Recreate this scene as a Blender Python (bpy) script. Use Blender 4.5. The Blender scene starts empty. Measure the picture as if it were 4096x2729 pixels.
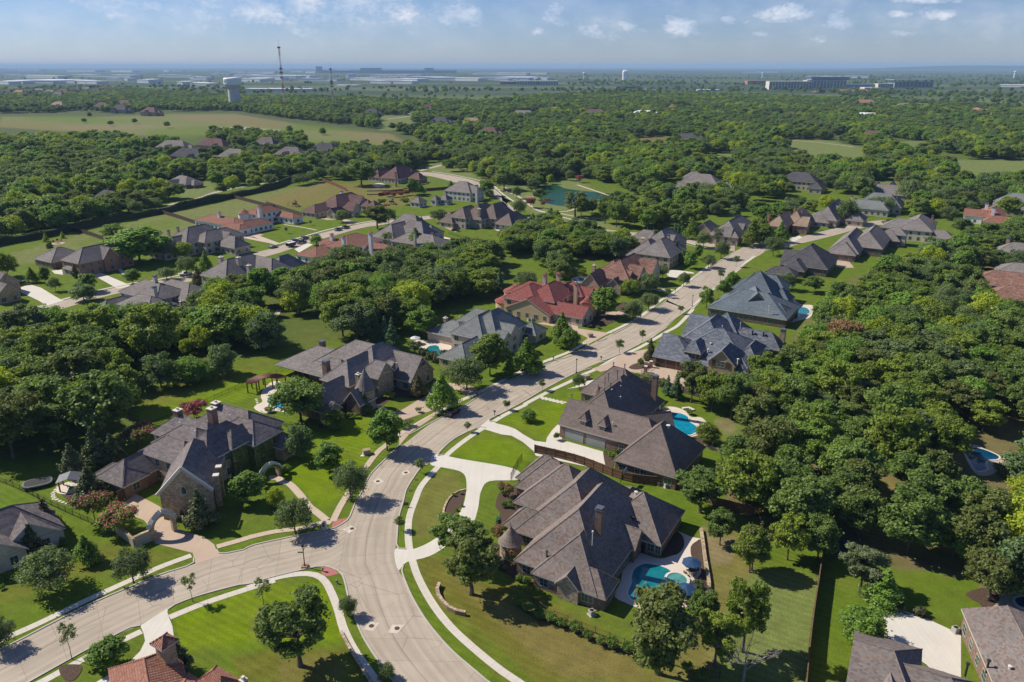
import bpy, bmesh, math, random
import numpy as np
from mathutils import Vector, Matrix
from mathutils.geometry import tessellate_polygon

R = math.radians
random.seed(7)
SC = bpy.context.scene
COL = SC.collection
W = bpy.data.worlds.new("World"); SC.world = W; W.use_nodes = True
W.cycles.sampling_method = 'MANUAL'; W.cycles.sample_map_resolution = 256

# ------------------------------------------------------------------ camera
CAMH = 85.0
FPX, CX, CY, HZ = 3072.0, 2048.0, 1364.5, 266.0
PITCH = math.atan((CY - HZ) / FPX)
cd = bpy.data.cameras.new("camera"); cam = bpy.data.objects.new("camera", cd); COL.objects.link(cam)
cam.location = (0, 0, CAMH); cam.rotation_euler = (math.pi / 2 - PITCH, 0, 0)
cd.sensor_width = 36; cd.lens = 36 * FPX / 4096; cd.clip_start = 1; cd.clip_end = 200000
SC.camera = cam

# survey grid: tiles of the aerial survey turned into ground metres
TILE = {}
for i, x0 in enumerate((0, 1000, 2000, 2996)):
 for n, y0, s in (('a', 0, 2.14), ('b', 600, 2.14), ('c', 1200, 1.96), ('d', 1929, 1.96)):
  TILE[n + str(i + 1)] = (x0, y0, s)
TILE['k'] = (0, 0, 1 / 1.7408)

def g(t, x, y, z=0.0):
 x0, y0, s = TILE[t]
 x, y = x0 + x / s, y0 + y / s
 u = (x - CX) / FPX; v = (CY - y) / FPX
 c, sn = math.cos(PITCH), math.sin(PITCH)
 k = (z - CAMH) / (-sn + v * c)
 return Vector((u * k, (c + v * sn) * k, z))

def proj(X, Y, Z=0.0):
 """metres -> k units (numpy)"""
 c, sn = math.cos(PITCH), math.sin(PITCH)
 dz = Z - CAMH
 d = Y * c - dz * sn; up = Y * sn + dz * c
 return (CX + FPX * X / d) / 1.7408, (CY - FPX * up / d) / 1.7408

# ------------------------------------------------------------------ bookkeeping
LABELS = {}
def tag(o, label, cat, group=None, kind=None):
 if label: o['label'] = label
 if cat: o['category'] = cat
 if group: o['group'] = group
 if kind: o['kind'] = kind
 return o

def thing(name, loc, label, cat, group=None, rz=0.0):
 o = bpy.data.objects.new(name, None); COL.objects.link(o)
 o.empty_display_size = 0.5
 o.location = loc; o.rotation_euler = (0, 0, rz)
 return tag(o, label, cat, group)

def dup(root, loc, rz=0.0, scale=None, label=None, group=None, mats=None):
 r = root.copy(); COL.objects.link(r)
 r.location = loc; r.rotation_euler = (0, 0, rz)
 if scale is not None: r.scale = scale
 if label: r['label'] = label
 if group: r['group'] = group
 elif 'group' in r.keys(): del r['group']
 for ch in root.children:
  c = ch.copy(); COL.objects.link(c); c.parent = r
  if mats and c.name.split('.')[0] in mats:
   c.material_slots[0].link = 'OBJECT'; c.material_slots[0].material = mats[c.name.split('.')[0]]
  for gch in ch.children:
   d = gch.copy(); COL.objects.link(d); d.parent = c
 return r

class MB:
 def __init__(s):
  s.v = []; s.f = []; s.m = []; s.uv = []
 def face(s, pts, m=0, uv=None):
  b = len(s.v); s.v += [tuple(p) for p in pts]
  s.f.append(tuple(range(b, b + len(pts)))); s.m.append(m)
  s.uv.append(uv if uv else [(0, 0)] * len(pts))
 def slope(s, pts, m=0):
  """a planar face with uv in metres: u horizontal, v up the slope"""
  pts = [Vector(p) for p in pts]
  n = Vector((0, 0, 0))
  for i in range(len(pts)):
   a, b = pts[i], pts[(i + 1) % len(pts)]
   n += Vector(((a.y - b.y) * (a.z + b.z), (a.z - b.z) * (a.x + b.x), (a.x - b.x) * (a.y + b.y)))
  n.normalize()
  u = Vector((0, 0, 1)).cross(n)
  u = u.normalized() if u.length > 1e-4 else Vector((1, 0, 0))
  w = n.cross(u)
  s.face(pts, m, [(p.dot(u), p.dot(w)) for p in pts])
 def box(s, x0, x1, y0, y1, z0, z1, m=0, M=None, top=True, bot=True):
  P = [Vector((x, y, z)) for z in (z0, z1) for y in (y0, y1) for x in (x0, x1)]
  if M: P = [M @ p for p in P]
  for q in ((0, 1, 5, 4), (1, 3, 7, 5), (3, 2, 6, 7), (2, 0, 4, 6)):
   s.slope([P[i] for i in q], m)
  if top: s.slope([P[i] for i in (4, 5, 7, 6)], m)
  if bot: s.slope([P[i] for i in (2, 3, 1, 0)], m)
 def bar(s, a, b, r, m=0, n=4, r2=None):
  a, b = Vector(a), Vector(b); r2 = r if r2 is None else r2
  d = (b - a).normalized()
  x = d.orthogonal().normalized(); y = d.cross(x)
  A = [a + (x * math.cos(t) + y * math.sin(t)) * r for t in [2 * math.pi * (i + .5) / n for i in range(n)]]
  B = [b + (x * math.cos(t) + y * math.sin(t)) * r2 for t in [2 * math.pi * (i + .5) / n for i in range(n)]]
  for i in range(n):
   j = (i + 1) % n; s.slope((A[i], A[j], B[j], B[i]), m)
  s.face(B, m); s.face(A[::-1], m)
 def lathe(s, prof, n=16, m=0, M=None):
  ring = []
  for r, z in prof:
   q = [Vector((r * math.cos(2 * math.pi * i / n), r * math.sin(2 * math.pi * i / n), z)) for i in range(n)]
   ring.append([M @ p for p in q] if M else q)
  for k in range(len(ring) - 1):
   for i in range(n):
    j = (i + 1) % n
    if prof[k + 1][0] < 1e-5: s.slope((ring[k][i], ring[k][j], ring[k + 1][0]), m)
    elif prof[k][0] < 1e-5: s.slope((ring[k][0], ring[k + 1][j], ring[k + 1][i]), m)
    else: s.slope((ring[k][i], ring[k][j], ring[k + 1][j], ring[k + 1][i]), m)
 def poly(s, pts, m=0):
  """flat polygon (may be concave), uv = world xy"""
  pts = [Vector(p) for p in pts]
  area = sum(pts[i].x * pts[(i + 1) % len(pts)].y - pts[(i + 1) % len(pts)].x * pts[i].y for i in range(len(pts)))
  if area < 0: pts = pts[::-1]
  b = len(s.v); s.v += [tuple(p) for p in pts]
  for t in tessellate_polygon([pts]):
   a, c, d = [pts[i] for i in t]
   tt = t if (c - a).cross(d - a).z > 0 else t[::-1]
   s.f.append(tuple(b + i for i in tt)); s.m.append(m); s.uv.append([(pts[i].x, pts[i].y) for i in tt])
 def slab(s, pts, z0, z1, m=0, m2=None):
  """polygon with vertical sides"""
  pts = [Vector((p[0], p[1], z1)) for p in pts]
  area = sum(pts[i].x * pts[(i + 1) % len(pts)].y - pts[(i + 1) % len(pts)].x * pts[i].y for i in range(len(pts)))
  if area < 0: pts = pts[::-1]
  s.poly(pts, m)
  for i in range(len(pts)):
   a, b = pts[i], pts[(i + 1) % len(pts)]
   s.slope((Vector((a.x, a.y, z0)), Vector((b.x, b.y, z0)), b, a), m if m2 is None else m2)
 def build(s, name, mats, parent=None, smooth=False):
  me = bpy.data.meshes.new(name)
  me.from_pydata(s.v, [], s.f)
  if not isinstance(mats, (list, tuple)): mats = [mats]
  for q in mats: me.materials.append(q)
  me.polygons.foreach_set('material_index', s.m)
  ul = me.uv_layers.new(name='UVMap')
  flat = [c for f in s.uv for p in f for c in p]
  ul.data.foreach_set('uv', flat)
  if smooth: me.polygons.foreach_set('use_smooth', [True] * len(s.f))
  me.update()
  o = bpy.data.objects.new(name, me); COL.objects.link(o)
  if parent: o.parent = parent
  return o

# ------------------------------------------------------------------ materials
def nodes(name):
 m = bpy.data.materials.new(name); m.use_nodes = True
 nt = m.node_tree; b = nt.nodes['Principled BSDF']
 return m, nt, b
def N(nt, typ, **kw):
 n = nt.nodes.new(typ)
 for k, v in kw.items():
  if k in n.inputs.keys(): n.inputs[k].default_value = v
  else: setattr(n, k, v)
 return n
def mixc(nt, fac, a, b, mode='MIX'):
 n = nt.nodes.new('ShaderNodeMix'); n.data_type = 'RGBA'; n.blend_type = mode
 for sock, val in ((n.inputs[0], fac), (n.inputs[6], a), (n.inputs[7], b)):
  if hasattr(val, 'links'): nt.links.new(val, sock)
  elif isinstance(val, (int, float)): sock.default_value = val
  else: sock.default_value = (*val, 1) if len(val) == 3 else val
 return n.outputs[2]
def ramp(nt, fac, stops):
 n = nt.nodes.new('ShaderNodeValToRGB')
 e = n.color_ramp.elements
 while len(e) < len(stops): e.new(0.5)
 for i, (p, c) in enumerate(stops):
  e[i].position = p; e[i].color = (*c, 1) if not isinstance(c, (int, float)) else (c, c, c, 1)
 nt.links.new(fac, n.inputs[0]); return n.outputs[0]
def noise(nt, scale, detail=4, rough=.55, vec=None, dim='3D'):
 n = N(nt, 'ShaderNodeTexNoise', Scale=scale, Detail=detail, Roughness=rough)
 if vec is None:
  vec = pos(nt)
 nt.links.new(vec, n.inputs['Vector']); return n.outputs[0]
def pos(nt):
 for n in nt.nodes:
  if n.bl_idname == 'ShaderNodeNewGeometry': return n.outputs['Position']
 return nt.nodes.new('ShaderNodeNewGeometry').outputs['Position']
def math_(nt, op, a, b=0.0):
 n = nt.nodes.new('ShaderNodeMath'); n.operation = op
 for i, v in enumerate((a, b)):
  if hasattr(v, 'links'): nt.links.new(v, n.inputs[i])
  else: n.inputs[i].default_value = v
 return n.outputs[0]
def bump(nt, b, h, strength=.3, dist=.05):
 n = N(nt, 'ShaderNodeBump', Strength=strength, Distance=dist)
 nt.links.new(h, n.inputs['Height']); nt.links.new(n.outputs[0], b.inputs['Normal'])

def plain(name, c1, c2=None, scale=1.5, rough=.8, metal=0.0, spec=.3, bmp=0):
 m, nt, b = nodes(name)
 b.inputs['Roughness'].default_value = rough; b.inputs['Metallic'].default_value = metal
 b.inputs['Specular IOR Level'].default_value = spec
 if c2 is None: c2 = tuple(x * .8 for x in c1)
 nz = noise(nt, scale, 5)
 f = ramp(nt, nz, [(.35, 0), (.65, 1)])
 nt.links.new(mixc(nt, f, c1, c2), b.inputs['Base Color'])
 if bmp: bump(nt, b, nz, bmp)
 return m

def masonry(name, cols, mortar, bw=.32, bh=.16, rough=.85, gap=.012, big=.25):
 """brick / stone courses laid in the wall's own uv (metres)"""
 m, nt, b = nodes(name)
 b.inputs['Roughness'].default_value = rough; b.inputs['Specular IOR Level'].default_value = .2
 uv = N(nt, 'ShaderNodeUVMap').outputs[0]
 br = N(nt, 'ShaderNodeTexBrick', Scale=1.0)
 br.inputs['Color1'].default_value = (0, 0, 0, 1); br.inputs['Color2'].default_value = (1, 1, 1, 1)
 br.inputs['Mortar'].default_value = (.5, .5, .5, 1)
 br.inputs['Mortar Size'].default_value = gap; br.inputs['Brick Width'].default_value = bw; br.inputs['Row Height'].default_value = bh
 br.inputs['Bias'].default_value = 0
 nt.links.new(uv, br.inputs['Vector'])
 n = len(cols)
 c = ramp(nt, br.outputs['Color'], [((i + .5) / n, q) for i, q in enumerate(cols)])
 c = mixc(nt, br.outputs['Fac'], c, mortar)
 f = ramp(nt, noise(nt, big, 4), [(.3, .82), (.7, 1.1)])
 c = mixc(nt, 1.0, c, f, 'MULTIPLY')
 nt.links.new(c, b.inputs['Base Color'])
 bump(nt, b, br.outputs['Fac'], -.25, .03)
 return m

def fieldstone(name, cols, mortar, scale=1.6):
 m, nt, b = nodes(name)
 b.inputs['Roughness'].default_value = .85; b.inputs['Specular IOR Level'].default_value = .2
 uv = N(nt, 'ShaderNodeUVMap').outputs[0]
 mp = N(nt, 'ShaderNodeMapping'); mp.inputs['Scale'].default_value = (1, 1.8, 1); nt.links.new(uv, mp.inputs[0])
 vo = N(nt, 'ShaderNodeTexVoronoi', Scale=scale); nt.links.new(mp.outputs[0], vo.inputs['Vector'])
 ve = N(nt, 'ShaderNodeTexVoronoi', Scale=scale, feature='DISTANCE_TO_EDGE'); nt.links.new(mp.outputs[0], ve.inputs['Vector'])
 n = len(cols)
 sep = N(nt, 'ShaderNodeSeparateColor'); nt.links.new(vo.outputs['Color'], sep.inputs[0])
 c = ramp(nt, sep.outputs[0], [((i + .5) / n, q) for i, q in enumerate(cols)])
 e = ramp(nt, ve.outputs['Distance'], [(.02, 1), (.07, 0)])
 nt.links.new(mixc(nt, e, c, mortar), b.inputs['Base Color'])
 bump(nt, b, ve.outputs['Distance'], .3, .05)
 return m

def shingle(name, cols, bw=.42, bh=.30, var=.25, rough=.95):
 """composition shingles in roof uv (metres), tonal patches from course to course"""
 m, nt, b = nodes(name)
 b.inputs['Roughness'].default_value = rough; b.inputs['Specular IOR Level'].default_value = .12
 uv = N(nt, 'ShaderNodeUVMap').outputs[0]
 br = N(nt, 'ShaderNodeTexBrick', Scale=1.0)
 br.inputs['Color1'].default_value = (0, 0, 0, 1); br.inputs['Color2'].default_value = (1, 1, 1, 1)
 br.inputs['Mortar'].default_value = (.3, .3, .3, 1)
 br.inputs['Mortar Size'].default_value = .012; br.inputs['Brick Width'].default_value = bw; br.inputs['Row Height'].default_value = bh
 nt.links.new(uv, br.inputs['Vector'])
 n = len(cols)
 c = ramp(nt, br.outputs['Color'], [((i + .5) / n, tuple(v * 1.38 for v in q)) for i, q in enumerate(cols)])
 mp = N(nt, 'ShaderNodeMapping'); mp.inputs['Scale'].default_value = (.25, 1.2, 1); nt.links.new(uv, mp.inputs[0])
 f = ramp(nt, noise(nt, 1.0, 5, .6, mp.outputs[0]), [(.3, 1 - var), (.7, 1 + var * .6)])
 c = mixc(nt, 1.0, c, f, 'MULTIPLY')
 f2 = ramp(nt, noise(nt, .15, 3), [(.3, .85), (.7, 1.12)])
 c = mixc(nt, 1.0, c, f2, 'MULTIPLY')
 nt.links.new(c, b.inputs['Base Color'])
 bump(nt, b, br.outputs['Fac'], -.3, .03)
 return m

def claytile(name, cols):
 """barrel tiles: round ribs up the slope, courses across"""
 m, nt, b = nodes(name)
 b.inputs['Roughness'].default_value = .8; b.inputs['Specular IOR Level'].default_value = .2
 uv = N(nt, 'ShaderNodeUVMap').outputs[0]
 br = N(nt, 'ShaderNodeTexBrick', Scale=1.0)
 br.inputs['Color1'].default_value = (0, 0, 0, 1); br.inputs['Color2'].default_value = (1, 1, 1, 1); br.inputs['Mortar'].default_value = (.0, .0, .0, 1)
 br.inputs['Mortar Size'].default_value = .03; br.inputs['Brick Width'].default_value = .36; br.inputs['Row Height'].default_value = .42; br.offset = 0
 nt.links.new(uv, br.inputs['Vector'])
 n = len(cols)
 c = ramp(nt, br.outputs['Color'], [((i + .5) / n, q) for i, q in enumerate(cols)])
 c = mixc(nt, math_(nt, 'MULTIPLY', br.outputs['Fac'], .65), c, tuple(x * .35 for x in cols[0]))
 nt.links.new(c, b.inputs['Base Color'])
 sx = N(nt, 'ShaderNodeSeparateXYZ'); nt.links.new(uv, sx.inputs[0])
 wv = math_(nt, 'SINE', math_(nt, 'MULTIPLY', sx.outputs[0], 2 * math.pi / .36))
 h = math_(nt, 'ADD', wv, math_(nt, 'MULTIPLY', br.outputs['Fac'], -1.0))
 bump(nt, b, h, .8, .08)
 return m

def leafmat(name, dark, light, hue2=None, trans=.42):
 m, nt, b = nodes(name)
 b.inputs['Roughness'].default_value = .55; b.inputs['Specular IOR Level'].default_value = .25
 oi = N(nt, 'ShaderNodeObjectInfo')
 tc = N(nt, 'ShaderNodeTexCoord')
 nz = noise(nt, .9, 3, .6, tc.outputs['Object'])
 at = N(nt, 'ShaderNodeAttribute', attribute_name='leafv')
 f = math_(nt, 'ADD', math_(nt, 'MULTIPLY', oi.outputs['Random'], .42), math_(nt, 'MULTIPLY', ramp(nt, nz, [(.35, 0), (.65, 1)]), .2))
 f = math_(nt, 'ADD', f, math_(nt, 'MULTIPLY', math_(nt, 'POWER', at.outputs['Fac'], 1.6), .62))
 c = mixc(nt, f, tuple(q * 1.12 for q in dark), tuple(q * 1.75 for q in light))
 if hue2:
  g2 = ramp(nt, math_(nt, 'FRACT', math_(nt, 'MULTIPLY', oi.outputs['Random'], 7.31)), [(.55, 0), (1, .8)])
  c = mixc(nt, g2, c, hue2)
 nt.links.new(c, b.inputs['Base Color'])
 tr = N(nt, 'ShaderNodeBsdfTranslucent'); 
 tcx = mixc(nt, 1.0, c, (1.25, 1.3, .6), 'MULTIPLY'); nt.links.new(tcx, tr.inputs[0])
 mx = N(nt, 'ShaderNodeMixShader'); mx.inputs[0].default_value = trans
 nt.links.new(b.outputs[0], mx.inputs[1]); nt.links.new(tr.outputs[0], mx.inputs[2])
 nt.links.new(mx.outputs[0], nt.nodes['Material Output'].inputs[0])
 return m

def concrete(name, c1, c2, joint=1.5, wide=None, stain=.2):
 """cast concrete with joints along its uv (u across, v along, metres)"""
 m, nt, b = nodes(name)
 b.inputs['Roughness'].default_value = .85; b.inputs['Specular IOR Level'].default_value = .25
 uv = N(nt, 'ShaderNodeUVMap').outputs[0]
 sx = N(nt, 'ShaderNodeSeparateXYZ'); nt.links.new(uv, sx.inputs[0])
 f = ramp(nt, noise(nt, .22, 6, .6), [(.3, 0), (.7, 1)])
 c = mixc(nt, f, c1, c2)
 mp = N(nt, 'ShaderNodeMapping'); mp.inputs['Scale'].default_value = (1.6, .05, 1); nt.links.new(uv, mp.inputs[0])
 f2 = ramp(nt, noise(nt, 1, 4, .6, mp.outputs[0]), [(.3, 1 - stain), (.7, 1 + stain * .4)])
 c = mixc(nt, 1.0, c, f2, 'MULTIPLY')
 f5 = ramp(nt, noise(nt, .42, 5, .75), [(.60, 1.0), (.78, .74 if wide else .88)]); c = mixc(nt, 1.0, c, f5, 'MULTIPLY')
 f3 = ramp(nt, noise(nt, 6, 3, .7), [(.3, .93), (.7, 1.05)])
 c = mixc(nt, 1.0, c, f3, 'MULTIPLY')
 if joint:
  fr = math_(nt, 'FRACT', math_(nt, 'DIVIDE', sx.outputs[1], joint))
  j = math_(nt, 'LESS_THAN', math_(nt, 'MULTIPLY', fr, joint), .07 if wide else .05)
  if wide:
   fl = math_(nt, 'FLOOR', math_(nt, 'DIVIDE', sx.outputs[1], joint))
   lane = math_(nt, 'FLOOR', math_(nt, 'DIVIDE', sx.outputs[0], wide))
   wn = N(nt, 'ShaderNodeTexWhiteNoise', noise_dimensions='2D')
   cx = N(nt, 'ShaderNodeCombineXYZ'); nt.links.new(fl, cx.inputs[0]); nt.links.new(lane, cx.inputs[1])
   nt.links.new(cx.outputs[0], wn.inputs['Vector'])
   f4 = ramp(nt, wn.outputs['Value'], [(0, .93), (1, 1.05)])
   c = mixc(nt, 1.0, c, f4, 'MULTIPLY')
   tr_ = math_(nt, 'SINE', math_(nt, 'MULTIPLY', sx.outputs[0], 3.6)); tr_ = math_(nt, 'ADD', .955, math_(nt, 'MULTIPLY', tr_, .045))
   cc_ = N(nt, 'ShaderNodeCombineColor'); [nt.links.new(tr_, q) for q in cc_.inputs]; c = mixc(nt, 1.0, c, cc_.outputs[0], 'MULTIPLY')
   vo = N(nt, 'ShaderNodeTexVoronoi', Scale=.16, feature='DISTANCE_TO_EDGE'); nv = N(nt, 'ShaderNodeTexNoise', Scale=.6, Detail=4); wv = mixc(nt, .12, pos(nt), nv.outputs['Color'], 'ADD'); nt.links.new(wv, vo.inputs['Vector'])
   ck = ramp(nt, vo.outputs['Distance'], [(.0, .62), (.012, 1.0)]); c = mixc(nt, ramp(nt, noise(nt, .05, 2), [(.48, 0), (.56, 1)]), c, mixc(nt, 1.0, c, ck, 'MULTIPLY'))
   jl = math_(nt, 'LESS_THAN', math_(nt, 'ABSOLUTE', math_(nt, 'SUBTRACT', sx.outputs[0], wide)), .06)
   j = math_(nt, 'MAXIMUM', j, jl)
  c = mixc(nt, math_(nt, 'MULTIPLY', j, .55), c, tuple(x * .35 for x in c1))
 nt.links.new(c, b.inputs['Base Color'])
 return m

def glassy(name, c, rough=.08):
 m, nt, b = nodes(name)
 b.inputs['Base Color'].default_value = (*c, 1); b.inputs['Roughness'].default_value = rough
 b.inputs['Specular IOR Level'].default_value = .7
 return m

# ------------------------------------------------------------------ curves and strips
def smooth(pts, n=8, closed=False):
 """Catmull-Rom"""
 P = [Vector((p[0], p[1], 0)) for p in pts]; out = []
 m = len(P)
 if m < 3 and not closed: return P
 rng = range(m if closed else m - 1)
 for i in rng:
  if closed: a, b, c, d = P[(i - 1) % m], P[i], P[(i + 1) % m], P[(i + 2) % m]
  else: a, b, c, d = P[max(i - 1, 0)], P[i], P[i + 1], P[min(i + 2, m - 1)]
  for k in range(n):
   t = k / n
   out.append(.5 * ((2 * b) + (c - a) * t + (2 * a - 5 * b + 4 * c - d) * t * t + (3 * b - a - 3 * c + d) * t ** 3))
 if not closed: out.append(P[-1])
 return out
def resample(P, n=None, step=None):
 L = [0]
 for i in range(1, len(P)): L.append(L[-1] + (P[i] - P[i - 1]).length)
 if n is None: n = max(2, int(L[-1] / step) + 1)
 out = []; j = 0
 for k in range(n):
  s = L[-1] * k / (n - 1)
  while j < len(L) - 2 and L[j + 1] < s: j += 1
  t = (s - L[j]) / max(L[j + 1] - L[j], 1e-6)
  out.append(P[j].lerp(P[j + 1], min(max(t, 0), 1)))
 return out, L[-1]
def pl(s, z=0.0):
 """'c2:1,2 3,4 d2:5,6' -> points"""
 out = []; t = None
 for tok in s.split():
  if ':' in tok: t, tok = tok.split(':')
  x, y = tok.split(','); out.append(g(t, float(x), float(y), z))
 return out
def band(mb, Lp, Rp, z, n=None, m=0):
 """ribbon between two edges"""
 n = n or max(8, int(max(resample(Lp, 2)[1], resample(Rp, 2)[1]) / 3))
 A, la = resample(Lp, n); B, lb = resample(Rp, n)
 s = 0
 ROADPTS.extend((p.x, p.y, (p - q).length / 2 + 1.5) for p, q in zip([(a + b) / 2 for a, b in zip(A, B)], B))
 for i in range(n - 1):
  d = ((A[i + 1] + B[i + 1]) / 2 - (A[i] + B[i]) / 2).length
  w0 = (A[i] - B[i]).length; w1 = (A[i + 1] - B[i + 1]).length
  mb.face([Vector((p.x, p.y, z)) for p in (A[i], B[i], B[i + 1], A[i + 1])], m, [(0, s), (w0, s), (w1, s + d), (0, s + d)])
  s += d
def offset(P, d):
 out = []
 for i in range(len(P)):
  t = (P[min(i + 1, len(P) - 1)] - P[max(i - 1, 0)]).normalized()
  out.append(P[i] + Vector((-t.y, t.x, 0)) * d)
 return out
def path_strip(mb, P, w, z, h=0.0, m=0, reg=True):
 P, L = resample(P, step=1.5)
 A, B = offset(P, w / 2), offset(P, -w / 2)
 if w > 1.3 and reg: ROADPTS.extend((p.x, p.y, w / 2 + 2) for p in P[::2])
 s = 0
 for i in range(len(P) - 1):
  d = (P[i + 1] - P[i]).length
  q = [Vector((p.x, p.y, z + h)) for p in (A[i], B[i], B[i + 1], A[i + 1])]
  mb.face(q, m, [(0, s), (w, s), (w, s + d), (0, s + d)])
  if h:
   for a, b in ((0, 3), (2, 1)):
    mb.face([q[b], q[a], q[a] - Vector((0, 0, h)), q[b] - Vector((0, 0, h))], m)
  s += d
 if h:
  for i, k in ((0, 1), (-1, -1)):
   a, b = (A[i], B[i]) if k > 0 else (B[i], A[i])
   mb.face([Vector((a.x, a.y, z + h)), Vector((a.x, a.y, z)), Vector((b.x, b.y, z)), Vector((b.x, b.y, z + h))], m)
# ------------------------------------------------------------------ light, sky, haze
SUN_AZ, SUN_EL = 160.0, 43.0          # where the sun stands (degrees from +X) and how high
sd = bpy.data.lights.new("sun", 'SUN'); sun = bpy.data.objects.new("sun", sd); COL.objects.link(sun)
sd.energy = 5.0; sd.angle = R(.53); sd.color = (1.0, .925, .79)
sv = Vector((math.cos(R(SUN_AZ)) * math.cos(R(SUN_EL)), math.sin(R(SUN_AZ)) * math.cos(R(SUN_EL)), math.sin(R(SUN_EL))))
sun.rotation_euler = sv.to_track_quat('Z', 'Y').to_euler(); sun.location = (-300, 300, 400)

nt = W.node_tree
bg = nt.nodes['Background']
sky = N(nt, 'ShaderNodeTexSky'); sky.sky_type = 'NISHITA'; sky.sun_disc = False
sky.sun_elevation = R(SUN_EL); sky.sun_rotation = R(90 - SUN_AZ); sky.altitude = 300
sky.air_density = 1.0; sky.dust_density = .15; sky.ozone_density = 3.0
SKY_STR = .066
tc = N(nt, 'ShaderNodeTexCoord')
sp = N(nt, 'ShaderNodeSeparateXYZ'); nt.links.new(tc.outputs['Generated'], sp.inputs[0])
ca = math_(nt, 'DIVIDE', sp.outputs[0], sp.outputs[1]); ce = math_(nt, 'DIVIDE', sp.outputs[2], sp.outputs[1])
def dirk(x, y):
 u = (x * 1.7408 - CX) / FPX; v = (CY - y * 1.7408) / FPX
 c, s = math.cos(PITCH), math.sin(PITCH)
 return u / (c + v * s), (-s + v * c) / (c + v * s)
CLOUDS = [(700, 2, 330, 66, .72), (520, 10, 120, 40, .6), (860, 30, 130, 42, .66), (1050, 38, 52, 26, .95), (290, 10, 130, 30, .55), (1290, 36, 36, 30, .7),
   (1385, 68, 80, 20, .72), (1570, 58, 42, 28, .95), (1575, 50, 22, 22, .9), (1805, 32, 58, 20, 1.1), (1925, 48, 32, 22, .95), (1678, 47, 17, 9, .9),
   (1714, 52, 18, 8, .8), (1755, 75, 26, 9, .75), (2072, 34, 38, 9, .85), (2148, 30, 42, 14, 1.1), (2140, 0, 70, 9, .9),
   (2066, 76, 32, 9, .65), (1232, 72, 14, 10, .75), (1880, 86, 24, 10, .5), (980, 12, 60, 16, .5), (150, 22, 60, 12, .35)]
tot = None
for x, y, rx, ry, amp in CLOUDS:
 a0, e0 = dirk(x, y); a1, e1 = dirk(x + rx, y + ry)
 dx = math_(nt, 'DIVIDE', math_(nt, 'SUBTRACT', ca, a0), abs(a1 - a0) * 1.45)
 dy = math_(nt, 'DIVIDE', math_(nt, 'SUBTRACT', ce, e0), abs(e1 - e0) * 1.45)
 f = math_(nt, 'SUBTRACT', 1.0, math_(nt, 'ADD', math_(nt, 'POWER', math_(nt, 'ABSOLUTE', dx), 2), math_(nt, 'POWER', math_(nt, 'ABSOLUTE', dy), 2)))
 f = math_(nt, 'MULTIPLY', math_(nt, 'MAXIMUM', f, 0), amp)
 tot = f if tot is None else math_(nt, 'MAXIMUM', tot, f)
cv = N(nt, 'ShaderNodeCombineXYZ'); nt.links.new(ca, cv.inputs[0]); nt.links.new(math_(nt, 'MULTIPLY', ce, 1.7), cv.inputs[1])
n1 = noise(nt, 34, 10, .68, cv.outputs[0])
n2 = noise(nt, 9, 4, .6, cv.outputs[0])
dens = math_(nt, 'ADD', math_(nt, 'MULTIPLY', tot, .8), math_(nt, 'MULTIPLY', math_(nt, 'SUBTRACT', n1, .52), 3.0))
dens = math_(nt, 'MULTIPLY', dens, ramp(nt, tot, [(0, 0), (.12, 1)]))
mask = ramp(nt, dens, [(.18, 0), (1.05, .88)])
veil = ramp(nt, n2, [(.40, 0), (.78, .34)])
mask = math_(nt, 'MAXIMUM', mask, math_(nt, 'MULTIPLY', veil, ramp(nt, ce, [(0, 0), (.05, 1)])))
# cloud body: warm white tops, blue-grey undersides
sh = ramp(nt, noise(nt, 18, 5, .6, cv.outputs[0]), [(.35, 0), (.65, 1)])
ccol = mixc(nt, sh, tuple(q / SKY_STR for q in (.42, .53, .70)), tuple(q / SKY_STR for q in (.80, .80, .84)))
skc = mixc(nt, 1.0, sky.outputs[0], (.78, .90, 1.30), 'MULTIPLY')
nt.links.new(mixc(nt, mask, skc, ccol), bg.inputs['Color'])
bg.inputs['Strength'].default_value = SKY_STR

vs = SC.view_settings
SC.display_settings.display_device = 'sRGB'
vs.view_transform = 'Standard'; vs.look = 'None'; vs.gamma = 1; vs.exposure = 0.24
cy = SC.cycles
cy.max_bounces = 5; cy.diffuse_bounces = 3; cy.glossy_bounces = 2; cy.transmission_bounces = 3; cy.transparent_max_bounces = 6; cy.volume_bounces = 0
cy.caustics_reflective = False; cy.caustics_refractive = False
cy.use_denoising = True

hz = MB(); hz.box(-42000, 42000, -60, 46000, -4, 152)
hm = bpy.data.materials.new("haze"); hm.use_nodes = True
hn = hm.node_tree; hn.nodes.remove(hn.nodes['Principled BSDF'])
pv = N(hn, 'ShaderNodeVolumePrincipled'); pv.inputs['Color'].default_value = (.46, .70, 1.0, 1); pv.inputs['Density'].default_value = 5.4e-5
pv.inputs['Anisotropy'].default_value = 0
hn.links.new(pv.outputs[0], hn.nodes['Material Output'].inputs['Volume'])
hazeo = hz.build('haze', hm); tag(hazeo, 'thin blue summer haze over the plain', 'haze', kind='stuff')

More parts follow.
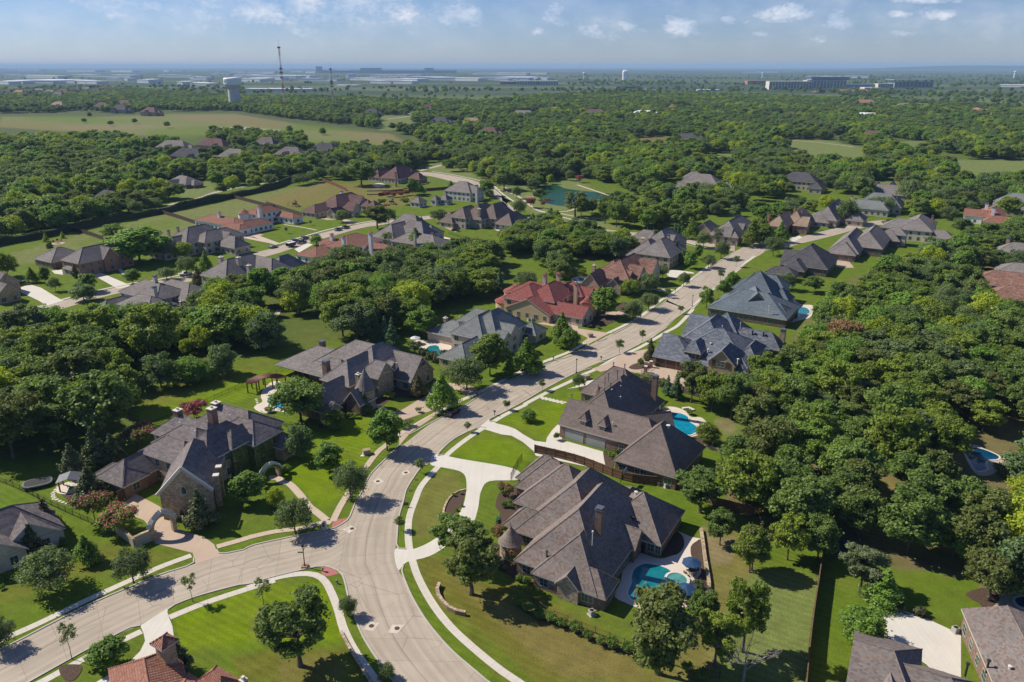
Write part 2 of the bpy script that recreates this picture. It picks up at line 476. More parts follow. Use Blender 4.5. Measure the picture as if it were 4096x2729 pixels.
# ------------------------------------------------------------------ ground sheet
NR, NC = 430, 420
ys = 38 * (50000 / 38) ** (np.arange(NR) / (NR - 1)); us = np.linspace(-1.0, 1.0, NC)
YY = np.repeat(ys, NC); XX = np.tile(us, NR) * YY
kx, ky = proj(XX, YY)
def inpoly(poly):
 ins = np.zeros(len(kx), bool); dist = np.full(len(kx), 1e9)
 n = len(poly)
 for i in range(n):
  x0, y0 = poly[i]; x1, y1 = poly[(i + 1) % n]
  c = ((y0 > ky) != (y1 > ky)) & (kx < (x1 - x0) * (ky - y0) / (y1 - y0 + 1e-9) + x0)
  ins ^= c
  t = np.clip(((kx - x0) * (x1 - x0) + (ky - y0) * (y1 - y0)) / ((x1 - x0) ** 2 + (y1 - y0) ** 2 + 1e-9), 0, 1)
  dist = np.minimum(dist, np.hypot(kx - x0 - t * (x1 - x0), ky - y0 - t * (y1 - y0)))
 return np.where(ins, dist, -dist)
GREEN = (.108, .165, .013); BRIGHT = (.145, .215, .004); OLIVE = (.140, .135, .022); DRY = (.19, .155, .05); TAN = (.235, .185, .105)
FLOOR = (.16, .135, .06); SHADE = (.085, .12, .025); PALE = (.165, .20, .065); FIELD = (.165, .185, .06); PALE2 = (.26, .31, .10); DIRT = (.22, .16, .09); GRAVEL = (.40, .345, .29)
gc = np.zeros((len(kx), 3)); gc[:] = GREEN
far = np.clip((YY - 500) / 600, 0, 1)[:, None]
gc = gc * (1 - far) + np.array((.075, .10, .035)) * far
def P_(s): return [tuple(float(q) for q in t.split(',')) for t in s.split()]
REG = [
 (FLOOR, 14, 1, '1700,1010 1760,880 1830,760 1960,640 2353,520 2353,1420 2240,1400 2000,1290 1890,1240 1740,1200 1660,1160'),
 (DRY, 12, .7, '1690,1170 1760,1190 2000,1250 2353,1340 2353,1200 2000,1080 1750,1090'),
 (GREEN, 8, 1, '1900,1270 1960,1290 2250,1330 2260,1395 2200,1440 1990,1385 1940,1568 1850,1568'),
 (PALE, 12, .75, '1700,1320 1800,1310 1885,1330 1845,1568 1600,1568 1640,1450'),
 (DRY, 10, .8, '1610,1210 1700,1200 1740,1290 1690,1370 1640,1440 1610,1420'),
 (TAN, 8, .8, '1615,1215 1690,1240 1680,1290 1640,1300 1622,1270'),
 (DRY, 10, .8, '1480,1568 1560,1440 1640,1400 1650,1568'),
 (OLIVE, 8, 1, '955,1290 1010,1275 1080,1330 1180,1345 1270,1385 1440,1480 1520,1568 1230,1568 1090,1440 1000,1360'),
 (DRY, 22, .75, '1020,1320 1100,1390 1220,1500 1300,1560 1500,1568 1430,1490 1290,1420 1160,1380'),
 (DRY, 6, .55, '985,1080 1060,1090 1060,1150 1030,1200 960,1250 945,1200'),
 (OLIVE, 5, .5, '925,1300 960,1300 1200,1568 1150,1568'),
 (BRIGHT, 10, 1, '400,1420 560,1350 740,1335 770,1390 790,1470 700,1480 560,1480 420,1500'),
 (BRIGHT, 10, .9, '640,1080 720,1000 860,950 860,1040 800,1130 740,1170 670,1110'),
 (DRY, 14, .6, '590,1400 640,1410 620,1470 570,1460'),
 (OLIVE, 20, .85, '530,1510 650,1490 790,1490 850,1568 560,1568'),
 (DRY, 20, .55, '640,1520 740,1500 800,1540 760,1568 640,1568'),
 (OLIVE, 12, .6, '230,1250 430,1270 330,1300 180,1330 0,1390 0,1360 150,1290'),
 (BRIGHT, 8, .9, '1145,965 1300,915 1400,850 1370,870 1290,965 1260,1010'),
 (BRIGHT, 10, .8, '1030,1040 1110,990 1200,1020 1225,1045 1200,1070 1060,1052'),
 (BRIGHT, 12, .8, '330,930 480,870 640,850 760,790 700,830 640,880 560,920 470,930 390,960 320,960'),
 (OLIVE, 20, .6, '320,900 480,860 640,830 780,760 740,800 600,850 440,910 330,940'),
 (PALE, 10, .6, '1640,960 1740,990 1745,1090 1690,1110 1690,1040'),
 (TAN, 10, .7, '1640,960 1690,965 1690,995 1650,990'),
 (SHADE, 20, .9, '0,740 300,690 700,640 760,590 900,560 1150,560 1180,620 1140,690 980,720 800,780 640,800 420,860 300,920 330,1020 100,1060 0,1060'),  # dark green floor of the central and left woods
 (FIELD, 5, .9, '0,590 180,540 390,490 560,455 720,420 760,418 740,440 640,470 520,505 400,545 240,585 120,600 0,610'),
 (GREEN, 5, .6, '170,560 300,520 400,500 420,520 300,545 200,580'),
 (DRY, 4, .8, '600,460 720,425 860,420 960,440 940,470 880,480 760,470 660,480'),
 (GREEN, 5, .8, '590,540 660,510 740,520 700,545 640,560'),
 (FIELD, 5, .95, '0,268 200,270 400,262 540,262 640,280 760,298 900,308 925,330 900,345 760,330 640,322 480,310 260,312 120,300 0,292'),
 (DRY, 4, .6, '0,280 160,285 300,300 200,305 0,292'), (GREEN, 6, .6, '60,268 200,266 320,280 200,284 60,276'), (GREEN, 6, .6, '340,300 460,290 520,300 440,318 330,316'), (GREEN, 5, .7, '560,272 700,285 860,302 700,300 560,284'), (GREEN, 6, .6, '700,318 860,330 900,345 740,335'), (TAN, 5, .5, '120,290 300,286 420,288 300,298 160,298'),
 (DIRT, 3, .6, '400,268 470,264 560,266 660,280 680,292 600,292 520,284 440,278'),
 (GRAVEL, 2, 1, '478,294 560,292 640,300 692,313 660,322 600,320 530,306'),
 (DIRT, 3, .55, '760,300 900,308 925,322 915,340 880,332 800,312'),
 (PALE, 4, .9, '1000,380 980,400 1100,420 1240,500 1330,525 1420,530 1500,500 1440,460 1380,450 1325,408 1230,425 1150,430 1090,415'),
 (PALE, 4, .9, '985,375 1060,378 1100,400 1140,420 1020,400'),
 (GREEN, 4, .8, '1240,490 1330,490 1480,540 1700,560 1600,500 1400,470'),
 (TAN, 4, .6, '1300,330 1420,345 1530,380 1500,422 1380,405 1300,385'),
 (PALE, 4, .8, '400,420 485,415 505,448 420,462'), (PALE, 3, .8, '870,264 950,266 955,300 870,300'), (PALE, 3, .8, '1590,360 1680,350 1700,385 1610,395'), (PALE, 3, .7, '1990,420 2060,415 2080,450 2000,455'), (PALE, 3, .8, '2040,330 2120,320 2150,352 2060,362'),
 (DRY, 4, .8, '1430,318 1540,313 1570,330 1490,352'),
 (PALE, 3, .9, '1815,320 1900,322 1990,340 1990,392 1880,380 1805,362'),
 (TAN, 3, .8, '1755,268 1850,270 1915,282 1900,318 1775,314'),
 (PALE, 3, .9, '2180,368 2260,366 2400,370 2400,428 2185,428'),
 (PALE2, 2, .95, '1265,196 1500,194 1650,200 1660,216 1440,224 1270,218'),
 (PALE2, 2, .9, '740,222 900,216 1090,218 1230,220 1220,236 980,242 800,248'),
 (PALE2, 2, .8, '1900,214 2060,212 2250,220 2353,230 2353,240 2100,226 1950,226'),
 (PALE2, 3, .8, '2050,245 2180,240 2353,262 2353,300 2280,285 2200,262'),
 (TAN, 2, .8, '400,232 520,232 560,238 430,242'),
 (PALE2, 2, .8, '560,214 640,208 760,206 900,210 760,216 620,222'),
 (PALE2, 2, .6, '1600,236 1680,240 1660,262 1600,258'),
]
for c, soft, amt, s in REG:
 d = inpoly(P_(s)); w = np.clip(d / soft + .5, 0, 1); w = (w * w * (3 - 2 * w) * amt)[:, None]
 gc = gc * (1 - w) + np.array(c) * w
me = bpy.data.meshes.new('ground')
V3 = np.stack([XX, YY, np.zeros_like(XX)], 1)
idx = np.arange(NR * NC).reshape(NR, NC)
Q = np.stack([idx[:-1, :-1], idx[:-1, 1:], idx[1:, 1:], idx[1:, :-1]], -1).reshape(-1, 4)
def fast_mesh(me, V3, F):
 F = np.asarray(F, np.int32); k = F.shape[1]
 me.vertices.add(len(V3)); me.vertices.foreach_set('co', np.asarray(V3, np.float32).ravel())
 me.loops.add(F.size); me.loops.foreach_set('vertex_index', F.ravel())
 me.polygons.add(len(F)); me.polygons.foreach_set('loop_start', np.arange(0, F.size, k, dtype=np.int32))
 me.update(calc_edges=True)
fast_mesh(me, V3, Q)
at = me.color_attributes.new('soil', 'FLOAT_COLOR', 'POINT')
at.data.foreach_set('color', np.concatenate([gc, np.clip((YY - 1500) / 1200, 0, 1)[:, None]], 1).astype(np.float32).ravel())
m, nt, b = nodes('turf'); b.inputs['Roughness'].default_value = .95; b.inputs['Specular IOR Level'].default_value = .1
a_ = N(nt, 'ShaderNodeAttribute', attribute_name='soil')
c = a_.outputs['Color']
f = ramp(nt, noise(nt, .055, 6, .6), [(.45, 0), (.75, .38)])
c = mixc(nt, f, c, (.16, .145, .04))
f = ramp(nt, noise(nt, .3, 5, .65), [(.3, .78), (.7, 1.16)]); c = mixc(nt, 1, c, f, 'MULTIPLY')
f = ramp(nt, noise(nt, 3.5, 3, .7), [(.25, .62), (.75, 1.3)]); c = mixc(nt, 1, c, f, 'MULTIPLY')
sx_ = N(nt, 'ShaderNodeSeparateXYZ'); nt.links.new(pos(nt), sx_.inputs[0])
mow = math_(nt, 'SINE', math_(nt, 'ADD', math_(nt, 'MULTIPLY', math_(nt, 'ADD', math_(nt, 'MULTIPLY', sx_.outputs[0], .53), math_(nt, 'MULTIPLY', sx_.outputs[1], .85)), 4.4), math_(nt, 'MULTIPLY', noise(nt, .08, 2), 5.0)))
mow = math_(nt, 'ADD', 1.0, math_(nt, 'MULTIPLY', mow, math_(nt, 'MULTIPLY', ramp(nt, noise(nt, .035, 2), [(.4, 0), (.6, 1)]), .09)))
cm_ = N(nt, 'ShaderNodeCombineColor'); [nt.links.new(mow, q) for q in cm_.inputs]; c = mixc(nt, 1, c, cm_.outputs[0], 'MULTIPLY')
f = ramp(nt, noise(nt, .9, 5, .7), [(.60, 0), (.72, .5)]); c = mixc(nt, f, c, (.20, .165, .07))
# the far plain: wooded tracts, pastures, towns
mpn = N(nt, 'ShaderNodeMapping'); mpn.inputs['Scale'].default_value = (.5, 1, 1); nt.links.new(pos(nt), mpn.inputs[0])
nf = noise(nt, .0011, 6, .62, mpn.outputs[0])
fc = ramp(nt, nf, [(.38, (.045, .07, .032)), (.50, (.05, .08, .035)), (.56, (.12, .14, .065)), (.62, (.06, .085, .04)), (.70, (.20, .19, .13))])
ft = ramp(nt, noise(nt, .02, 3, .7), [(.62, 0), (.74, .8)])
fc = mixc(nt, ft, fc, (.30, .29, .27))
c = mixc(nt, a_.outputs['Alpha'], c, fc)
nt.links.new(c, b.inputs['Base Color'])
bump(nt, b, noise(nt, 5, 4, .7), .5, .06)
me.materials.append(m)
ground = bpy.data.objects.new('ground', me); COL.objects.link(ground); tag(ground, 'mown lawns, dry grass and distant plain', None, kind='structure')

ROADPTS = []
# ------------------------------------------------------------------ roads and paths
M_ROAD = concrete('road concrete', (.41, .345, .27), (.47, .40, .32), joint=6.0, wide=4.9, stain=.16)
M_WALK = concrete('walk concrete', (.56, .51, .43), (.62, .57, .49), joint=1.6, stain=.1)
M_WALKT = concrete('tan walk', (.50, .40, .30), (.55, .45, .35), joint=1.6, stain=.1)
M_DRIVE = concrete('drive concrete', (.58, .54, .47), (.64, .60, .53), joint=0, stain=.06)
M_TAN = concrete('aggregate drive', (.44, .335, .25), (.50, .385, .29), joint=0, stain=.06)
M_KERB = concrete('kerb concrete', (.46, .42, .37), (.52, .48, .42), joint=0)
M_RED = plain('red paving', (.36, .12, .10), (.42, .17, .14), 1.2)
M_PATIO = concrete('patio deck', (.60, .52, .43), (.66, .58, .49), joint=0, stain=.05)
M_MULCH = plain('bark mulch', (.055, .035, .025), (.11, .07, .05), 5, .95, bmp=.5)
M_STONEPATH = plain('flagstone', (.50, .42, .33), (.38, .31, .24), 1.4, .9)
def struct(name, mb, mat, label=None, kind='structure'):
 o = mb.build(name, mat); o['kind'] = kind
 if label: o['label'] = label
 return o
def S(s, n=8): return smooth(pl(s), n)

mainL = 'c2:860,1540 905,1440 960,1350 1080,1230 1240,1105 1440,955 1680,830 1870,700 2156,570 c3:180,590 395,492 690,360 880,262 1090,155 1305,5 b3:1420,1290 1630,1130 1760,1030 1850,965 1990,880 2120,815 b4:0,805 150,790'
mainR = 'c2:1285,1390 1345,1310 1465,1215 1600,1090 1790,1000 1865,945 2010,870 2156,790 c3:340,705 590,575 780,490 930,430 1080,355 1190,295 1300,215 1420,115 1550,25 b3:1840,1190 1900,1130 2010,1040 2130,950 2240,890 b4:150,850'
nearL = 'd2:1330,1760 1130,1568 1075,1500 950,1320 870,1180 800,1000 765,880 745,790 715,715 695,700 690,600 715,450 745,345 770,290 800,225 840,125'
nearR = 'd2:2150,1760 1870,1568 1800,1510 1600,1340 1470,1200 1370,1070 1270,900 1210,760 1165,690 1140,560 1140,510 1150,400 1160,280 1200,140 1225,60'
mb = MB()
band(mb, S(nearL), S(nearR), .004); 
band(mb, S('d2:840,125 ' + mainL.replace('c2:', 'c2:', 1)), S('d2:1225,60 ' + mainR), .0045)
struct('main_road', mb, M_ROAD, 'pale concrete residential street curving through the houses')
mb = MB()
band(mb, S('d2:775,285 700,340 635,365 360,420 0,500 d1:1950,520 1740,565 1500,650 1270,720 1000,830 700,960 400,1110 130,1250 -150,1390 -420,1560'),
  S('d2:700,700 640,672 555,660 440,680 150,750 0,800 d1:1900,800 1560,890 1350,970 1100,1120 840,1230 580,1370 240,1560 0,1690 -250,1830'), .008)
struct('side_road', mb, M_ROAD, 'pale concrete side street joining from the lower left')
mb = MB()
band(mb, S('b3:2010,820 1840,790 1550,750 1330,722 1090,700 830,670 640,632 540,615 400,590 220,565 120,500 0,390 b2:2250,440 2160,395 2080,330 1990,290 1800,235 1560,195 1440,190'),
  S('b3:2010,870 1850,840 1550,785 1330,757 1090,738 830,715 640,682 540,660 400,640 220,612 100,580 0,510 b2:2220,510 2190,460 2120,415 2000,345 1800,290 1560,228 1440,215'), .012)
struct('pond_road', mb, M_ROAD, 'pale street sweeping round the pond lawn')
mb = MB()
band(mb, S('b2:1760,525 1680,545 1560,560 1290,588 1100,610 940,635 680,695 480,750 220,835 0,890 b1:2140,900 1900,1000 1680,1055 1300,1130 1120,1150 830,1215 500,1300 300,1340 0,1400'),
  S('b2:1760,575 1680,585 1560,590 1290,618 1100,645 940,672 680,745 480,805 220,890 0,945 b1:2140,955 1900,1050 1680,1115 1300,1185 1120,1205 830,1272 500,1370 400,1400 0,1480'), .010)
struct('left_road', mb, M_ROAD, 'pale street with parked cars running past the left row of houses')
mb = MB()
band(mb, S('b4:100,790 340,780 450,745 700,680 1050,610 1250,600'), S('b4:100,870 340,830 450,800 700,740 1050,650 1250,640'), .016)
mb.poly(smooth([g('b4', x, y, .02) for x, y in ((1500, 590), (1560, 540), (1660, 495), (1800, 480), (1850, 505), (1800, 535), (1650, 560), (1560, 610))], 6, True))
struct('upper_road', mb, M_ROAD, 'street bending away between the houses at upper right')
mb = MB()
for _i, (s, w) in enumerate((('b1:1450,470 1720,410 1900,350 2354,270 b2:600,215 840,180 1000,130', 5), ('b2:1450,180 1640,130 1700,110', 5), ('a2:1180,1020 1330,1000 1390,985 1330,970 1220,960', 5),
    ('a4:150,1005 420,1025 680,1045', 5), ('a4:330,1200 540,1215 760,1240 900,1260', 3))):
 path_strip(mb, S(s), w, .02 + .004 * _i)
struct('back_lane', mb, M_ROAD, 'narrow lanes among the farther trees')

# kerbs
mb = MB()
KERBS = ['d2:1330,1760 1130,1568 1075,1500 950,1320 870,1180 800,1000 765,880 745,790 715,715 640,672 555,660 440,680 150,750 0,800 d1:1900,800 1560,890 1350,970 1315,1000',
 'd1:1100,1125 1050,1128 840,1230 580,1370 240,1560 0,1690', 'd1:-420,1560 -150,1390 130,1250 400,1110 700,960 1000,830 1270,720 1480,655 1525,620 1520,595',
 'd1:1695,530 1710,555 1760,560 1950,520 d2:0,500 360,420 635,365 700,340 770,290 800,225 840,125 c2:860,1540 905,1440 960,1350 1080,1230 1170,1140',
 'c2:1225,1045 1260,1050 1440,952 1680,828 1790,755 1800,735', 'c2:1875,690 1910,703 2156,570 c3:180,590 395,492', 'c3:395,478 560,440 690,360 685,345', 'c3:735,322 760,328 832,305 830,290',
 'c3:875,255 900,262 1090,155 1305,5 b3:1420,1290 1510,1215', 'b3:1640,1100 1710,1050', 'b3:1740,1040 1830,985 1960,905 1970,895',
 'd2:2150,1760 1870,1568 1800,1510 1600,1340 1470,1200 1370,1070 1270,900 1210,760 1190,690 1200,655', 'd2:1225,525 1180,525 1150,500 1155,400 1165,280 1205,140 1225,60 c2:1285,1390 1345,1310 1395,1290',
 'c2:1520,1210 1470,1215 1600,1090 1790,1000 1850,1005', 'c2:1925,955 1865,945 2010,870 2156,790 c3:340,705 590,575 720,535', 'c3:840,480 780,492 930,430 1080,355 1110,335', 'c3:1190,300 1240,262 1310,215',
 'c3:1320,185 1420,115 1550,25 b3:1840,1190 1900,1130 2010,1040 2140,950', 'b3:1540,795 1700,835 1840,850 1960,870', 'b3:1090,740 830,718 640,684 540,660',
 'b3:830,668 640,630 400,588 220,563', 'b2:2220,510 2190,460 2120,415 2000,345 1800,290', 'b2:2250,440 2160,395 2080,330 1990,290 1800,235 1560,195', 'b2:1290,586 1100,608 940,633 680,693 480,748 270,815',
 'b1:830,1213 600,1270', 'b1:1120,1150 1000,1175', 'b2:1290,620 1100,647 940,674 680,747', 'b3:1850,788 2010,818 2120,813']
for s in KERBS: path_strip(mb, S(s), .28, 0, .13)
struct('kerb', mb, M_KERB, 'low concrete kerbs along the streets')

# sidewalks
mb = MB()
for s in ('d2:2400,1800 2150,1600 1960,1470 1740,1290 1560,1120 1420,935 1320,750 1275,620 1250,520 1240,400 1250,270 1300,130 1350,20 c2:1490,1290 1550,1210 1700,1090 1870,980 2000,900 2156,825 c3:200,815 400,710 560,635 640,590 760,540 900,460 1100,370 1290,260 1400,195 1510,75 b3:1640,1360 1740,1260 1900,1140 2100,970 2180,910',
   'd1:2156,770 1900,850 1600,950 1330,1060', 'd2:-20,830 200,750 400,718 520,730 590,780 640,870 690,1000 730,1140 800,1290 900,1440 1000,1580', 'd1:1110,1170 700,1365 340,1560 100,1680',
   'c2:1210,1030 1350,950 1440,900 1640,795 1790,728 2156,545 c3:160,560 330,490 560,400 700,320 900,235 1100,130 1265,0 b3:1440,1255 1640,1105 1800,985 1850,950',
   'd1:1500,575 1270,660 1000,780 640,945 300,1110 30,1230 -200,1340',
   'b3:1090,752 830,730 640,700 400,665', 'b3:1540,775 1840,860', 'b2:1290,580 940,625 680,680 480,735 240,805', 'b2:2300,470 2160,375 2050,290 1800,225 1560,185',
   'b1:1700,1040 1300,1120 1120,1143 830,1205 520,1285'):
 path_strip(mb, S(s), 1.35, .02 + .003 * (_k := globals().get('_k', 0) + 1))
_k = 0
struct('sidewalk', mb, M_WALK, 'pale concrete sidewalks beside the verges')
mb = MB()
for s, w in (('d2:640,320 590,312 420,360 200,388 0,432 d1:1900,452 1700,508', 1.4), ('d2:650,310 700,205 770,90 c2:905,1320 1000,1195 1060,1145 1130,1090 1210,1030', 1.4), ('d2:600,300 520,235 460,190 400,110 310,15 c2:250,1430 215,1385', 1.6),
    ('c2:240,1390 150,1400', 2), ('b3:660,300 900,380 1050,440 1110,465', 2.2), ('b3:0,320 60,330 200,430 330,520 520,530 600,520 660,500', 2), ('b3:330,525 700,620 850,660', 2), ('b3:220,400 300,400', 1.5),
    ('b3:520,545 640,570 850,590 900,600', 1.8), ('b2:2090,330 2230,370 2354,430', 1.8),
    ('c1:2156,110 2100,180', 2), ('c2:230,80 190,140', 2.2), ('c2:540,45 690,45', 1.5), ('b2:290,640 480,670 570,690', 1.4), ('b1:2050,740 2354,800', 3.5), ('b2:0,720 240,810', 3.5),
    ('c2:960,820 1060,862', 1.5), ('b3:1200,1195 1440,1195', 1.4), ('c3:940,420 1070,425', 1.2), ('c3:490,800 520,812', 1.0)):
 path_strip(mb, S(s), w, .07 + .003 * (_k := _k + 1))
struct('garden_path', mb, M_WALKT, 'tan footpaths over lawns and round the pond')

def flat(name, mat, polys, label=None, z0=.026, sm=5):
 mb = MB()
 for i, (s, closed) in enumerate(polys):
  pts = pl(s)
  if closed: pts = smooth(pts, sm, True)
  mb.poly([Vector((p.x, p.y, z0 + .004 * i)) for p in pts])
 return struct(name, mb, mat, label)
flat('driveway', M_DRIVE, [
 ('k:992,1050 1003,1044 1060,1055 1180,1077 1192,1102 1125,1106 1105,1130 1098,1170 1080,1210 1000,1272 935,1292 915,1310 908,1262 950,1262 1000,1238 1040,1200 1065,1160 1072,1110 1060,1085 1015,1074 990,1068', 1),
 ('c2:1870,940 1930,968 2000,985 c3:60,990 120,1012 190,1060 270,1105 360,1117 368,1080 410,1020 455,975 490,985 485,1098 640,1142 822,1195 832,1260 890,1335 850,1345 280,1222 262,1185 180,1115 90,1065 c2:1970,1055 1830,1012 1780,1010', 0),
 ('d1:1100,1125 1320,985 1312,1020 1325,1060 1352,1130 1362,1200 1340,1280 1200,1410 870,1600 700,1600 1000,1425 1100,1325 1138,1245 1125,1185', 0),
 ('d4:930,915 1210,1010 1370,1060 1662,1195 1662,1600 1540,1600 1390,1430 1150,1280 1050,1250 1075,1105 1040,1080', 0),
 ('b1:150,1190 250,1150 350,1180 500,1270 545,1290 400,1335 330,1290 180,1220', 0), ('b1:440,1035 530,1025 540,1070 470,1060', 0), ('b1:800,1050 870,1055 1070,1140 1140,1165 1010,1190 820,1085', 0),
 ('b1:985,1000 1020,1003 1090,1060 1050,1070', 0), ('b1:1900,820 1950,810 2060,860 2010,870', 0), ('b2:380,850 490,800 540,810 420,880', 0),
 ('b3:1430,1050 1480,1030 1630,1045 1660,1060 1560,1060 1500,1100 1440,1080', 1), ('b3:1340,1205 1440,1190 1500,1200 1400,1215', 0), ('b4:1000,720 1250,680 1260,690 1010,740', 0), ('b4:340,760 430,735 460,750 380,790', 0),
 ('c3:520,700 560,690 720,625 800,635 740,660 600,690', 0),
], 'pale concrete driveways')
flat('aggregate_drive', M_TAN, [
 ('d1:930,190 1060,90 1250,190 1330,270 1390,365 1460,388 1600,430 1680,490 1700,545 1765,570 1535,645 1510,555 1370,520 1215,480 1200,390 1130,300 1030,260', 0),
 ('c2:955,815 975,810 1060,858 1160,882 1400,735 1440,640 1600,655 1760,680 1800,735 1720,760 1620,700 1460,858 1190,945 1168,950 1165,895 1050,866', 0),
 ('c2:1170,1060 1220,1030 1340,950 1440,890 1470,900 1260,1040 1170,1145', 0),
 ('c3:720,540 830,502 940,432 1080,400 1160,385 1215,460 1225,540 1190,530 1130,600 1100,585 1060,572 1010,562 960,548 840,552 790,565', 0),
 ('c3:1130,602 1190,520 1440,555 1560,585 1600,650 1450,690 1240,615', 0),
 ('c3:290,185 380,172 610,185 612,225 720,240 860,262 800,292 700,345 640,335 690,300 610,260 560,235', 0),
 ('b2:540,580 640,590 700,560 880,610 940,635 860,640 780,600 660,600', 0), ('b1:2030,715 2110,700 2200,710 2260,730 2150,745 2060,740', 0), ('b2:1650,660 1700,640 1790,690 1760,705', 0),
 ('b4:640,990 700,930 860,960 900,1010 800,1010', 0), ('b4:480,870 660,880 720,940 560,930', 0), ('b3:880,1400 1010,1380 1110,1410 1000,1420', 0),
 ('c4:150,480 200,455 260,480 240,520 180,545', 0),
], 'tan aggregate driveways and courts', .03)
flat('red_ramp', M_RED, [('d2:655,295 765,283 740,310 635,365', 0), ('d2:557,663 640,670 700,718 610,742 560,720', 0)], 'red tactile paving at the crossing', .034)
M_PATCH = concrete('manhole collar', (.56, .50, .42), (.62, .55, .46), joint=0)
flat('concrete_patch', M_PATCH, [('d2:725,370 790,338 835,365 775,403', 0), ('d2:885,1155 940,1093 1015,1103 968,1170', 0), ('d2:1080,1180 1115,1118 1217,1118 1155,1190', 0), ('c2:955,1420 1010,1395 1052,1425 1000,1450', 0), ('c2:1185,1355 1235,1332 1258,1358 1205,1380', 0)],
  'square concrete collars round the manholes', .02)
flat('flower_bed', M_MULCH, [
 ('d2:1525,270 1520,200 1570,120 1640,75 1690,65 1680,110 1660,180 1600,250 1560,285', 1), ('d2:1925,190 1960,80 2090,20 2156,60 2100,300 1990,350 1940,300 1960,240', 1),
 ('d2:1830,590 1900,480 1980,520 2060,680 2156,720 2130,790 2010,720 1880,660', 1), ('d3:1275,580 1330,450 1390,385 1435,440 1440,500 1390,560 1340,578', 1), ('d3:1495,560 1500,500 1540,465 1572,460 1590,620 1610,760 1630,850 1560,930 1510,800 1560,740 1575,690 1520,620', 1),
 ('c2:560,1010 700,950 940,860 1020,840 1130,770 1290,770 1290,720 1000,690 900,800 760,880 560,960', 1), ('c3:1010,530 1060,500 1150,490 1180,520 1100,545 1040,545', 1), ('c3:1500,1080 1580,1060 1680,1030 1670,1100 1640,1160 1560,1120', 1),
 ('b3:1000,1330 1060,1300 1100,1330 1060,1400 1010,1400', 1), ('c3:640,180 780,90 930,110 900,170 740,220', 1), ('d1:470,1500 480,1440 640,1440 600,1540 520,1560', 1), ('d1:490,0 600,90 640,120 520,110 470,60', 1),
 ('c1:480,1500 520,1560 640,1568 600,1480', 1), ('d4:850,880 900,900 1100,990 1240,1040 1380,1050 1370,1070 1200,1020 930,930', 1), ('d4:1700,880 1850,830 1960,900 1930,960 1850,1000 1800,950', 1),
 ('c3:820,1180 900,1190 880,1330 840,1340 810,1220', 1), ('d3:0,560 120,620 130,690 250,780 240,800 60,730 0,650', 1), ('d3:130,960 260,1030 560,1130 800,1260 1050,1340 1040,1360 780,1280 540,1160 250,1060', 1),
], 'mulched planting beds', .036)
mb = MB()
STEPS = [('c3', 335, 770), ('c3', 362, 776), ('c3', 393, 783), ('c3', 420, 790), ('c3', 450, 797), ('c3', 485, 804)]
for i, (t, x, y) in enumerate(STEPS):
 p = g(t, x, y); a = R(28)
 q = [(p.x + math.cos(a) * u - math.sin(a) * v, p.y + math.sin(a) * u + math.cos(a) * v) for u, v in ((-.6, -1.0), (.6, -1.0), (.6, 1.0), (-.6, 1.0))]
 mb.slab(q, 0, .05 + i * .001)
rs = random.Random(3)
for s in ('c1:490,1450 440,1480 415,1530 420,1560', 'd1:410,90 440,135 500,160 560,175 620,188', 'c1:2010,780 2020,820'):
 for p in resample(S(s), step=1.0)[0]:
  q = [(p.x + rs.uniform(.3, .5) * math.cos(t), p.y + rs.uniform(.3, .5) * math.sin(t)) for t in [k * math.pi / 3 + rs.uniform(-.2, .2) for k in range(6)]]
  mb.slab(q, 0, .05)
struct('stepping_stones', mb, M_WALK, 'flat pale stepping stones set in the lawn')
# ------------------------------------------------------------------ trees
RNG = np.random.default_rng(11)
L_OAK = leafmat('oak leaves', (.068, .115, .026), (.145, .205, .048), (.17, .18, .055))
L_LIVE = leafmat('live oak leaves', (.075, .110, .045), (.135, .175, .070))
L_MAPLE = leafmat('maple leaves', (.085, .155, .026), (.155, .245, .042), (.19, .225, .04))
L_LIME = leafmat('yellow green leaves', (.17, .23, .022), (.26, .30, .03))
L_BLUE = leafmat('blue green leaves', (.075, .122, .05), (.125, .18, .07))
L_MAG = leafmat('magnolia leaves', (.04, .068, .024), (.095, .11, .045), (.17, .13, .065), trans=.15)
L_CONIF = leafmat('conifer needles', (.045, .09, .038), (.085, .145, .058), trans=.15)
L_DRYT = leafmat('grey green leaves', (.105, .135, .065), (.175, .20, .095))
L_RUST = leafmat('rust leaves', (.22, .14, .07), (.27, .18, .10))
L_PLUM = leafmat('dark red leaves', (.13, .055, .05), (.22, .10, .075))
L_PINK = leafmat('pink blossom', (.22, .022, .055), (.32, .05, .10), trans=.2)
L_BOX = leafmat('hedge leaves', (.075, .13, .024), (.14, .20, .04))
L_HEDGE = leafmat('tall hedge leaves', (.055, .085, .03), (.105, .14, .05), (.14, .13, .06))
L_IVY = leafmat('ivy', (.08, .16, .03), (.16, .25, .045), (.2, .22, .04))
M_BARK = plain('bark', (.16, .125, .10), (.09, .07, .055), 4, .95, bmp=.5)
M_DEADWOOD = plain('grey dead wood', (.33, .29, .26), (.22, .19, .17), 4, .95)

